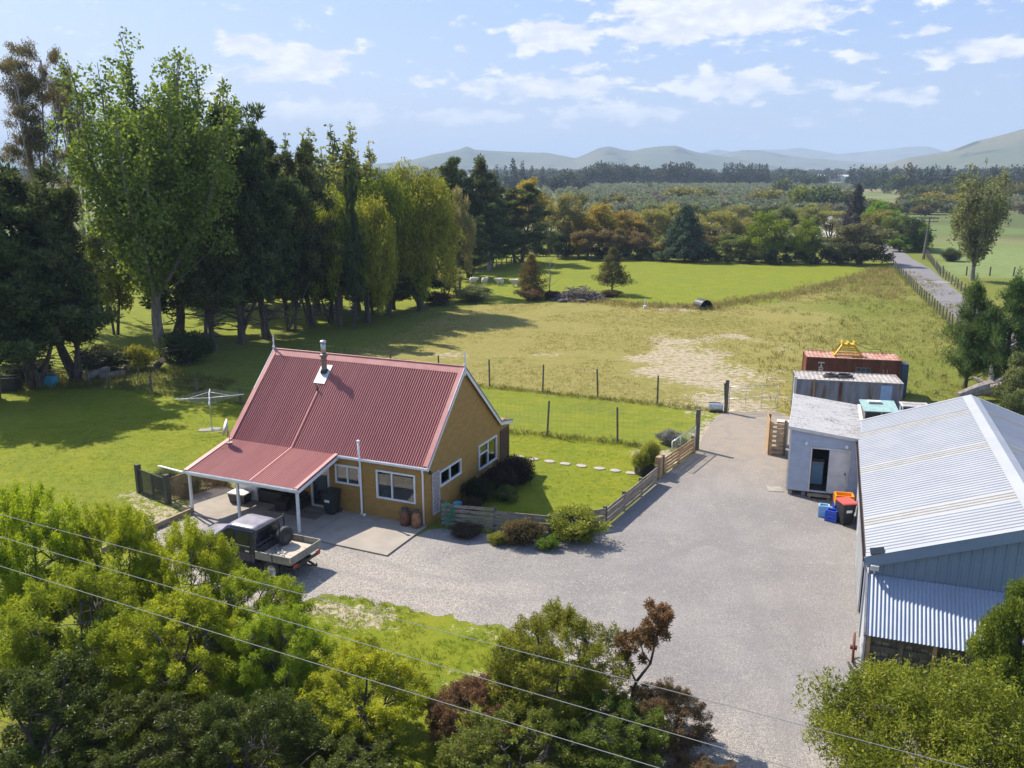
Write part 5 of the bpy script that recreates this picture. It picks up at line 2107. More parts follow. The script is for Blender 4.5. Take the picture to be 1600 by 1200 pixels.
for i, (x, y, rr) in enumerate(((2.05, 1.05, .36), (2.85, 1.10, .42))):
    mb = MB()
    for k in range(3):
        mb.torus((.03 * k, .02 * k, .045 + .045 * k), rr - .02 * k, .035, 'z', 22, 6, 1.15)
    o = mb.build('hose_coil', M['rubber'], None, smooth=True)
    o.location = cont_w(GC, x, y, 2.59)
    o.rotation_euler = (0, 0, R(-12))
    tag(o, ['smaller black hose coil on the grey container roof, the left of the two', 'larger black hose coil on the grey container roof, the right of the two'][i], 'hose coil', 'hose coils on the grey container')
# yellow frame on the rusty container
t = thing('lifting_frame', 'yellow steel lifting frame standing on the rusty container roof', 'frame', cont_w(RC, 2.75, 1.2, 2.605), R(-12.5))
mb = MB()
b0, b1, hz_ = (.86, .55), (.36, .26), .78
for s in (1, -1):
    mb.bar((-b0[0], s * b0[1], .05), (b0[0], s * b0[1], .05), .09)
    mb.bar((s * b0[0], -b0[1], .055), (s * b0[0], b0[1], .055), .09)
mb.build('base_rail', M['yellow'], t)
for sx in (1, -1):
    for sy in (1, -1):
        mb = MB()
        mb.bar((sx * b0[0], sy * b0[1], .08), (sx * b1[0], sy * b1[1], hz_), .09)
        mb.build('leg', M['yellow'], t)
mb = MB()
for s in (1, -1):
    mb.bar((-.60, s * .40, .42), (.60, s * .40, .42), .07)
mb.box(-.42, -.32, hz_ - .1, .42, .32, hz_ + .02)
mb.box(-.42, -.32, hz_ + .022, -.36, .32, hz_ + .20)
mb.box(.36, -.32, hz_ + .022, .42, .32, hz_ + .20)
mb.box(-.06, -.32, hz_ + .022, .06, .32, hz_ + .14)
mb.build('head', M['yellow'], t)
mb = MB()
a = Vector(cont_w(RC, 3.3, 1.6, 3.35))
c = Vector(cont_w(RC, 5.0, 1.9, 2.95))
e = Vector(cont_w(RC, 5.15, 2.0, 2.62))
mb.tube([a, a.lerp(c, .5) - Vector((0, 0, .18)), c, e], .018, 6)
tag(mb.build('cable', M['black']), 'black cable sagging from the yellow frame over the rusty container roof', 'cable')

# teal-roofed hutch, pipe rack and skip between container and shed
t = thing('hutch', 'open-fronted hutch with a flaking teal roof in front of the grey container', 'hutch', (19.75, 47.25, 0), R(-10))
mb = MB()
mb.box(.0, .95, .25, 1.6, 1.0, 1.75)
mb.box(0.0, .0, .25, .04, .95, 1.8)
mb.box(1.56, 0, .25, 1.6, .95, 1.8)
mb.box(0, .0, .25, 1.6, 1.0, .32)
mb.build('body', M['grey_cont'], t)
mb = MB()
mb.add([(-.12, -.25, 1.82), (1.75, -.25, 1.82), (1.75, 1.2, 2.12), (-.12, 1.2, 2.12), (-.12, -.25, 1.87), (1.75, -.25, 1.87), (1.75, 1.2, 2.17), (-.12, 1.2, 2.17)],
       [(3, 2, 1, 0), (4, 5, 6, 7), (0, 1, 5, 4), (1, 2, 6, 5), (2, 3, 7, 6), (3, 0, 4, 7)])
mb.build('roof', M['teal'], t)
mb = MB()
mb.box(.3, .7, 2.10, 1.0, 1.1, 2.19)
mb.build('loose_board', M['cream'], t)
for x in (.02, .86, 1.58):
    mb = MB()
    mb.box(x - .04, -.12, 0, x + .04, -.04, 1.82)
    mb.build('post', M['cream'] if x == .86 else M['post_wood'], t)
t = thing('pipe_rack', 'white pipe rack frame beside the teal hutch', 'rack', (22.0, 47.6, 0), R(-14))
mb = MB()
for x in (0, 1.35):
    for y in (0, .7):
        mb.tube([(x, y, 0), (x, y, 2.0)], .03, 8)
for y in (0, .7):
    for z in (2.0, 1.55):
        mb.tube([(0, y, z), (1.35, y, z)], .025, 8)
for x in (0, 1.35):
    for z in (2.0, 1.55):
        mb.tube([(x, 0, z), (x, .7, z)], .025, 8)
mb.tube([(-.9, .35, 1.62), (1.5, .35, 1.64)], .022, 8)
mb.build('frame', M['white_pvc'], t)
box_thing('steel_skip', 'dull blue steel bin with a pale lid behind the white pipe rack', 'bin', (23.4, 49.2, 0), R(-14), (1.5, 1.1, 1.6), 'blue_steel', 'grey_cont_roof')
box_thing('gas_bottle_box', 'cream box between the hut and the teal hutch', 'box', (18.75, 46.2, 0), R(-10), (.35, .35, 1.35), 'cream')
box_thing('timber_crate', 'low tan timber crate in front of the teal hutch', 'crate', (19.55, 46.3, 0), R(-10), (.8, .5, .9), 'tan_wood')

# ------------------------------------------------------------------ big farm shed
SHED = thing('farm_shed', 'large blue-grey steel shed with pale ribbed roof and clear strips', 'shed', (11.3, 25.57, 0), R(-20))
SW, SD_, SE, SR = 4.65, 16.2, 3.0, 4.68


def ribs_vertical(mb, p, q, nrm, top0, top1, z0=0.0, pitch=.3, dep=.03, rib=.05, apex=None):
    """vertical-ribbed cladding from p to q; top height varies linearly (optionally via an apex in the middle)"""
    p, q, nrm = Vector(p), Vector(q), Vector(nrm)
    d = q - p
    L = d.length
    d /= L
    pr = [(0, 0)]
    x = pitch / 2
    while x < L - .08:
        pr += [(x - rib / 2 - .012, 0), (x - rib / 2, dep), (x + rib / 2, dep), (x + rib / 2 + .012, 0)]
        x += pitch
    pr.append((L, 0))

    def top(s):
        if apex is None:
            return top0 + (top1 - top0) * s / L
        return top0 + (apex - top0) * (1 - abs(2 * s / L - 1))
    vs, fs = [], []
    for s, h in pr:
        c = p + d * s + nrm * h
        vs += [c + Vector((0, 0, z0)), c + Vector((0, 0, top(s)))]
    for i in range(len(pr) - 1):
        fs.append((2 * i, 2 * i + 2, 2 * i + 3, 2 * i + 1))
    mb.add(vs, fs)


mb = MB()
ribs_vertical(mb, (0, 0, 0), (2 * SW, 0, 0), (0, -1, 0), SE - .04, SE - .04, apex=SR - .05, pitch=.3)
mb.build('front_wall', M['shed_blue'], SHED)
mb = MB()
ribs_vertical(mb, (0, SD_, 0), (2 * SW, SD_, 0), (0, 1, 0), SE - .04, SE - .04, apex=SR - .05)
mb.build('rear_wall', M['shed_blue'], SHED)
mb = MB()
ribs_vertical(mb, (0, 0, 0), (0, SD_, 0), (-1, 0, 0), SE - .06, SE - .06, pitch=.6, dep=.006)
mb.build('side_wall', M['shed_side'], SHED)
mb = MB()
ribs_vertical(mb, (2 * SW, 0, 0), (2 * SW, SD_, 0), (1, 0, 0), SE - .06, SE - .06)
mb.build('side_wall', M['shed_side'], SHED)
M['shed_trim'] = pm('brown_spouting', (.11, .085, .075), .6, (.15, .10, .08), 3)
bands = [(-.15, 2.45, 'shed_roof'), (2.45, 3.3, 'skylight'), (3.3, 8.25, 'shed_roof'), (8.25, 9.05, 'skylight'), (9.05, 13.45, 'shed_roof'), (13.45, 14.1, 'skylight'), (14.1, 16.3, 'shed_roof')]
sl_ = (SR - SE) / SW
for side in (0, 1):
    for y0, y1, mt in bands:
        mb = MB()
        xe = -.12 if side == 0 else 2 * SW + .12
        ze = SE - .12 * sl_ + .02
        dx = SW + .12 if side == 0 else -(SW + .12)
        ribbed(mb, (xe, y0, ze), (0, y1 - y0, 0), (dx, 0, SR + .02 - ze), pitch=.245, amp=.032, top=.035, flank=.025)
        mb.build('clear_strip' if mt == 'skylight' else 'roof_sheet', M[mt], SHED)
mb = MB()
for s in (1, -1):
    x1 = SW + s * .34
    z1 = SR + .07 - .34 * sl_
    mb.add([(SW, -.17, SR + .085), (SW, SD_ + .12, SR + .085), (x1, SD_ + .12, z1), (x1, -.17, z1), (SW, -.17, SR + .07), (SW, SD_ + .12, SR + .07), (x1, SD_ + .12, z1 - .02), (x1, -.17, z1 - .02)],
           [(0, 1, 2, 3), (7, 6, 5, 4), (2, 6, 7, 3), (0, 3, 7, 4), (1, 5, 6, 2)])
mb.build('ridge_cap', M['shed_roof'], SHED)
for side in (1, -1):
    x0 = -.14 if side == 1 else 2 * SW + .14
    mb = MB()
    mb.bar((x0, -.17, SE - .14 * sl_ - .13), (SW, -.17, SR - .13), .03, .34, up=(side * -sl_, 0, 1))
    mb.build('barge_board', M['shed_blue'], SHED)
    mb = MB()
    mb.bar((x0, -.06, SE - .14 * sl_ + .07), (SW, -.06, SR + .065), .26, .015, up=(side * -sl_, 0, 1))
    mb.build('barge_cap', M['shed_roof'], SHED)
    mb = MB()
    mb.bar((x0, SD_ + .11, SE - .14 * sl_ + .04), (SW, SD_ + .11, SR + .04), .16, .05, up=(side * -sl_, 0, 1))
    mb.build('barge_cap', M['shed_roof'], SHED)
for x in (-.175, 2 * SW + .175):
    mb = MB()
    mb.box(x - .05, -.15, SE - .17, x + .05, SD_ + .1, SE - .165)
    mb.box(x - .05, -.15, SE - .165, x - .044, SD_ + .1, SE - .06)
    mb.box(x + .044, -.15, SE - .165, x + .05, SD_ + .1, SE - .06)
    mb.build('gutter', M['shed_trim'], SHED)
mb = MB()
ribs_vertical(mb, (-.10, 2.0, 0), (-.10, 6.6, 0), (-1, 0, 0), 2.75, 2.75, z0=.08, pitch=.6, dep=.006)
mb.box(-.10, 2.0, .06, -.055, 6.6, 2.76)
mb.build('sliding_door', M['shed_side'], SHED)
mb = MB()
mb.tube([(-.17, .12, SE - .17), (-.14, .12, SE - .4), (-.08, .12, SE - .55), (-.08, .12, .1)], .04, 8)
mb.build('downpipe', M['shed_side'], SHED)
# solar floodlight on the front corner
mb = MB()
mb.obox((.18, -.02, SE + .20), (.42, .34, .025), Matrix.Rotation(R(-14), 3, 'Y') @ Matrix.Rotation(R(12), 3, 'X'))
mb.tube([(.18, .02, SE + .05), (.18, .02, SE + .19)], .02, 6)
mb.build('solar_panel', M['car_window'], SHED)
mb = MB()
mb.box(.02, -.32, SE - .36, .26, -.19, SE - .20)
mb.bar((.14, -.24, SE - .38), (.14, -.2, SE - .48), .05)
mb.build('floodlight', M['cream'], SHED)
# lean-to across the front
LW, LD, LZ0, LZ1 = 4.9, 1.68, 2.40, 1.12
mb = MB()
corr(mb, (-.02, -LD, LZ1), (LW, 0, 0), (0, LD - .04, LZ0 - LZ1), .115, .02)
mb.build('lean_to_roof', M['lean_roof'], SHED, smooth=True)['label'] = 'low corrugated lean-to roof on the front of the shed'
mb = MB()
mb.prism([(-.05, .0), (-.05, LZ0 - .03), (-LD + .06, LZ1 - .02), (-LD + .06, 0)], 'x', -.06, .0)
mb.build('lean_to_side', M['shed_side'], SHED)
mb = MB()
mb.bar((-.05, -LD, LZ1 - .02), (-.05, -.02, LZ0 - .0), .06, .10, up=(0, -.76, 1))
mb.build('lean_to_barge', M['grey_cont'], SHED)
for i in range(6):
    mb = MB()
    x = .08 + i * .92
    mb.box(x - .06, -LD + .10, 0, x + .06, -LD + .22, LZ1 - .03)
    mb.build('lean_to_post', M['tan_wood' if i % 2 == 0 else 'post_wood'], SHED)
mb = MB()
for z in (.25, .6, .95):
    mb.box(.0, -LD + .24, z - .1, LW - .1, -LD + .27, z + .1)
mb.build('lean_to_rail', M['post_wood'], SHED)


for i in range(22):
    mb = MB()
    x = .04 + i * .22
    mb.box(x, -LD + .30 + .006 * (i % 3), .04, x + .20, -LD + .325 + .006 * (i % 3), LZ1 + .1 - .03 * (i % 4))
    mb.build('lean_to_board', M['grey_board' if i % 3 else 'post_wood'], SHED)


def shed_w(x, y, z=0):
    q = Vector((11.3, 25.57, 0)) + Matrix.Rotation(R(-20), 3, 'Z') @ Vector((x, y, z))
    return (q.x, q.y, q.z)


t = thing('implement_wheel', 'rusty iron implement wheel leaning at the front corner of the shed', 'wheel', shed_w(-.30, -1.35, .47), R(-20 + 82))
mb = MB()
mb.torus((0, 0, 0), .43, .035, 'y', 26, 6)
o = mb.build('rim', M['rust'], t, smooth=True)
mb = MB()
for k in range(4):
    a = PI * k / 4
    mb.bar((-.42 * math.cos(a), .004 * k, -.42 * math.sin(a)), (.42 * math.cos(a), .004 * k, .42 * math.sin(a)), .03)
mb.tube([(0, -.10, 0), (0, .10, 0)], .07, 10)
mb.build('spokes', M['rust'], t)
t.rotation_euler = (0, R(8), R(68))
mb = MB()
mb.tube([shed_w(-.42, -1.55, .05), shed_w(-.35, -1.9, .035), shed_w(-.05, -2.15, .04), shed_w(.05, -1.95, .25)], .035, 8)
tag(mb.build('hose', M['rubber'], None, smooth=True), 'short black rubber hose curled at the foot of the rusty wheel', 'hose')

# crates and tubs beside the red-lidded bin
def crate(name, label, loc, rz, size, mat, cat='crate', group=None):
    t = thing(name, label, cat, loc, rz, group)
    sx, sy, sz = size
    mb = MB()
    th = .03
    mb.box(-sx / 2, -sy / 2, 0, sx / 2, sy / 2, .03)
    for z0, z1 in ((.03, sz * .28), (sz * .36, sz * .62), (sz * .70, sz)):
        mb.box(-sx / 2, -sy / 2, z0, sx / 2, -sy / 2 + th, z1)
        mb.box(-sx / 2, sy / 2 - th, z0, sx / 2, sy / 2, z1)
        mb.box(-sx / 2, -sy / 2 + th, z0, -sx / 2 + th, sy / 2 - th, z1)
        mb.box(sx / 2 - th, -sy / 2 + th, z0, sx / 2, sy / 2 - th, z1)
    for x in (-1, 1):
        for y in (-1, 1):
            mb.box(x * (sx / 2 + .004) - .03, y * (sy / 2 + .004) - .03, 0, x * (sx / 2 + .004) + .03, y * (sy / 2 + .004) + .03, sz - .004)
    mb.build('body', M[mat], t)
    mb = MB()
    for a, c in (((-1, -1), (1, -1)), ((1, -1), (1, 1)), ((1, 1), (-1, 1)), ((-1, 1), (-1, -1))):
        mb.bar((a[0] * sx / 2, a[1] * sy / 2, sz + .012), (c[0] * sx / 2, c[1] * sy / 2, sz + .012), .05, .024)
    mb.build('rim', M[mat], t)
    return t


crate('crate', 'bright orange crate on the blue crates behind the red-lidded bin', (14.55, 36.15, .62), R(-12), (.72, .5, .42), 'orange')
crate('crate', 'blue crate on the ground under the orange crate', (14.55, 36.15, .0), R(-15), (.74, .52, .58), 'blue_plastic')
crate('crate', 'blue crate beside the left side of the red-lidded bin', (13.92, 35.72, .0), R(-35), (.42, .36, .48), 'blue_plastic')
crate('crate', 'pale blue basket on the gravel behind the left blue crate', (13.75, 36.25, .0), R(-20), (.40, .34, .5), 'paleblue_plastic')

# ------------------------------------------------------------------ overhead power wires crossing the foreground
for i, (a, c, lab) in enumerate((((-11.43, 18.33), (5.79, 9.77), 'overhead wire crossing the foreground trees, the uppermost of three'), ((-10.73, 17.09), (3.54, 9.77), 'overhead wire crossing the foreground trees, the middle of three'),
                                 ((-9.92, 15.68), (1.8, 9.79), 'overhead wire crossing the foreground trees, the lowest of three'))):
    a, c = Vector((*a, 7.3)), Vector((*c, 7.3))
    p, q = a + (a - c) * 1.2, c + (c - a) * 1.2
    mb = MB()
    n = 24
    L = (q - p).length
    pts = []
    for k in range(n + 1):
        f = k / n
        s = .15 * ((2 * f - 1) ** 2) - .01
        pts.append(p.lerp(q, f) + Vector((0, 0, s)))
    mb.tube(pts, .0058, 6)
    tag(mb.build('power_line', M['power'], None, smooth=True), lab, 'power line', 'overhead wires across the foreground')

# ------------------------------------------------------------------ foliage
def unit(v):
    return v / np.maximum(np.linalg.norm(v, axis=-1, keepdims=True), 1e-9)


def leaves_mesh(name, P, D, L, W, r, face=None):
    """one rhombic leaf per point: P base points, D axis directions, L/W length and width"""
    n = len(P)
    D = unit(D)
    rv = unit(r.normal(size=(n, 3)) if face is None else r.normal(size=(n, 3)) * .6 + face)
    S = unit(np.cross(D, rv))
    L = np.broadcast_to(np.asarray(L, float), (n,))[:, None] * r.uniform(.7, 1.3, (n, 1))
    W = np.broadcast_to(np.asarray(W, float), (n,))[:, None] * r.uniform(.7, 1.3, (n, 1))
    N = np.cross(S, D)
    a = P
    b_ = P + D * L * .45 + S * W * .5 + N * L * .06
    c = P + D * L
    d = P + D * L * .45 - S * W * .5 + N * L * .06
    co = np.stack([a, b_, c, d], 1).reshape(-1, 3)
    q = np.arange(4 * n).reshape(n, 4)
    return np_mesh(name, co, q)


def fill(clumps, total, r, shell=.45, out=1.0, up=0.0, rnd=.8, wexp=2.0):
    """sample leaf points inside ellipsoid clumps (cx,cy,cz,rx,ry,rz)"""
    C = np.array(clumps, float)
    wt = (C[:, 3] * C[:, 4] * C[:, 5]) ** (wexp / 3)
    n = r.multinomial(total, wt / wt.sum())
    idx = np.repeat(np.arange(len(C)), n)
    u = unit(r.normal(size=(len(idx), 3)))
    rad = r.random((len(idx), 1)) ** shell
    P = C[idx, :3] + u * rad * C[idx, 3:]
    D = u * out + np.array([0, 0, up]) + r.normal(size=u.shape) * rnd
    return P, D, u


def curve(p, q, r, bend=.12, n=5):
    p, q = np.array(p, float), np.array(q, float)
    L = np.linalg.norm(q - p)
    off = r.normal(size=3) * bend * L
    return [tuple(p + (q - p) * t + off * math.sin(PI * t)) for t in np.linspace(0, 1, n)]


def limbs_mesh(name, limbs):
    mb = MB()
    for pts, r0, r1, n in limbs:
        k = len(pts)
        mb.tube(pts, [r0 + (r1 - r0) * i / (k - 1) for i in range(k)], n, caps=False)
    me = bpy.data.meshes.new(name)
    me.from_pydata(mb.v, [], mb.f)
    me.polygons.foreach_set('use_smooth', [True] * len(me.polygons))
    return me


TPL = {}


def add_tpl(kind, h0, r0, limbs, leaves, leafmat='leaf', bark='bark'):
    tm = limbs_mesh('trunk', limbs) if limbs else None
    if tm:
        tm.materials.append(M[bark])
    leaves.materials.append(M[leafmat])
    TPL.setdefault(kind, []).append((h0, r0, tm, leaves))


def tpl_macrocarpa(seed, n_leaf=36000):
    r = np.random.default_rng(seed)
    h0, r0 = 17.0, 4.4
    limbs, clumps = [], []
    ns = r.integers(3, 6)
    tops = []
    for k in range(ns):
        lean = r.normal(size=2) * (2.1 if k else .7)
        top = (lean[0] * (1 if k == 0 else .62), lean[1] * (1 if k == 0 else .62), h0 * (.93 if k == 0 else r.uniform(.45, .68)))
        base = (r.normal() * .3, r.normal() * .3, -.1)
        mid = (base[0] + lean[0] * .7, base[1] + lean[1] * .55, 4.5)
        limbs.append(([base, ((base[0] + mid[0]) / 2 + r.normal() * .15, (base[1] + mid[1]) / 2, 2.2), mid, (top[0] * .9, top[1] * .9, h0 * .5), top], .29 if k == 0 else .19, .035, 8))
        tops.append((np.array(mid), np.array(top)))
    for k in range(90):
        mid, top = tops[r.integers(ns)]
        t = r.random() ** 1.1
        z = 3.7 + (h0 - 3.9) * t
        f = np.clip((z - mid[2]) / (top[2] - mid[2]), 0, 1)
        ax = mid + (top - mid) * f
        R_ = r0 * (1.05 - .15 * (t < .12)) * (1 - t) ** .55 * r.uniform(.42, 1.2)
        a = r.random() * 2 * PI
        tip = np.array([ax[0] + math.cos(a) * R_, ax[1] + math.sin(a) * R_, z + .35 * R_ * r.uniform(.2, 1.2)])
        st = np.array([ax[0], ax[1], z - .3])
        limbs.append((curve(st, tip, r, .07, 4), .09, .02, 5))
        for j in range(4):
            q = .35 + .65 * (j + 1) / 4
            c = st + (tip - st) * q + r.normal(size=3) * .22
            s = (.55 + .35 * r.random()) * (1.05 - .35 * q) * (1 - .35 * t)
            clumps.append((*c, s * 1.15, s * 1.15, s * .75))
    for mid, top in tops:
        for j in range(7):
            s = .16 + .085 * j
            clumps.append((top[0] + r.normal() * .1, top[1] + r.normal() * .1, top[2] + .9 - j * .42, s, s, .55))
    for k in range(34):
        a, z = r.random() * 2 * PI, r.uniform(1.2, 4.2)
        R_ = r0 * r.uniform(.25, .85)
        limbs.append((curve((0, 0, z - .2), (math.cos(a) * R_, math.sin(a) * R_, z + r.uniform(-.6, .9)), r, .08, 4), .06, .012, 4))
    P, D, u = fill(clumps, n_leaf, r, .4, .9, .55, .55)
    add_tpl('macrocarpa', h0, r0, limbs, leaves_mesh('crown', P, D, .44, .14, r), 'needle')


def tpl_poplar(kind, seed, h0, r0, n_limb, n_leaf, size, fork, spread, open_=0.0, bark='bark_pale'):
    r = np.random.default_rng(seed)
    limbs, clumps = [], []
    limbs.append(([(0, 0, -.1), (.12, .05, fork * .5), (0, 0, fork)], .035 * h0 * .45 + .08, .03 * h0 * .42, 10))
    for k in range(n_limb):
        a = 2 * PI * k / n_limb + r.uniform(-.4, .4)
        R_ = r0 * (r.uniform(.25, spread) if k else .05)
        ht = h0 * (.97 if k == 0 else r.uniform(.85, 1.0) * (1 - .14 * R_ / r0))
        z0 = fork * r.uniform(.75, 1.5) if k else fork
        p = np.array([0, 0, z0])
        pts = []
        for t in np.linspace(0, 1, 8):
            rr = R_ * (1 - (1 - t) ** 2.0)
            pts.append((math.cos(a) * rr + r.normal() * .1 * r0 * .3 * t, math.sin(a) * rr + r.normal() * .1 * r0 * .3 * t, z0 + (ht - z0) * t))
        limbs.append((pts, .011 * h0 * .9, .02, 7))
        pts = np.array(pts)
        m = int(22 * (ht - z0) / (h0 * .7))
        for j in range(m):
            t = (j + .5) / m
            i = min(6, int(t * 7))
            c = pts[i] + (pts[i + 1] - pts[i]) * (t * 7 - i)
            wd = r0 * .235 * (math.sin(PI * min(1, max(.0, t * .84 + .14))) ** .6 + .08) * (1.25 if t < .6 else 1.0)
            if r.random() < open_:
                continue
            for q in range(3):
                b_ = r.random() * 2 * PI
                ext = wd * r.uniform(.2, 1.15)
                cc = c + np.array([math.cos(b_) * ext, math.sin(b_) * ext, ext * .7])
                s = wd * r.uniform(.28, .55)
                clumps.append((*cc, s, s, s * 1.5))
                if q == 0:
                    limbs.append(([tuple(c - np.array([0, 0, .3])), tuple(cc)], .03, .01, 4))
    # skirt of side growth lower down
    for k in range(int(26 * (1 if kind == 'poplar_big' else .4))):
        a, z = r.random() * 2 * PI, r.uniform(fork * 1.45, h0 * .55)
        R_ = r0 * r.uniform(.35, 1.0) * (1.0 if kind == 'poplar_big' else .7)
        s = r0 * r.uniform(.09, .17)
        clumps.append((math.cos(a) * R_, math.sin(a) * R_, z, s, s, s * 1.3))
        limbs.append((curve((math.cos(a) * R_ * .2, math.sin(a) * R_ * .2, z - R_ * .7), (math.cos(a) * R_, math.sin(a) * R_, z), r, .06, 4), .05, .012, 4))
    P, D, u = fill(clumps, n_leaf, r, .5, .5, .0, 1.0)
    add_tpl(kind, h0, r0, limbs, leaves_mesh('crown', P, D, size, size * .72, r), 'leaf', bark)


def tpl_euc(seed):
    r = np.random.default_rng(seed)
    h0, r0 = 27.0, 6.0
    limbs, clumps = [], []
    limbs.append(([(0, 0, -.1), (.3, 0, 5), (0, .2, 9)], .6, .42, 10))
    for k in range(8):
        a = 2 * PI * k / 8 + r.uniform(-.3, .3)
        R_ = r0 * r.uniform(.25, .75)
        ht = h0 * r.uniform(.62, .95)
        pts = [(0, .2, r.uniform(7, 12)), (math.cos(a) * R_ * .45, math.sin(a) * R_ * .45, ht * .62), (math.cos(a) * R_, math.sin(a) * R_, ht)]
        limbs.append((pts, .26, .06, 7))
        for j in range(7):
            b_ = r.random() * 2 * PI
            q = r.uniform(.4, 1.0)
            base = np.array(pts[1]) * (1 - q) + np.array(pts[2]) * q
            tip = base + np.array([math.cos(b_) * 1.7, math.sin(b_) * 1.7, r.uniform(.3, 1.7)])
            limbs.append((curve(base, tip, r, .1, 4), .07, .02, 5))
            s = r.uniform(.6, 1.15)
            for i in range(4):
                clumps.append((*(tip + r.normal(size=3) * .6 * np.array([1, 1, .5])), s, s, s * .5))
    for k in range(26):
        a, z = r.random() * 2 * PI, r.uniform(6, 17)
        R_ = r.uniform(1, r0 * .7)
        s = r.uniform(.5, 1.0)
        clumps.append((math.cos(a) * R_, math.sin(a) * R_, z, s, s, s * .9))
        limbs.append((curve((0, .1, z - R_ * .8), (math.cos(a) * R_, math.sin(a) * R_, z), r, .08, 4), .06, .015, 4))
    P, D, u = fill(clumps, 30000, r, .5, .3, -.5, .8)
    add_tpl('eucalyptus', h0, r0, limbs, leaves_mesh('crown', P, D, .30, .085, r), 'leaf', 'bark_euc')


def tpl_willow(seed):
    r = np.random.default_rng(seed)
    h0, r0 = 14.0, 5.0
    limbs, clumps = [], []
    limbs.append(([(0, 0, -.1), (.15, .1, 1.8), (0, 0, 3.2)], .42, .34, 9))
    pts = []
    for k in range(64):
        u = unit(r.normal(size=3))
        u[2] = abs(u[2]) * 1.1 - (.25 if k < 42 else .8)
        rad = r.uniform(.55, .86)
        c = np.array([u[0] * r0 * rad, u[1] * r0 * rad, h0 * .52 + u[2] * h0 * .42 * rad])
        if c[2] < 2.5:
            c[2] = r.uniform(1.2, 4.0)
        s = r.uniform(.8, 1.5)
        clumps.append((*c, s, s, s * 1.25))
        clumps.append((c[0] * 1.05, c[1] * 1.05, c[2] - s * .9, s * .85, s * .85, s * 1.2))
        limbs.append((curve((0, 0, 3 + r.uniform(-.5, 2)), tuple(c), r, .08, 4), .10, .02, 5))
    P, D, u = fill(clumps, 36000, r, .36, .45, -.9, .6)
    add_tpl('willow', h0, r0, limbs, leaves_mesh('crown', P, D, .40, .11, r), 'leaf')


def tpl_round(kind, seed, n_leaf, size, aspect=.55, h0=8.0, r0=3.6, nc=44, feather=0.0, low=.12, s0=(.55, 1.1)):
    r = np.random.default_rng(seed)
    limbs, clumps = [], []
    ns = r.integers(2, 5)
    stems = []
    for k in range(ns):
        a = r.random() * 2 * PI
        tip = np.array([math.cos(a) * r0 * .35, math.sin(a) * r0 * .35, h0 * .55])
        limbs.append((curve((r.normal() * .12, r.normal() * .12, -.1), tip, r, .06, 5), .14, .06, 7))
        stems.append(tip)
    for k in range(nc):
        u = unit(r.normal(size=3))
        rad = r.uniform(.45, .88)
        z = h0 * (.5 + low / 2) + u[2] * h0 * (.5 - low / 2) * rad
        prof = 1 - .35 * max(0, (z / h0 - .55)) * 2
        c = np.array([u[0] * r0 * rad * prof, u[1] * r0 * rad * prof, z])
        s = r.uniform(*s0) * r0 / 3.6
        clumps.append((*c, s, s, s * .85))
        limbs.append((curve(stems[r.integers(ns)] * r.uniform(.4, 1), c, r, .08, 4), .05, .012, 4))
    P, D, u = fill(clumps, n_leaf, r, .45, .7 if not feather else .5, .1 if not feather else .9, .8)
    add_tpl(kind, h0, r0, limbs, leaves_mesh('crown', P, D, size, size * aspect, r))


def tpl_cone(kind, seed, n_leaf, size, h0=8.0, r0=3.6, ragged_=.25, low=.05, up=.1, bark='bark'):
    r = np.random.default_rng(seed)
    limbs, clumps = [], []
    limbs.append(([(0, 0, -.1), (0, 0, h0 * .5), (0, 0, h0 * .97)], .022 * h0, .02, 8))
    k = 0
    z = h0 * low
    while z < h0 * .97:
        t = (z - h0 * low) / (h0 * (1 - low))
        R_ = r0 * (1 - t) ** .85 * r.uniform(1 - ragged_, 1 + ragged_ * .4) + .08
        a = k * 2.399 + r.uniform(-.3, .3)
        tip = np.array([math.cos(a) * R_, math.sin(a) * R_, z + R_ * up])
        limbs.append(([(0, 0, z - .1), tuple(tip)], .04, .01, 4))
        for j in range(3):
            q = .35 + .65 * (j + 1) / 3
            s = (.20 + .13 * R_) * r.uniform(.8, 1.2) * (1.15 - .3 * q)
            c = np.array([0, 0, z]) * (1 - q) + tip * q
            clumps.append((*c, s, s, s * .62))
        z += h0 / 95 * r.uniform(.6, 1.4)
        k += 1
    P, D, u = fill(clumps, n_leaf, r, .45, .9, .15, .6)
    add_tpl(kind, h0, r0, limbs, leaves_mesh('crown', P, D, size, size * .34, r), 'needle', bark)


def tpl_pine(seed):
    r = np.random.default_rng(seed)
    h0, r0 = 7.5, 2.6
    limbs, clumps = [], []
    limbs.append(([(0, 0, -.1), (.1, 0, 3), (0, 0, 7.0)], .2, .03, 8))
    for k in range(70):
        t = r.random()
        z = .5 + 6.4 * t
        R_ = r0 * (1 - t) ** .55 * r.uniform(.45, 1.05) * (.8 + .2 * min(1, t * 5))
        a = r.random() * 2 * PI
        tip = np.array([math.cos(a) * R_, math.sin(a) * R_, z + .45 * R_])
        limbs.append((curve((0, 0, z - .2), tip, r, .06, 4), .05, .015, 4))
        for j in range(3):
            s = r.uniform(.28, .48)
            clumps.append((*(tip * (1 - .25 * j) + np.array([0, 0, z]) * .25 * j + r.normal(size=3) * .12), s, s, s * 1.15))
    for k in range(6):
        clumps.append((r.normal() * .12, r.normal() * .12, 7.7 - k * .2, .12 + .05 * k, .12 + .05 * k, .32))
    P, D, u = fill(clumps, 30000, r, .5, .8, .8, .5)
    add_tpl('pine', h0, r0, limbs, leaves_mesh('crown', P, D, .24, .035, r), 'needle')


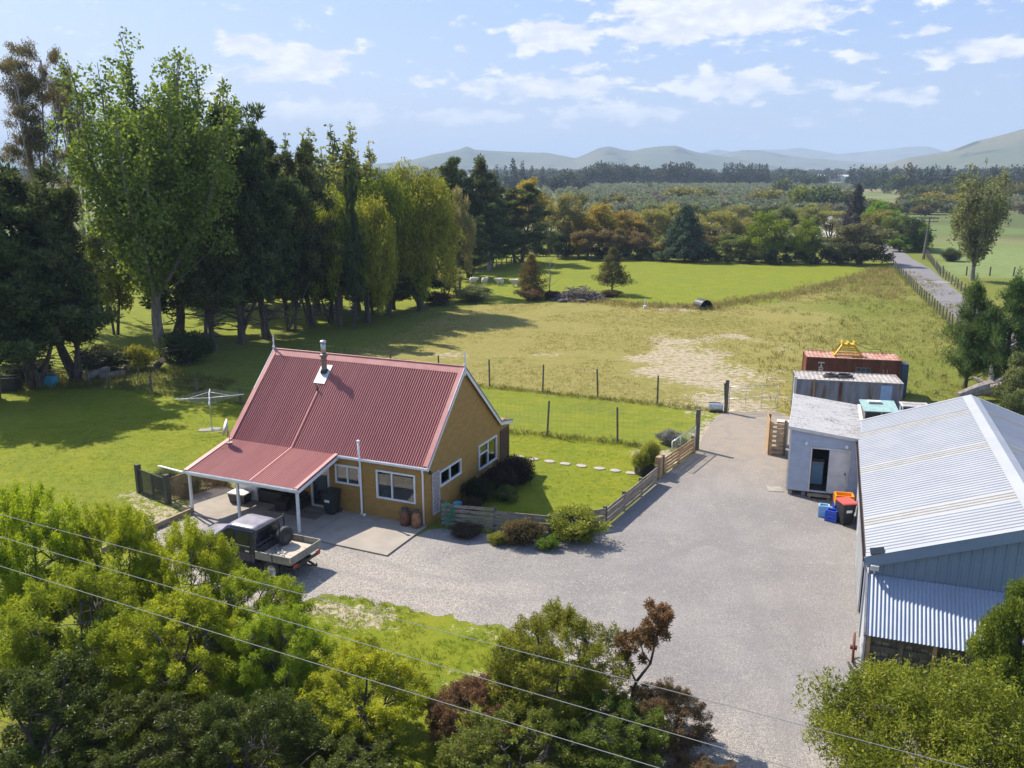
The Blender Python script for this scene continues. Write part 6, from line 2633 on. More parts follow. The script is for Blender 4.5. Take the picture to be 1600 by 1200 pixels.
def tpl_wattle(kind, seed, n_leaf, leaf=(.115, .034), h0=5.0, r0=2.2, nc=165, droop=-.1, lowz=.10, cs=(.14, .40)):
    """small-leaved foreground tree: stems, ascending twigs and leaf sprays with gaps"""
    r = np.random.default_rng(seed)
    limbs, clumps = [], []
    ns = 3 + r.integers(0, 3)
    forks = []
    for k in range(ns):
        a = 2 * PI * k / ns + r.uniform(-.5, .5)
        m = np.array([math.cos(a) * r0 * .28, math.sin(a) * r0 * .28, h0 * .38])
        t_ = np.array([math.cos(a) * r0 * .55, math.sin(a) * r0 * .55, h0 * r.uniform(.66, .86)])
        limbs.append((curve((r.normal() * .08, r.normal() * .08, -.1), m, r, .05, 5), .075, .05, 7))
        limbs.append((curve(m, t_, r, .08, 5), .05, .02, 6))
        forks += [m, (m + t_) / 2, t_]
    for k in range(nc):
        u = unit(r.normal(size=3))
        rad = r.uniform(.5, .95) ** .8
        z = h0 * (.5 + lowz / 2) + u[2] * h0 * (.5 - lowz / 2) * rad
        w_ = (.72 + .42 * math.sin(PI * min(1, z / h0 * .95)))
        c = np.array([u[0] * r0 * rad * w_, u[1] * r0 * rad * w_, z])
        f = min(forks, key=lambda q: np.linalg.norm(q - c) + (0 if q[2] < c[2] else 2))
        limbs.append((curve(f, c, r, .10, 4), .018, .006, 4))
        s = r.uniform(*cs) * r0 / 2.2
        clumps.append((*c, s * .95, s * .95, s))
        for j in range(4):
            # short twig tips poking out of the clump
            v = unit(u * .8 + np.array([0, 0, .55]) + r.normal(size=3) * .4)
            p = c + v * s * r.uniform(.7, 1.6)
            clumps.append((*p, s * .30, s * .30, s * .6))
    for k in range(3):
        a = r.random() * 2 * PI
        x, y = math.cos(a) * r0 * .3, math.sin(a) * r0 * .3
        for j in range(5):
            clumps.append((x + r.normal() * .05, y + r.normal() * .05, h0 * .86 + j * h0 * .035, .16 - .022 * j, .16 - .022 * j, .2))
        limbs.append(([(x * .8, y * .8, h0 * .7), (x, y, h0 * 1.0)], .014, .005, 4))
    P, D, u = fill(clumps, n_leaf, r, .5, .65, droop + .25, .8)
    add_tpl(kind, h0, r0, limbs, leaves_mesh('crown', P, D, leaf[0], leaf[1], r))


def tpl_blob(kind, seed, n_leaf, size, h0, r0, cone=False, nc=10):
    """distant tree: no trunk, coarse foliage only"""
    r = np.random.default_rng(seed)
    clumps = []
    for k in range(nc):
        t = r.random()
        if cone:
            R_ = r0 * (1 - t) ** .8
            a = r.random() * 2 * PI
            clumps.append((math.cos(a) * R_ * .5, math.sin(a) * R_ * .5, h0 * (.04 + .88 * t), R_ * .55 + .15, R_ * .55 + .15, h0 * .11))
        else:
            u = unit(r.normal(size=3)) * r.uniform(.3, .62)
            s = r.uniform(.34, .55)
            clumps.append((u[0] * r0, u[1] * r0, h0 * .5 + u[2] * h0 * .5, r0 * s, r0 * s, h0 * s * .5))
    P, D, u = fill(clumps, n_leaf, r, .35, .8, .2, .7)
    TPL.setdefault(kind, []).append((h0, r0, None, leaves_mesh('crown', P, D, size, size * .6, r)))
    TPL[kind][-1][3].materials.append(M['leaf'])


for s in (11, 12, 13, 14):
    tpl_macrocarpa(s)
tpl_poplar('poplar_big', 21, 25.0, 7.2, 15, 46000, .29, 6.0, 1.0, .22)
tpl_poplar('poplar_column', 22, 21.0, 2.8, 11, 24000, .30, 2.2, 1.0)
tpl_poplar('poplar_column', 23, 21.0, 2.8, 10, 24000, .30, 2.2, 1.0)
tpl_poplar('poplar_open', 24, 17.0, 4.6, 13, 15000, .30, 2.6, .8, .35)
tpl_euc(31)
tpl_willow(41)
tpl_willow(42)
for s in (51, 52, 53, 54):
    tpl_round('round', s, 12000, .26)
for s in (55, 56):
    tpl_round('feathery', s, 9000, .34, .22, nc=60, feather=1.0, s0=(.35, .75))
tpl_round('dome', 57, 16000, .26, .4, nc=70, low=-.02, s0=(.6, 1.0))
tpl_cone('cone', 61, 16000, .36)
tpl_cone('mac_far', 62, 9000, .5, 11.0, 3.0, .5, .08, .5)
tpl_cone('sapling', 63, 9000, .20, 5.5, 2.1, .6, .12, .35)
tpl_cone('sapling', 64, 9000, .20, 5.5, 2.1, .55, .16, .3)
tpl_pine(71)
for s in (81, 82, 83, 84):
    tpl_wattle('wattle', s, 56000)
tpl_wattle('bigleaf', 91, 105000, (.155, .05), 5.5, 3.6, 230, -.2, .02, (.3, .56))
tpl_round('bigleaf_round', 92, 46000, .125, .32, 4.2, 1.8, 120, 0, -.04, (.45, .8))
for s in (101, 102, 103):
    tpl_round('shrub', s, 9000, .085, .45, 1.2, 1.0, 46, 0, .02, (.7, 1.2))
for s in (111, 112, 113):
    tpl_blob('far_round', s, 900, 1.3, 12, 6)
for s in (114, 115):
    tpl_blob('far_cone', s, 700, 1.2, 16, 3.6, True, 26)
for s in (116, 117, 118):
    tpl_blob('olive', s, 900, .5, 3.8, 2.2)

CLR = dict( euc=(0.166, 0.140, 0.061), poplar=(.18, .24, .05), poplar2=(.27, .31, .085), poplar3=(0.206, 0.231, 0.094), lime=(0.288, 0.325, 0.037), mac=(.068, .098, .037), mac2=(.08, .108, .039),
           willow=(.28, .32, .04), willow2=(.31, .335, .04), feather=(0.289, 0.275, 0.117), gold=(0.343, 0.296, 0.041), gold2=(0.289, 0.261, 0.062), autumn=(0.330, 0.273, 0.046), autumn2=(0.314, 0.239, 0.059),
           russet=(.195, .15, .062), russet2=(.22, .16, .085), obrown=(0.294, 0.285, 0.094), obrown2=(0.333, 0.305, 0.117), dark=(.065, .085, .034), bluegreen=(0.069, 0.106, 0.075), green=(0.150, 0.196, 0.053),
           wgreen=(.20, .27, .036), greyg=(0.148, 0.166, 0.089), greyg2=(0.150, 0.181, 0.075), olive=(0.216, 0.244, 0.127), dolive=(0.173, 0.194, 0.086), yolive=(0.284, 0.289, 0.103), purple=(0.075, 0.073, 0.073), bright=(0.150, 0.263, 0.025),
           pine=(.085, .145, .05), sap=(0.144, 0.119, 0.040), sap2=(0.106, 0.110, 0.040), wattle=(.335, .385, .022), wattle2=(.27, .335, .024), olivefg=(.195, .235, .024), olivefg2=(.15, .185, .024), greenfg=(.11, .15, .022),
           darkfg=(.072, .095, .016), darkfg2=(.10, .125, .019), brownfg=(.165, .098, .046), brownfg2=(.20, .12, .06), bigleaf=(.215, .255, .028), bigleaf2=(.17, .205, .03),
           hydrangea=(0.039, 0.055, 0.024), plum=(0.050, 0.035, 0.033), lavender=(0.250, 0.237, 0.263), twin=(0.300, 0.338, 0.050), spread=(0.237, 0.269, 0.037), brownsh=(0.163, 0.106, 0.056), fern=(0.150, 0.225, 0.025), deadbr=(0.094, 0.066, 0.044), grove=(0.186, 0.213, 0.144))
KNAME = dict(eucalyptus='gum_tree', poplar_big='poplar_tree', poplar_column='poplar_tree', poplar_open='poplar_tree', macrocarpa='conifer', mac_far='conifer', cone='conifer', pine='pine_tree', willow='willow_tree', dome='willow_tree',
             round='tree', feathery='tree', sapling='young_tree', wattle='tree', bigleaf='shrub', bigleaf_round='shrub', shrub='shrub')
tr = np.random.default_rng(99)
COUNT = {}


def plant(kind, X, Y, h, r, col, label, group=None, z=None, name=None, rot=None, cat=None):
    ts = TPL[kind]
    i = COUNT.get(kind, 0)
    COUNT[kind] = i + 1
    h0, r0, tm, lm = ts[i % len(ts)]
    o = thing(name or KNAME[kind], label, cat or ('shrub' if kind in ('shrub', 'bigleaf', 'bigleaf_round') else 'tree'), (X, Y, ground_z(X, Y) if z is None else z), tr.uniform(0, 6.28) if rot is None else rot, group)
    o.scale = (r / r0, r / r0, h / h0)
    if tm:
        link('trunk', tm, None, o)
    c = link('crown', lm, None, o)
    k = CLR[col]
    c.color = (*[v * tr.uniform(.93, 1.07) for v in k], 1)
    return o


TREES = [
('eucalyptus', -46.33, 88, 27.7, 4.11, 'euc', 'tall gum tree at the far left with domed brownish crown', None),
('eucalyptus', -44.92, 93, 27.6, 2.63, 'euc', 'smaller gum tree between the far-left gum and the big poplar', None),
('poplar_big', -28.58, 70, 25.76, 7.54, 'poplar', 'huge many-stemmed poplar towering over the left lawn', None),
('round', -37.18, 81, 11.68, 3.42, 'lime', 'lit lime-green tree seen behind the big poplar trunk', None),
('macrocarpa', -34.9, 57, 14.84, 4.57, 'mac', 'dark conifer cut by the left picture edge', 'dark shelterbelt trees behind the house'),
('macrocarpa', -33.39, 60, 15.39, 4.53, 'mac', 'dark conifer over the old pole rail', 'dark shelterbelt trees behind the house'),
('macrocarpa', -31.7, 62.5, 14.12, 3.41, 'mac2', 'dark conifer with bare trunk beside the turquoise trough', 'dark shelterbelt trees behind the house'),
('macrocarpa', -31.34, 80, 15.23, 4.51, 'mac', 'dark conifer just right of the big poplar trunk', 'dark shelterbelt trees behind the house'),
('macrocarpa', -25.51, 73.5, 17.05, 4.56, 'mac2', 'dark conifer with leaning twin trunks above the lawn posts', 'dark shelterbelt trees behind the house'),
('macrocarpa', -24.07, 77, 20.53, 4.47, 'mac', 'tallest dark conifer of the shelterbelt, right of the poplar top', 'dark shelterbelt trees behind the house'),
('macrocarpa', -22.33, 79, 18.99, 3.29, 'mac', 'dark conifer straight behind the left end of the house ridge', 'dark shelterbelt trees behind the house'),
('macrocarpa', -21.47, 83, 17.52, 3.22, 'mac2', 'dark conifer with a narrow top left of the far poplars', 'dark shelterbelt trees behind the house'),
('macrocarpa', -20.11, 86, 13.6, 3.36, 'mac', 'dark conifer behind the house flue', 'dark shelterbelt trees behind the house'),
('macrocarpa', -18.54, 88, 11.61, 2.81, 'mac2', 'dark conifer with a leaning pale trunk right of the flue', 'dark shelterbelt trees behind the house'),
('macrocarpa', -15.39, 84, 15.14, 1.03, 'mac', 'pointed dark conifer in front of the yellow willows', 'dark shelterbelt trees behind the house'),
('macrocarpa', -15.07, 93, 5.93, 3.13, 'mac', 'dark conifer under the tallest willow', 'dark shelterbelt trees behind the house'),
('round', -13.21, 97, 6.95, 3.25, 'dark', 'dark spreading tree below the right willow dome', 'dark shelterbelt trees behind the house'),
('round', -10.75, 100, 5.49, 3.21, 'dark', 'low dark tree near the right end of the shelterbelt', 'dark shelterbelt trees behind the house'),
('feathery', -8.02, 104, 4.67, 2.58, 'obrown', 'low brownish tree at the right end of the shelterbelt', 'dark shelterbelt trees behind the house'),
('macrocarpa', -31.75, 98, 20.15, 4.21, 'mac', 'dark conifer in the second row, just left of the tallest one', 'dark shelterbelt trees behind the house'),
('macrocarpa', -28.44, 102, 18.72, 3.95, 'mac2', 'dark conifer in the second row, left behind the slim poplars', 'dark shelterbelt trees behind the house'),
('macrocarpa', -36.35, 100, 21.6, 4.43, 'mac', 'dark conifer in the second row behind the poplar crown', 'dark shelterbelt trees behind the house'),
('poplar_column', -24.36, 98, 19.62, 3.23, 'poplar', 'leftmost slim poplar behind the dark conifers', 'far poplars behind the shelterbelt'),
('poplar_column', -21.09, 94, 20.06, 3.63, 'poplar2', 'second slim poplar from the left behind the dark conifers', 'far poplars behind the shelterbelt'),
('poplar_column', -19.44, 97, 20.49, 3.75, 'poplar', 'third slim poplar behind the dark conifers', 'far poplars behind the shelterbelt'),
('poplar_column', -17.07, 96, 20.81, 3.16, 'poplar2', 'rightmost slim poplar, just left of the willows', 'far poplars behind the shelterbelt'),
('willow', -17.07, 86, 15.62, 3.35, 'willow', 'yellow willow low between the poplars and pointed conifer', 'yellow-green willows behind the shelterbelt'),
('willow', -13.39, 94, 17.89, 4.45, 'willow', 'tall yellow-green willow, left of the two biggest', 'yellow-green willows behind the shelterbelt'),
('willow', -10.14, 96, 18.48, 4.68, 'willow', 'tall yellow-green willow, right of the two biggest', 'yellow-green willows behind the shelterbelt'),
('willow', -14.63, 88, 14.92, 3.43, 'willow2', 'shorter yellow willow below the tall pair', 'yellow-green willows behind the shelterbelt'),
('feathery', -6.74, 110, 13.45, 3.17, 'feather', 'pale feathery olive tree at the right end of the willows', None),
('macrocarpa', -9.75, 142, 16.91, 4.27, 'mac', 'dark conifer peeping over the feathery tree, left of a pair', 'dark conifers beyond the willows'),
('macrocarpa', -5.91, 144, 17.14, 4.54, 'mac2', 'dark conifer peeping over the feathery tree, right of a pair', 'dark conifers beyond the willows'),
('macrocarpa', -6.11, 127, 9.07, 3.67, 'mac', 'dark tree shading the sheep at the end of the shelterbelt', 'dark conifers beyond the willows'),
('macrocarpa', -3.81, 140, 10.17, 3.64, 'mac', 'dark tree with short trunk at the end of the white-dotted shade', 'dark conifers beyond the willows'),
('macrocarpa', 1.6, 150, 12.99, 5.82, 'mac2', 'broad dark conifer below the yellowing tree', 'dark conifers beyond the willows'),
('round', 3.04, 178, 14.28, 6.38, 'gold', 'yellowing tree rising behind the broad dark conifer', None),
('round', 9.95, 162, 11.73, 4.08, 'obrown', 'thin olive-brown tree right of the broad dark conifer', 'trees and shrubs along the far hedge'),
('round', 8.21, 158, 4.9, 2.97, 'dark', 'small dark bush at the foot of the olive-brown tree', 'trees and shrubs along the far hedge'),
('round', 11.9, 157, 4.29, 1.93, 'gold', 'small bright yellow bush on the far hedge', 'trees and shrubs along the far hedge'),
('round', 15.78, 162, 9.69, 5.48, 'autumn', 'golden-brown autumn tree above the left paddock tree', 'trees and shrubs along the far hedge'),
('round', 20.94, 164, 8.47, 4.96, 'autumn2', 'amber autumn tree right of the golden-brown one', 'trees and shrubs along the far hedge'),
('round', 13.27, 156, 5.69, 3.5, 'russet', 'russet bush left of the upright paddock tree', 'trees and shrubs along the far hedge'),
('round', 17.76, 156, 5.91, 3.72, 'russet', 'russet bush straight behind the upright paddock tree', 'trees and shrubs along the far hedge'),
('round', 22.06, 156, 5.02, 3.16, 'russet2', 'pale russet bush left of the blue-green cone', 'trees and shrubs along the far hedge'),
('feathery', 25.22, 166, 9.1, 5.02, 'obrown', 'olive-brown tree left of the blue-green cone', 'trees and shrubs along the far hedge'),
('feathery', 29.83, 168, 9.5, 5.08, 'obrown2', 'olive-brown tree right behind the blue-green cone', 'trees and shrubs along the far hedge'),
('cone', 29.72, 152, 9.78, 4.38, 'bluegreen', 'blue-green cone-shaped conifer on the far hedge', 'trees and shrubs along the far hedge'),
('round', 26.06, 154, 3.61, 2.34, 'gold2', 'yellowish bush at the left foot of the blue-green cone', 'trees and shrubs along the far hedge'),
('feathery', 37.17, 162, 8.78, 5.84, 'obrown', 'wide olive-brown tree right of the blue-green cone', 'trees and shrubs along the far hedge'),
('round', 37.95, 152, 5.06, 3.85, 'green', 'mid-green bush left of the large round willow', 'trees and shrubs along the far hedge'),
('round', 34.67, 155, 4.86, 2.92, 'russet', 'russet bush at the right foot of the blue-green cone', 'trees and shrubs along the far hedge'),
('feathery', 42.09, 160, 7.27, 3.81, 'obrown2', 'olive-brown tree behind the mid-green bush', 'trees and shrubs along the far hedge'),
('dome', 43.36, 150, 9.01, 4.54, 'wgreen', 'large round bright green willow on the far hedge', 'trees and shrubs along the far hedge'),
('round', 48.61, 153, 4.56, 2.88, 'dark', 'dark bush between the two round willows', 'trees and shrubs along the far hedge'),
('dome', 49.9, 149, 7.78, 3.01, 'wgreen', 'smaller round bright green willow near the blue-roofed house', 'trees and shrubs along the far hedge'),
('round', 54.95, 148, 4.68, 4.29, 'greyg', 'grey-green shrub left of the largest one by the road bend', 'trees and shrubs along the far hedge'),
('round', 58.15, 147, 7.46, 5.74, 'greyg', 'largest grey-green shrub by the road bend', 'trees and shrubs along the far hedge'),
('feathery', 21.54, 215, 8.5, 4.79, 'obrown2', 'olive tree behind the golden-brown autumn tree', 'second row of trees beyond the far hedge'),
('round', 27.55, 202, 6.32, 5.24, 'autumn', 'amber tree behind the amber autumn tree', 'second row of trees beyond the far hedge'),
('round', 32.45, 206, 8.47, 4.59, 'olive', 'olive tree farther back left above the blue-green cone', 'second row of trees beyond the far hedge'),
('feathery', 37.57, 210, 8.79, 4.38, 'obrown', 'brown-olive tree straight above the blue-green cone', 'second row of trees beyond the far hedge'),
('round', 41.75, 206, 8.33, 5.33, 'dolive', 'dark olive round tree above the cone, right side', 'second row of trees beyond the far hedge'),
('round', 48.14, 210, 7.91, 4.38, 'dolive', 'dark olive round tree right of the brown-olive one', 'second row of trees beyond the far hedge'),
('feathery', 51.92, 206, 8.47, 5.03, 'yolive', 'yellow-olive tree above the mid-green bush', 'second row of trees beyond the far hedge'),
('round', 59.0, 208, 7.97, 4.64, 'dark', 'dark tree above the large round willow', 'second row of trees beyond the far hedge'),
('round', 62.85, 206, 8.18, 5.04, 'dolive', 'olive tree above the gap between the round willows', 'second row of trees beyond the far hedge'),
('feathery', 67.41, 202, 8.45, 6.1, 'yolive', 'yellow-olive tree above the smaller round willow', 'second row of trees beyond the far hedge'),
('feathery', 74.17, 206, 6.88, 5.34, 'obrown2', 'olive-brown tree above the blue-roofed house', 'second row of trees beyond the far hedge'),
('mac_far', 76.46, 198, 12.72, 2.84, 'purple', 'tall purplish dark conifer left of the road', 'second row of trees beyond the far hedge'),
('round', 88.6, 215, 8.8, 5.25, 'bright', 'vivid green tree right of the purplish conifer', 'second row of trees beyond the far hedge'),
('round', 78.45, 190, 8.02, 4.24, 'gold2', 'yellowish tree below the vivid green one', 'second row of trees beyond the far hedge'),
('round', 77.17, 178, 7.44, 4.36, 'green', 'leafy green tree at the road hedge', 'second row of trees beyond the far hedge'),
('round', 77.51, 172, 6.72, 3.6, 'dark', 'dark tree at the road hedge beside the power pole', 'second row of trees beyond the far hedge'),
('round', 75.2, 171, 3.36, 3.22, 'bright', 'bright clipped bush where the road bends', 'second row of trees beyond the far hedge'),
('poplar_open', 65.19, 124, 17.05, 4.98, 'poplar3', 'slender open poplar standing in the right-hand field', None),
('pine', 31.94, 60, 7.51, 2.22, 'pine', 'dark green pine beyond the shed, left of two', None),
('pine', 33.54, 58, 8.09, 2.4, 'pine', 'dark green pine beyond the shed, cut by the right edge', None),
('round', 29.98, 50, 4.99, 1.58, 'greyg2', 'pale green bush at the right edge behind the shed', None),
('round', 27.62, 46.5, 3.54, 1.2, 'greyg2', 'lower pale green bush right of the root pile', None),
('sapling', 2.32, 106.5, 5.35, 1.94, 'sap', 'upright olive-brown young tree left of the brush pile', None),
('sapling', 12.54, 109.5, 5.87, 2.23, 'sap2', 'young tree on a short trunk right of the brush pile', None),
('wattle', -15.02, 25.2, 5.34, 1.75, 'wattle', 'yellow-green tree at the lower left edge', 'yellow-green trees in the foreground'),
('wattle', -12.51, 25.6, 4.56, 1.5, 'wattle', 'yellow-green tree with a thin leading shoot left of the ute', 'yellow-green trees in the foreground'),
('wattle', -10.01, 25.0, 4.21, 1.41, 'wattle', 'yellow-green tree in front of the ute bonnet', 'yellow-green trees in the foreground'),
('wattle', -7.97, 24.2, 3.03, 1.55, 'wattle2', 'yellow-green tree in front of the ute rear wheel', 'yellow-green trees in the foreground'),
('wattle', -12.36, 22.3, 4.08, 1.87, 'wattle2', 'broad yellow-green tree under the upper wires at left', 'yellow-green trees in the foreground'),
('wattle', -9.38, 21.8, 3.37, 1.84, 'wattle', 'broad yellow-green tree in the middle of the left clump', 'yellow-green trees in the foreground'),
('wattle', -6.62, 22.0, 2.92, 1.32, 'wattle2', 'yellow-green tree at the right end of the left clump', 'yellow-green trees in the foreground'),
('wattle', -3.81, 20.4, 2.61, 1.54, 'wattle', 'bright yellow bushy tree on the front lawn', 'yellow-green trees in the foreground'),
('wattle', 1.16, 21.2, 3.35, 1.69, 'olivefg', 'olive-green tree in the middle foreground', 'yellow-green trees in the foreground'),
('wattle', 0.08, 18.9, 1.8, 1.64, 'olivefg2', 'low olive bush at the bottom centre', 'yellow-green trees in the foreground'),
('wattle', 2.48, 19.4, 1.86, 1.42, 'greenfg', 'darker green bush at the bottom, right of the low olive one', 'yellow-green trees in the foreground'),
('wattle', -11.63, 18.6, 3.07, 2.0, 'darkfg', 'dark bush in the bottom left corner', 'dark understorey at the lower left'),
('wattle', -8.92, 18.5, 2.37, 1.87, 'darkfg', 'dark bush at the bottom under the broad yellow-green tree', 'dark understorey at the lower left'),
('wattle', -6.35, 18.6, 2.44, 1.58, 'darkfg', 'dark bush at the bottom, third from the left', 'dark understorey at the lower left'),
('wattle', -4.25, 18.2, 1.63, 1.5, 'darkfg2', 'dark bush at the bottom left of the bright yellow tree', 'dark understorey at the lower left'),
('wattle', -0.97, 20.3, 1.75, 1.24, 'brownfg', 'round brown-leaved shrub left of the olive-green tree', 'brown-leaved shrubs in the foreground'),
('wattle', 3.92, 20.2, 1.59, 1.27, 'brownfg', 'dark brown-leaved shrub by the gravel', 'brown-leaved shrubs in the foreground'),
('wattle', 4.8, 18.4, 0.67, 0.9, 'brownfg2', 'low brown-leaved shrub at the bottom edge', 'brown-leaved shrubs in the foreground'),
('bigleaf', 9.49, 17.2, 3.57, 2.41, 'bigleaf', 'large glossy yellow-green shrub at the bottom right', None),
('bigleaf_round', 13.33, 20.9, 4.57, 1.22, 'bigleaf2', 'dense round green shrub beside the shed lean-to', None),
]
for row in TREES:
    plant(*row)

# shrubs about the yard
SHR = [(0.30, 33.35, 1.05, .95, 'brownsh', 'brown scrubby bush at the foot of the board fence bend', None), (2.75, 33.75, 1.35, 1.35, 'spread', 'spreading yellow-green bush over the corner of the board fence', None),
       (1.45, 32.85, .55, .55, 'fern', 'low green tuft between the brown and the yellow-green bush', None), (-.55, 33.3, .5, .55, 'spread', 'small yellow-green weed tuft against the board fence', None),
       (-1.85, 34.15, .5, .75, 'deadbr', 'dry dark brown weeds against the board fence by the hose', None),
       (*hxy(.85, 3.5), 1.25, .85, 'hydrangea', 'dark bush under the small gable window', None), (*hxy(1.15, 5.0), 1.5, .95, 'plum', 'tall purplish dark bush between the two gable windows', None), (*hxy(1.35, 6.4), 1.45, 1.0, 'plum', 'round purplish dark bush under the larger gable window', None),
       (*hxy(1.9, 4.2), .7, .6, 'green', 'small green bush in front of the purplish gable bushes', None), (*hxy(.9, 8.3), .75, .6, 'green', 'low green bush at the rear corner of the gable wall', None), (*hxy(1.0, 2.2), .7, .55, 'deadbr', 'low dry bush behind the board fence by the white lattice', None),
       (6.45, 41.6, 1.15, .52, 'twin', 'yellow-green round shrub in the dark planter, nearer the camera', 'twin shrubs in the planter'), (6.98, 42.15, 1.4, .6, 'twin', 'yellow-green round shrub in the dark planter, nearer the gate', 'twin shrubs in the planter'),
       (8.85, 47.1, .75, .8, 'lavender', 'grey lavender bush behind the open steel gate', None), (9.3, 45.9, .7, .4, 'fern', 'green weeds at the hinge of the open steel gate', None),
       (-16.6, 39.75, 1.05, .85, 'greyg', 'grey-green shrub inside the lattice screen, far post side', None), (-15.3, 39.2, 1.1, .8, 'olive', 'olive shrub in the middle of the lattice screen', None), (-14.5, 40.4, 1.0, .6, 'dark', 'dark shrub at the house end of the lattice screen', None),
       (16.45, 38.75, 1.5, .28, 'spread', 'thin plant growing between the hut and the big shed', None),
       (-31.0, 64.6, 2.2, 2.2, 'dark', 'dark undergrowth left of the fallen logs', None), (-28.6, 66.0, 2.0, 1.6, 'lime', 'light weeds behind the fallen logs', None), (-35.5, 62.6, 1.8, 2.0, 'dark', 'dark undergrowth behind the old pole rail', None),
       (-26.2, 68.4, 2.6, 2.4, 'dark', 'dark shrub at the foot of the big poplar', None), (2.2, 104.4, 1.6, 2.0, 'brownsh', 'dry bush at the foot of the upright young tree', None), (4.8, 104.8, 1.1, 1.4, 'deadbr', 'low dry bush between the young tree and the brush pile', None),
       (-4.5, 103.2, 1.9, 2.8, 'dolive', 'dark scrub at the shaded end of the shelterbelt', None), (-8.6, 101.0, 1.5, 2.4, 'deadbr', 'dry scrub under the last shelterbelt conifers', None),
       (12.0, 107.2, .9, 1.5, 'brownsh', 'dry tussock bush at the foot of the short-trunked young tree', None), (76.0, 152.5, 2.2, 2.0, 'dark', 'dark bush beside the power pole fence', None)]
for X, Y, h, r, col, lab, g in SHR:
    plant('shrub', X, Y, h, r, col, lab, g, z=(.30 if col == 'twin' else None))

# bare-stemmed brown tree by the gravel
t = thing('tree', 'brown-leaved tree with a bare curving stem standing over the gravel', 'tree', (3.05, 21.2, 0))
t.scale = (1.12, 1.12, 1.08)
r = np.random.default_rng(5)
stem = [(.0, 0, 0), (.15, 0, .6), (.28, .0, 1.2), (.62, .05, 1.7), (.70, .05, 2.2), (.82, .1, 2.7)]
lm = [(stem, .05, .022, 7), ([(.28, 0, 1.2), (.05, .1, 1.7), (.0, .15, 2.2)], .03, .012, 5), ([(.62, .05, 1.7), (.4, -.1, 2.1), (.3, -.1, 2.5)], .024, .01, 5)]
me = limbs_mesh('trunk', lm)
me.materials.append(M['bark'])
link('trunk', me, None, t)
cl = []
for c, s in (((.85, .1, 3.0), .42), ((.68, .0, 2.75), .34), ((.3, -.1, 2.55), .36), ((.02, .15, 2.3), .30), ((.38, .05, 2.2), .30), ((1.0, .15, 2.8), .30), ((.05, -.1, 1.9), .22)):
    for j in range(7):
        v = unit(r.normal(size=3)) * s * .7
        v = v * r.uniform(.5, 1.7)
        cl.append((c[0] + v[0], c[1] + v[1], c[2] + v[2], s * .30, s * .30, s * .40))
P, D, u = fill(cl, 6800, r, .75, .6, .6, .9)
me = leaves_mesh('crown', P, D, .10, .03, r)
me.materials.append(M['leaf'])
c = link('crown', me, None, t)
c.color = (*CLR['brownfg2'], 1)

# clipped dark hedge along the far side of the pasture
t = thing('hedge', 'long dark hedge along the far side of the bright pasture', 'hedge')
r = np.random.default_rng(8)
line = [(-7, 158.5), (7.06, 162.5), (22.2, 154.0), (42.2, 146.2), (56, 147.0), (64.5, 148.6)]
cl = []
for i in range(len(line) - 1):
    a, c = np.array(line[i]), np.array(line[i + 1])
    L = np.linalg.norm(c - a)
    for k in range(int(L / .55)):
        p = a + (c - a) * (k / (L / .55)) + r.normal(size=2) * .35
        s = r.uniform(.5, .85)
        hz_ = r.uniform(.5, 1.75)
        cl.append((p[0], p[1], hz_, s, s * .9, s * .8))
P, D, u = fill(cl, 24000, r, .4, .8, .3, .7)
me = leaves_mesh('foliage', P, D, .34, .16, r)
me.materials.append(M['leaf'])
c = link('foliage', me, None, t)
c.color = (.05, .066, .026, 1)
# tall clipped hedge at the road bend
t = thing('hedge', 'bright green clipped hedge where the road bends', 'hedge')
cl = []
for k in range(150):
    f = r.random()
    cl.append((78.5 + f * 5.0 + r.normal() * .5, 168.5 + f * 14 + r.normal() * .5, r.uniform(.5, 4.6), .8, .8, .7))
P, D, u = fill(cl, 12000, r, .4, .8, .2, .7)
me = leaves_mesh('foliage', P, D, .34, .16, r)
me.materials.append(M['leaf'])
c = link('foliage', me, None, t)
c.color = (.09, .165, .022, 1)


# ------------------------------------------------------------------ distance
def far(kind, X, Y, h, r_, col, label, group, name):
    h0, r0, tm, lm = TPL[kind][int(tr.integers(len(TPL[kind])))]
    o = link(name, lm)
    o.location = (X, Y, ground_z(X, Y))
    o.rotation_euler = (0, 0, tr.uniform(0, 6.28))
    o.scale = (r_ / r0, r_ / r0, h / h0)
    o.color = (*[v * tr.uniform(.85, 1.15) for v in col], 1)
    tag(o, label, 'tree', group)
    return o


def bearing(px, Y):
    """east offset at distance Y of the sight line measured at column px"""
    return (px - 800) / 1368 * Y * 1.013


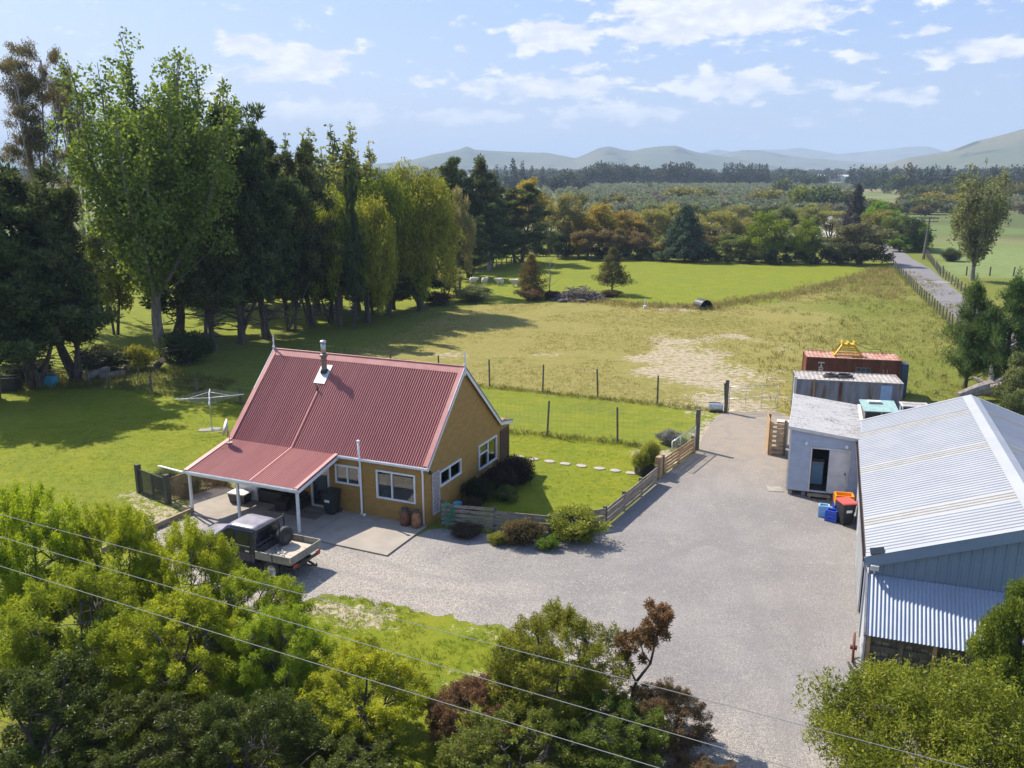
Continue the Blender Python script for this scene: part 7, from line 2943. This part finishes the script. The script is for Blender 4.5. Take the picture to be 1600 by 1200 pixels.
FARROW = [
    # column, distance, height, radius, kind, colour, label, group
    (903, 330, 8.5, 5, 'far_round', (.17, .18, .04), 'round yellow-green willow farther back, first from the left', None), (945, 334, 6.5, 4.2, 'far_round', (.18, .18, .05), 'low round yellow willow farther back, left of a close pair', None),
    (966, 340, 7.5, 4.6, 'far_round', (.18, .175, .055), 'low round yellow willow farther back, right of a close pair', None), (1060, 415, 9, 9, 'far_round', (.20, .175, .04), 'wide yellow willow beyond the grey-green grove', None),
    (1095, 430, 8, 7, 'far_round', (.16, .15, .05), 'olive tree beside the wide yellow willow', None), (1182, 385, 8.5, 9, 'far_round', (.19, .175, .035), 'wide yellow willow at the right edge of the pale field', None),
    (1236, 335, 11, 6.2, 'far_round', (.19, .19, .03), 'bright yellow-green tree behind the grove', None), (1268, 325, 11, 7, 'far_round', (.08, .10, .03), 'broad dark green tree behind the grove', None), (1302, 345, 9, 6.5, 'far_round', (.12, .125, .06), 'olive tree right of the broad dark green one', None),
    (1205, 520, 12, 7, 'far_round', (.09, .12, .04), 'round green tree far back in the pale field', None), (1440, 335, 8.5, 6, 'far_round', (.24, .19, .035), 'orange-yellow tree beyond the right-hand grove', None), (1478, 340, 8.5, 7, 'far_round', (.23, .19, .03), 'broad yellow tree beyond the right-hand grove', None),
    (1396, 560, 20, 6.2, 'far_cone', (.10, .075, .055), 'tall brown cone-shaped tree on the skyline', None), (1362, 590, 15, 6, 'far_round', (.05, .07, .035), 'dark round tree left of the brown cone', None), (1378, 560, 14, 8, 'far_round', (.09, .12, .045), 'green round tree just left of the brown cone', None),
    (1342, 620, 13, 7, 'far_round', (.05, .065, .04), 'dark tree on the skyline farther left of the brown cone', None), (1006, 600, 8, 5, 'far_cone', (.10, .14, .05), 'small green cone tree left of the white dome', None),
    (1241, 700, 13, 7, 'far_round', (.06, .07, .045), 'dark round tree behind the pale field, left of a pair', None), (1262, 710, 13, 7, 'far_round', (.055, .07, .04), 'dark round tree behind the pale field, right of a pair', None),
    (1320, 240, 6, 5, 'far_round', (.12, .13, .06), 'grey-olive tree before the clipped golden hedge', None), (1420, 320, 7, 7, 'far_round', (.13, .14, .05), 'olive tree at the near edge of the right-hand grove', None)]
for px, Y, h, r_, k, col, lab, g in FARROW:
    far(k, bearing(px, Y), Y, h, r_, col, lab, g, 'tree')
for px, Y, h in ((762, 620, 22), (776, 640, 21), (790, 660, 20), (802, 640, 26), (815, 650, 24), (830, 700, 20), (846, 680, 19)):
    far('far_cone', bearing(px, Y), Y, h * .92, 5.2, (.042, .058, .036), 'bluish dark conifer in the far row above the yellowing tree', 'far dark conifers left of centre', 'conifer')
for px, Y, h, r_ in ((868, 560, 13, 8), (884, 640, 17, 10), (902, 600, 11, 8), (916, 760, 20, 10), (934, 780, 24, 12), (950, 790, 23, 11), (966, 770, 22, 12), (985, 800, 22, 11), (1004, 790, 20, 10), (1020, 820, 18, 9), (1036, 760, 23, 12), (1056, 790, 24, 11), (1076, 800, 18, 10), (1092, 780, 17, 9), (1106, 820, 14, 9)):
    far('far_round', bearing(px, Y), Y, h, r_, (.050, .058, .036), 'dark round tree in the far belt above the olive grove', 'far dark round trees at centre', 'tree')
for k in range(18):
    px = 1119 + k * 3.7
    Y = 770 + (k % 3) * 14
    far('far_cone', bearing(px, Y), Y, 20 + tr.uniform(-1, 1.5), 4.6, (.034, .05, .032), 'dark pine in the square far plantation', 'far pine plantation', 'pine_tree')
for k in range(34):
    px = 1412 + k * 8.2 + tr.uniform(-2, 2)
    Y = 560 + tr.uniform(-25, 40)
    far('far_cone', bearing(px, Y), Y, 14.5 + tr.uniform(-2, 3), 5.0, (.040, .058, .038), 'dark pine in the long skyline row at right', 'long far row of pines', 'pine_tree')
for k in range(24):
    px = 1398 + k * 10 + tr.uniform(-3, 3)
    Y = 430 + tr.uniform(-12, 12)
    far('far_round', bearing(px, Y), Y, 9.5 + tr.uniform(-1.5, 1.8), 4.3, ((.15, .165, .038), (.11, .13, .04), (.19, .17, .05))[k % 3], 'yellow-green tree in the hedgerow before the skyline pines', 'hedgerow before the far pines', 'tree')
for k in range(14):
    px = 1300 + k * 9 + tr.uniform(-3, 3)
    Y = 300 + tr.uniform(-10, 60)
    far('far_round', bearing(px, Y), Y, 6.0 + tr.uniform(-1.5, 1.8), 4.3, ((.12, .13, .05), (.15, .14, .06), (.09, .11, .04))[k % 3], 'mixed bushy tree behind the purplish conifer', 'mixed trees behind the road hedge', 'tree')
# olive groves: nearest rows tree by tree, the farther rows as one mass
spots = []
for (px0, px1, y0, y1) in ((852, 1308, 300, 760), (1398, 1640, 320, 600)):
    y = y0
    while y < y1:
        x0, x1 = bearing(px0, y), bearing(px1, y)
        x = x0
        while x < x1:
            spots.append((x + tr.normal() * .35, y + tr.normal() * .35))
            x += 8.2
        y += 15 if px0 < 1000 else 14
spots.sort(key=lambda p: math.hypot(*p))
for x, y in spots[:300]:
    far('olive', x, y, 4.6 + tr.uniform(-.6, .9), 3.3 + tr.uniform(-.4, .5), CLR['grove'], 'grey-green olive tree in the grove rows', 'olive grove rows', 'olive_tree')


def mass(name, pts, tmpl, col, hs, rs):
    """many distant trees joined into one mesh"""
    cos, n0 = [], 0
    for x, y in pts:
        h0, r0, tm, lm = TPL[tmpl][int(tr.integers(len(TPL[tmpl])))]
        a = np.empty(len(lm.vertices) * 3, np.float32)
        lm.vertices.foreach_get('co', a)
        a = a.reshape(-1, 4, 3)
        a = a[tr.permutation(len(a))[: len(a) // 4]]
        a = (a - a[:, :1]) * 1.7 + a[:, :1]
        h, r_ = tr.uniform(*hs), tr.uniform(*rs)
        th = tr.uniform(0, 6.28)
        c_, s_ = math.cos(th), math.sin(th)
        b_ = a.copy()
        b_[..., 0] = (a[..., 0] * c_ - a[..., 1] * s_) * r_ / r0 + x
        b_[..., 1] = (a[..., 0] * s_ + a[..., 1] * c_) * r_ / r0 + y
        b_[..., 2] = a[..., 2] * h / h0 + ground_z(x, y)
        cos.append(b_.reshape(-1, 3))
    co = np.concatenate(cos)
    me = np_mesh(name, co, np.arange(len(co)).reshape(-1, 4))
    me.materials.append(M['leaf'])
    o = link(name, me)
    o.color = (*col, 1)
    tag(o, kind='stuff')


if len(spots) > 300:
    mass('far_olive_grove', spots[300:], 'olive', CLR['grove'], (4.2, 5.5), (3.1, 3.8))
pts = []
for Yb, x0, x1, k in ((900, -900, 900, 60), (1150, -300, 1200, 90), (1500, -500, 1600, 110), (2000, -600, 2300, 120), (2700, -900, 2900, 120)):
    for _ in range(k):
        cx = tr.uniform(x0, x1)
        for j in range(3):
            pts.append((cx + tr.normal() * 12 * (Yb / 1000), Yb + tr.normal() * 30))
mass('far_woods', pts, 'far_round', (.050, .062, .036), (9, 18), (7, 13))
pts = [(bearing(px, Y), Y) for px, Y in [(tr.uniform(1300, 1700), tr.uniform(700, 1000)) for _ in range(80)]]
mass('far_woods', pts, 'far_cone', (.036, .05, .034), (14, 20), (4, 6))


# clipped golden hedge wall in the middle distance
t = thing('hedge', 'clipped golden hedge running away beside the purplish conifer', 'hedge')
cl = []
for k in range(220):
    f = r.random()
    cl.append((78 + f * 22 + r.normal() * .5, 222 + f * 62 + r.normal() * .5, r.uniform(.5, 4.6), 1.0, 1.0, .9))
P, D, u = fill(cl, 7000, r, .4, .8, .2, .7)
me = leaves_mesh('foliage', P, D, .6, .3, r)
me.materials.append(M['leaf'])
link('foliage', me, None, t).color = (.17, .165, .045, 1)


# ------------------------------------------------------------------ far houses
def far_house(name, label, loc, rz, size, wall='far_white', roof='far_roof', nwin=2, cat='house'):
    t = thing(name, label, cat, loc, rz)
    L, W, H, RH = size
    mb = MB()
    mb.prism([(-W / 2, 0), (W / 2, 0), (W / 2, H), (0, H + RH), (-W / 2, H)], 'x', -L / 2, L / 2)
    wl = mb.build('wall', M[wall], t)
    for s in (1, -1):
        mb = MB()
        y1 = s * (W / 2 + .4)
        z1 = H - .4 * RH / (W / 2)
        mb.add([(-L / 2 - .4, 0, H + RH + .06), (L / 2 + .4, 0, H + RH + .06), (L / 2 + .4, y1, z1 + .06), (-L / 2 - .4, y1, z1 + .06),
                (-L / 2 - .4, 0, H + RH + .2), (L / 2 + .4, 0, H + RH + .2), (L / 2 + .4, y1, z1 + .2), (-L / 2 - .4, y1, z1 + .2)],
               [(0, 1, 2, 3), (7, 6, 5, 4), (0, 4, 5, 1), (1, 5, 6, 2), (2, 6, 7, 3), (3, 7, 4, 0)])
        mb.build('roof', M[roof], t)
    for i in range(nwin):
        x = -L / 2 + L * (i + .7) / (nwin + .4)
        mb = MB()
        mb.box(x - .6, -W / 2 - .05, 1.0, x + .6, -W / 2 - .005, 2.1)
        mb.build('window', M['car_window'], wl)
    return t


far_house('cottage', 'pale blue-roofed house half hidden by shrubs near the road', (80.5, 214, 0), R(15), (11, 8, 2.8, 1.9))
far_house('cottage', 'small tan flat-fronted building beside the blue-roofed house', (87.5, 214, 0), R(15), (4.5, 4, 2.6, .5), 'far_pink', 'far_pink', 1)
far_house('cottage', 'low white-roofed building behind the largest grey-green shrub', (86.5, 203, 0), R(10), (6, 5, 2.2, .9))
far_house('farmhouse', 'pink-roofed far house seen over the dark conifers', (bearing(758, 420), 420, ground_z(0, 420)), R(5), (11, 8, 3, 2.4), 'far_white', 'far_pink')
far_house('farmhouse', 'teal-roofed far house beside the yellowing tree', (bearing(780, 425), 425, ground_z(0, 425)), R(-5), (9, 8, 2.8, 2.0), 'far_white', 'far_teal')
far_house('barn', 'long white building far off in the pale field', (bearing(1285, 1150), 1150, ground_z(500, 1150)), R(2), (60, 14, 6, 2), 'far_white', 'far_white', 6, 'barn')
far_house('barn', 'second long white building far off, left of the skyline trees', (bearing(1213, 1250), 1250, ground_z(500, 1250)), R(2), (40, 12, 5, 2), 'far_white', 'far_white', 4, 'barn')
t = thing('silo_dome', 'white rounded shed among the far dark trees', 'shed', (bearing(1036, 900), 900, ground_z(100, 900)), 0)
mb = MB()
n = 14
sec = [(6.5 * math.cos(PI * k / n), 8.0 * math.sin(PI * k / n)) for k in range(n + 1)]
mb.prism(sec, 'y', -7, 7)
mb.build('shell', M['far_white'], t)
mb = MB()
mb.box(-2.2, -7.1, 0, 2.2, -7.02, 4.5)
mb.build('door', M['far_roof'], t)
mb = MB()
mb.prism([(-7, -8), (-6.5, -8), (-6.5, 8), (-7, 8)], 'z', 0, .2)
mb.build('base', M['concrete_old'], t)
# pale stubble field beyond the grove
sheet('pale_field', [(bearing(1085, 440), 440), (bearing(1180, 440), 440), (bearing(1215, 620), 620), (bearing(1120, 640), 640)], 0, pm('stubble', (.34, .28, .18), .95, (.27, .23, .13), .08))
bpy.data.objects['pale_field'].data.vertices.foreach_set('co', np.array([c for p in [(bearing(1085, 440), 440), (bearing(1180, 440), 440), (bearing(1215, 620), 620), (bearing(1120, 640), 640)] for c in (p[0], p[1], ground_z(*p) + .25)], np.float32))

# ------------------------------------------------------------------ roadside
def along(p, q, step):
    L = math.hypot(q[0] - p[0], q[1] - p[1])
    k = max(1, int(round(L / step)))
    return [(p[0] + (q[0] - p[0]) * i / k, p[1] + (q[1] - p[1]) * i / k) for i in range(k + 1)]


lf = along((41.2, 78.0), (50.0, 106.4), 2.0) + along((50.0, 106.4), (61.4, 141.7), 2.2)[1:]
wire_fence('roadside_fence', 'close-posted grey fence along the near side of the road', lf, 1.25, r_post=.075, wires=5, jit=.05, stays=3)
rf = along((52.7, 97.0), (63.6, 130.2), 2.6) + along((63.6, 130.2), (75.5, 160.5), 2.6)[1:]
wire_fence('roadside_fence', 'grey fence along the far side of the road by the green field', rf, 1.3, r_post=.085, wires=5, jit=.05, stays=2)
wire_fence('paddock_fence', 'dark post fence crossing the field past the slender poplar', along((64.2, 130.6), (84, 128.6), 3.6), 1.4, r_post=.11, wires=4, jit=.06)
wire_fence('field_fence', 'thin fence line between the dry verge and the green field', along((76, 150), (104, 205), 6), 1.2, r_post=.06, wires=3)
wire_fence('pasture_fence', 'short grey post row at the shaded left end of the bright pasture', along((-6.5, 131), (1.5, 152), 2.2), 1.2, r_post=.09, wires=3, jit=.06)
mb = MB()
mb.tube([(0, 0, 0), (.1, 0, 1.6), (.05, 0, 3.1)], [.42, .34, .25], 9)
o = mb.build('tree_stump', M['dead_wood'])
o.location = (-3.6, 137, 0)
tag(o, 'tall broken stump beside the grey post row', 'stump')
# power pole
t = thing('power_pole', 'leaning timber power pole with crossarms beside the road', 'power pole', (72.9, 155.9, 0))
mb = MB()
mb.tube([(0, 0, 0), (.28, 0, 7.3)], [.19, .13], 10)
mb.build('pole', M['post_wood'], t)
for z, L in ((7.05, 1.6), (6.55, 1.5), (5.0, 1.4)):
    mb = MB()
    mb.bar((.25 - L, -.12, z), (.25 + L, -.12, z + .02), .13, .13)
    ca = mb.build('crossarm', M['post_wood'], t)
    mb = MB()
    for s in (-.9, -.45, .45, .9):
        mb.lathe([(.05, 0), (.07, .08), (.04, .18), (0, .2)], 8, (.25 + L * s, -.12, z + .08))
    mb.build('insulators', M['insulator'], ca)
mb = MB()
mb.tube([(-.75, -1.0, 0), (-.02, -.2, 5.2)], .09, 8)
mb.build('stay_pole', M['dead_wood'], t)

# ------------------------------------------------------------------ things in the paddock
def sticks(mb, c, rx, ry, hz_, n, L, r0, rr):
    for k in range(n):
        a = rr.random() * 2 * PI
        q = math.sqrt(rr.random())
        x, y = c[0] + rx * q * math.cos(a), c[1] + ry * q * math.sin(a)
        z = hz_ * (1 - q ** 1.6) * rr.random()
        d = unit(np.array([rr.normal(), rr.normal(), rr.normal() * .28])) * L * rr.uniform(.5, 1.2)
        p, e = np.array([x, y, z]) - d / 2, np.array([x, y, z]) + d / 2
        p[2], e[2] = max(.02, p[2]), max(.02, e[2])
        mb.tube([tuple(p), tuple(e)], [r0 * rr.uniform(.6, 1.4), r0 * .5], 4, caps=False)


rr = np.random.default_rng(17)
mb = MB()
sticks(mb, (0, 0), 3.3, 1.5, 1.9, 620, 1.6, .04, rr)
o = mb.build('brush_pile', M['brush'], None)
o.location = (8.0, 104.0, 0)
tag(o, 'heap of grey dead branches between the two young trees in the paddock', 'brush pile')
for i, (x, y, rz) in enumerate(((6.1, 102.6, .5), (7.9, 102.5, -.2))):
    mb = MB()
    mb.tube([(-.7, 0, .18), (0, .03, .22), (.75, 0, .2)], [.14, .16, .12], 8)
    o = mb.build('log', M['dead_wood'])
    o.location = (x, y, 0)
    o.rotation_euler = (0, 0, rz)
    tag(o, ['pale log at the left foot of the brush pile', 'pale log in front of the middle of the brush pile'][i], 'log')
t = thing('dead_sapling', 'bare dead sapling right of the upright young tree', 'tree', (4.6, 108.1, 0))
mb = MB()
mb.tube([(0, 0, 0), (.1, 0, 2.2), (0, .1, 4.4)], [.09, .06, .02], 6)
mb.build('trunk', M['dead_wood'], t)
mb = MB()
for k in range(14):
    z = 1.2 + k * .22
    a = k * 2.4
    L = 1.2 - k * .05
    mb.tube([(.05, 0, z), (.05 + math.cos(a) * L * .6, math.sin(a) * L * .6, z + .45), (.05 + math.cos(a) * L, math.sin(a) * L, z + 1.0)], [.03, .02, .008], 4)
mb.build('branches', M['dead_wood'], t)
t = thing('animal_shelter', 'small black half-round animal shelter in the paddock', 'shelter', (21.4, 97.6, 0), R(20))
mb = MB()
n = 12
outer = [(.85 * math.cos(PI * k / n), 1.05 * math.sin(PI * k / n)) for k in range(n + 1)]
inner = [(.77 * math.cos(PI * k / n), .97 * math.sin(PI * k / n)) for k in range(n, -1, -1)]
mb.prism(outer + inner, 'y', -.8, .8)
mb.build('shell', M['black'], t)
mb = MB()
mb.prism([(.77 * math.cos(PI * k / n), .97 * math.sin(PI * k / n)) for k in range(n + 1)], 'y', .72, .78)
mb.build('back_wall', M['black'], t)
mb = MB()
mb.prism([(-.75, .02), (.75, .02), (.72, .2), (-.72, .2)], 'y', -.7, -.6)
mb.build('sill_board', M['tan_wood'], t)
mb = MB()
mb.tube([(0, 0, 0), (0, 0, 1.1)], [.05, .05], 8)
mb.box(-.16, -.16, 0, .16, .16, .35)
o = mb.build('marker_post', M['white'])
o.location = (14.9, 97.5, 0)
tag(o, 'short white post in the weeds right of the brush pile', 'post')


# sheep resting in the shade
def sheep_mesh():
    me = bpy.data.meshes.new('body')
    vs = [(0, 0, .55), (-.32, 0, .57), (.30, 0, .57), (.46, 0, .68), (.58, 0, .74), (.70, 0, .68), (.22, .12, .30), (.22, .13, .02), (.22, -.12, .30), (.22, -.13, .02), (-.28, .12, .30), (-.30, .13, .02), (-.28, -.12, .30), (-.30, -.13, .02), (-.46, 0, .52), (.57, .11, .78), (.57, -.11, .78)]
    es = [(0, 1), (0, 2), (2, 3), (3, 4), (4, 5), (2, 6), (6, 7), (2, 8), (8, 9), (1, 10), (10, 11), (1, 12), (12, 13), (1, 14), (4, 15), (4, 16)]
    me.from_pydata(vs, es, [])
    o = bpy.data.objects.new('sheep', me)
    COL.objects.link(o)
    sk = o.modifiers.new('skin', 'SKIN')
    rad = [.27, .25, .24, .14, .11, .06, .08, .04, .08, .04, .09, .04, .09, .04, .06, .025, .025]
    for i, v in enumerate(me.skin_vertices[0].data):
        v.radius = (rad[i], rad[i])
        v.use_root = (i == 0)
    sb = o.modifiers.new('sub', 'SUBSURF')
    sb.levels = 1
    sb.render_levels = 2
    me.materials.append(M['wool'])
    return o


s0 = sheep_mesh()
for i, (x, y, rz, lab) in enumerate(((-1.65, 118.4, 2.9, 'white sheep in the tree shade, second from the upright young tree'), (.45, 117.0, 3.4, 'white sheep in the tree shade, nearest the upright young tree'),
                                     (-5.3, 119.1, .3, 'white sheep farthest under the trees, left of four'), (-3.7, 119.2, 1.0, 'white sheep in the shade, third from the upright young tree'))):
    o = s0 if i == 0 else s0.copy()
    if i:
        COL.objects.link(o)
    o.location = (x, y, 0)
    o.rotation_euler = (0, 0, rz)
    o.scale = (1.25, 1.25, 1.25)
    tag(o, lab, 'sheep', 'sheep resting in the shade')

# fallen logs under the poplar
LOGS = [(-30.6, 62.9, 2.2, .30, 1.2, .1, 'thick sawn log lying in the grass nearest the thin stakes'), (-29.5, 63.0, 1.8, .24, .7, .05, 'sawn log lying beside the thickest one'), (-30.2, 66.2, 1.9, .32, -.4, .35, 'upper log in the heap at the foot of the big poplar, far end'),
        (-28.6, 65.4, 2.0, .30, .9, .3, 'grey log in the middle of the heap at the foot of the big poplar'), (-27.0, 65.6, 1.6, .26, -.9, .45, 'tilted log at the near end of the heap below the big poplar')]
for x, y, L, rd, rz, tilt, lab in LOGS:
    t = thing('log', lab, 'log', (x, y, rd), rz, 'fallen logs under the big poplar')
    mb = MB()
    s, c = math.sin(tilt) * L / 2, math.cos(tilt) * L / 2
    mb.tube([(-c, 0, -s + s), (0, .04, s), (c, 0, 2 * s)], [rd, rd * .95, rd * .85], 10, caps=False)
    mb.build('bark', M['bark_pale'], t)
    for e, z, k in ((-c, 0, 1), (c, 2 * s, .85)):
        mb = MB()
        mb.add([(e * 1.0, rd * k * .98 * math.cos(a), z + rd * k * .98 * math.sin(a)) for a in np.linspace(0, 2 * PI, 10, endpoint=False)], [tuple(range(10))])
        mb.build('cut_end', M['cut_wood'], t)
# root pile and split wood behind the shed
t = thing('root_stump', 'upturned grey root stump behind the shed ridge', 'stump', (31.4, 56.6, 0))
mb = MB()
mb.tube([(-1.8, -.3, .35), (-.4, 0, .7), (.6, .1, .9)], [.25, .42, .5], 9)
mb.build('trunk', M['dead_wood'], t)
for k, (a, z, L) in enumerate(((.3, 1.2, 1.6), (1.2, 1.5, 1.3), (2.4, .7, 1.2), (-.8, .9, 1.5), (-1.8, .5, 1.1), (.8, .6, 1.7))):
    mb = MB()
    mb.tube([(.5, .1, .85), (.5 + math.cos(a) * L * .6, math.sin(a) * L * .6, .85 + z * .5), (.5 + math.cos(a) * L, math.sin(a) * L, .7 + z)], [.26, .17, .07], 7)
    mb.build('root', M['dead_wood'], t)
for k in range(16):
    mb = MB()
    a = rr.random() * 6.28
    L = rr.uniform(.3, .55)
    mb.bar((-L / 2, 0, 0), (L / 2, 0, 0), rr.uniform(.14, .24), rr.uniform(.12, .2))
    o = mb.build('split_log', M['cut_wood'] if k % 4 else M['dead_wood'])
    o.location = (32.9 + rr.normal() * .8, 54.2 + rr.normal() * .6, .12 + .22 * rr.random() * (k % 3))
    o.rotation_euler = (rr.normal() * .3, rr.normal() * .3, a)
    tag(o, 'split orange firewood piece in the loose heap behind the shed', 'firewood', 'loose firewood heap behind the shed')


# ------------------------------------------------------------------ rough grass and gravel stones
def blades(name, pts, hs, wd, per, col, spread, lean=.45):
    r_ = np.random.default_rng(len(pts))
    pts = np.repeat(np.array(pts), per, 0)
    n = len(pts)
    P = np.zeros((n, 3))
    P[:, :2] = pts[:, :2] + r_.normal(size=(n, 2)) * spread
    H_ = np.repeat(r_.uniform(*hs, n // per), per) * r_.uniform(.6, 1.15, n)
    D = np.stack([r_.normal(size=n) * lean, r_.normal(size=n) * lean, np.ones(n)], 1)
    me = leaves_mesh(name, P, D, H_, np.full(n, wd), r_)
    me.materials.append(M['leaf'])
    o = link(name, me)
    o.color = (*col, 1)
    tag(o, kind='stuff')
    return o


def scatter(poly, n, keep=None):
    xs = [p[0] for p in poly]
    ys = [p[1] for p in poly]
    X = rr.uniform(min(xs), max(xs), n * 3)
    Y = rr.uniform(min(ys), max(ys), n * 3)
    ok = poly_sd(X, Y, poly) > 0
    if keep is not None:
        ok &= keep(X, Y)
    return np.stack([X, Y], 1)[ok][:n]


notbare = lambda X, Y: (np.maximum.reduce([poly_sd(X, Y, p) for p, a, c in BARES]) < .3) & (poly_sd(X, Y, DRIVE) < -.15)
blades('rough_grass', scatter(DRYP, 15000, lambda X, Y: notbare(X, Y) & (fbm(X, Y, 7, 31) > .42)), (.07, .17), .03, 5, (.27, .225, .075), .14)
blades('rough_grass', scatter(DRYP, 2400, lambda X, Y: notbare(X, Y) & (X - .35 * Y > -6) & (fbm(X, Y, 5, 77) > .46)), (.22, .5), .05, 7, (.22, .225, .075), .16)
dl = np.array([(7 + i * .15, 104.5 - 7 * math.sin(min(1, max(0, (i * .15) / 16)) * PI / 2)) for i in range(110)] + [(21.4 + 38 * f, 98 + (1.1 * 38 * f) - 4 * math.sin(f * PI)) for f in np.linspace(0, 1, 260)])
dl = np.repeat(dl, 5, 0) + rr.normal(size=(len(dl) * 5, 2)) * 1.1
blades('tussock_grass', dl, (.25, .65), .05, 7, (.29, .25, .11), .2)
blades('tussock_grass', scatter([(43, 112), (55, 132), (60.3, 139), (57.2, 131), (49.3, 108), (45, 104)], 500), (.3, .7), .05, 7, (.33, .27, .13), .2)
# long grass along fence lines
fl = []
for a, c, k in (((-16.1, 66.6), (13.4, 53.6), 900), ((-5.8, 51.1), (7.2, 46.6), 420), ((-28.6, 60.2), (-13.2, 53.8), 420), ((41.2, 78), (61.4, 141.7), 900), ((52.7, 97), (75.5, 160.5), 600), ((-34, 60.2), (-28, 61.5), 260)):
    f = rr.random(k)
    fl += list(zip(a[0] + (c[0] - a[0]) * f + rr.normal(size=k) * .25, a[1] + (c[1] - a[1]) * f + rr.normal(size=k) * .25))
blades('long_grass', np.array(fl), (.12, .34), .03, 6, (.235, .245, .06), .10)
blades('long_grass', scatter([(-38, 59), (-26, 59.8), (-20, 58), (-20, 62), (-26, 66), (-38, 66)], 1500), (.25, .55), .035, 6, (.18, .185, .05), .12)
# front lawn and lawn edges
edge_keep = lambda X, Y: (poly_sd(X, Y, DRIVE) < -.02) & (fbm(X, Y, 2.2, 51) > .40)
blades('lawn_grass', scatter(LAWN_F, 9000, edge_keep), (.05, .13), .016, 7, (.22, .28, .022), .05)
blades('lawn_grass', scatter([(-22, 30), (-15.6, 34), (-14, 41), (-11, 44), (-12, 54), (-17, 55), (-30, 50)], 9000), (.03, .07), .018, 5, (.27, .30, .02), .06)
blades('lawn_grass', scatter(LAWN_R, 6000), (.03, .06), .016, 5, (.27, .30, .02), .05)
# loose stones on the gravel by the house
st = scatter([(-15, 31), (-7.5, 28.4), (-2, 27), (3, 25), (4.5, 30), (-1, 33.3), (-5, 32), (-8, 33.6), (-14, 36)], 5200)
st2 = scatter(DRIVE, 1000, lambda X, Y: Y < 45)
allp = np.concatenate([st, st2])
n = len(allp)
base = np.array([(1, 0, 0), (0, 1, 0), (-1, 0, 0), (0, -1, 0), (0, 0, .8)], float)
sz = rr.uniform(.010, .028, (n, 1, 1))
th = rr.uniform(0, 6.28, n)
rot = np.stack([np.stack([np.cos(th), -np.sin(th), 0 * th], -1), np.stack([np.sin(th), np.cos(th), 0 * th], -1), np.stack([0 * th, 0 * th, 1 + 0 * th], -1)], 1)
co = np.einsum('nij,kj->nki', rot, base) * sz * np.array([1.3, .9, 1.0]) + np.concatenate([allp, np.full((n, 1), .006)], 1)[:, None, :]
f = np.array([(0, 1, 4), (1, 2, 4), (2, 3, 4), (3, 0, 4)])
q = (f[None] + (np.arange(n) * 5)[:, None, None]).reshape(-1, 3)
me = np_mesh('gravel', co.reshape(-1, 3), q)
m, b, out = base_mat('loose_stone')
ge = b.new('ShaderNodeNewGeometry')
df = b.new('ShaderNodeBsdfDiffuse')
b.link(b.mix(ge.outputs['Random Per Island'], (.15, .14, .13, 1), (.46, .42, .37, 1)), df.inputs[0])
b.link(df.outputs[0], out.inputs[0])
me.materials.append(m)
tag(link('gravel', me), kind='stuff')
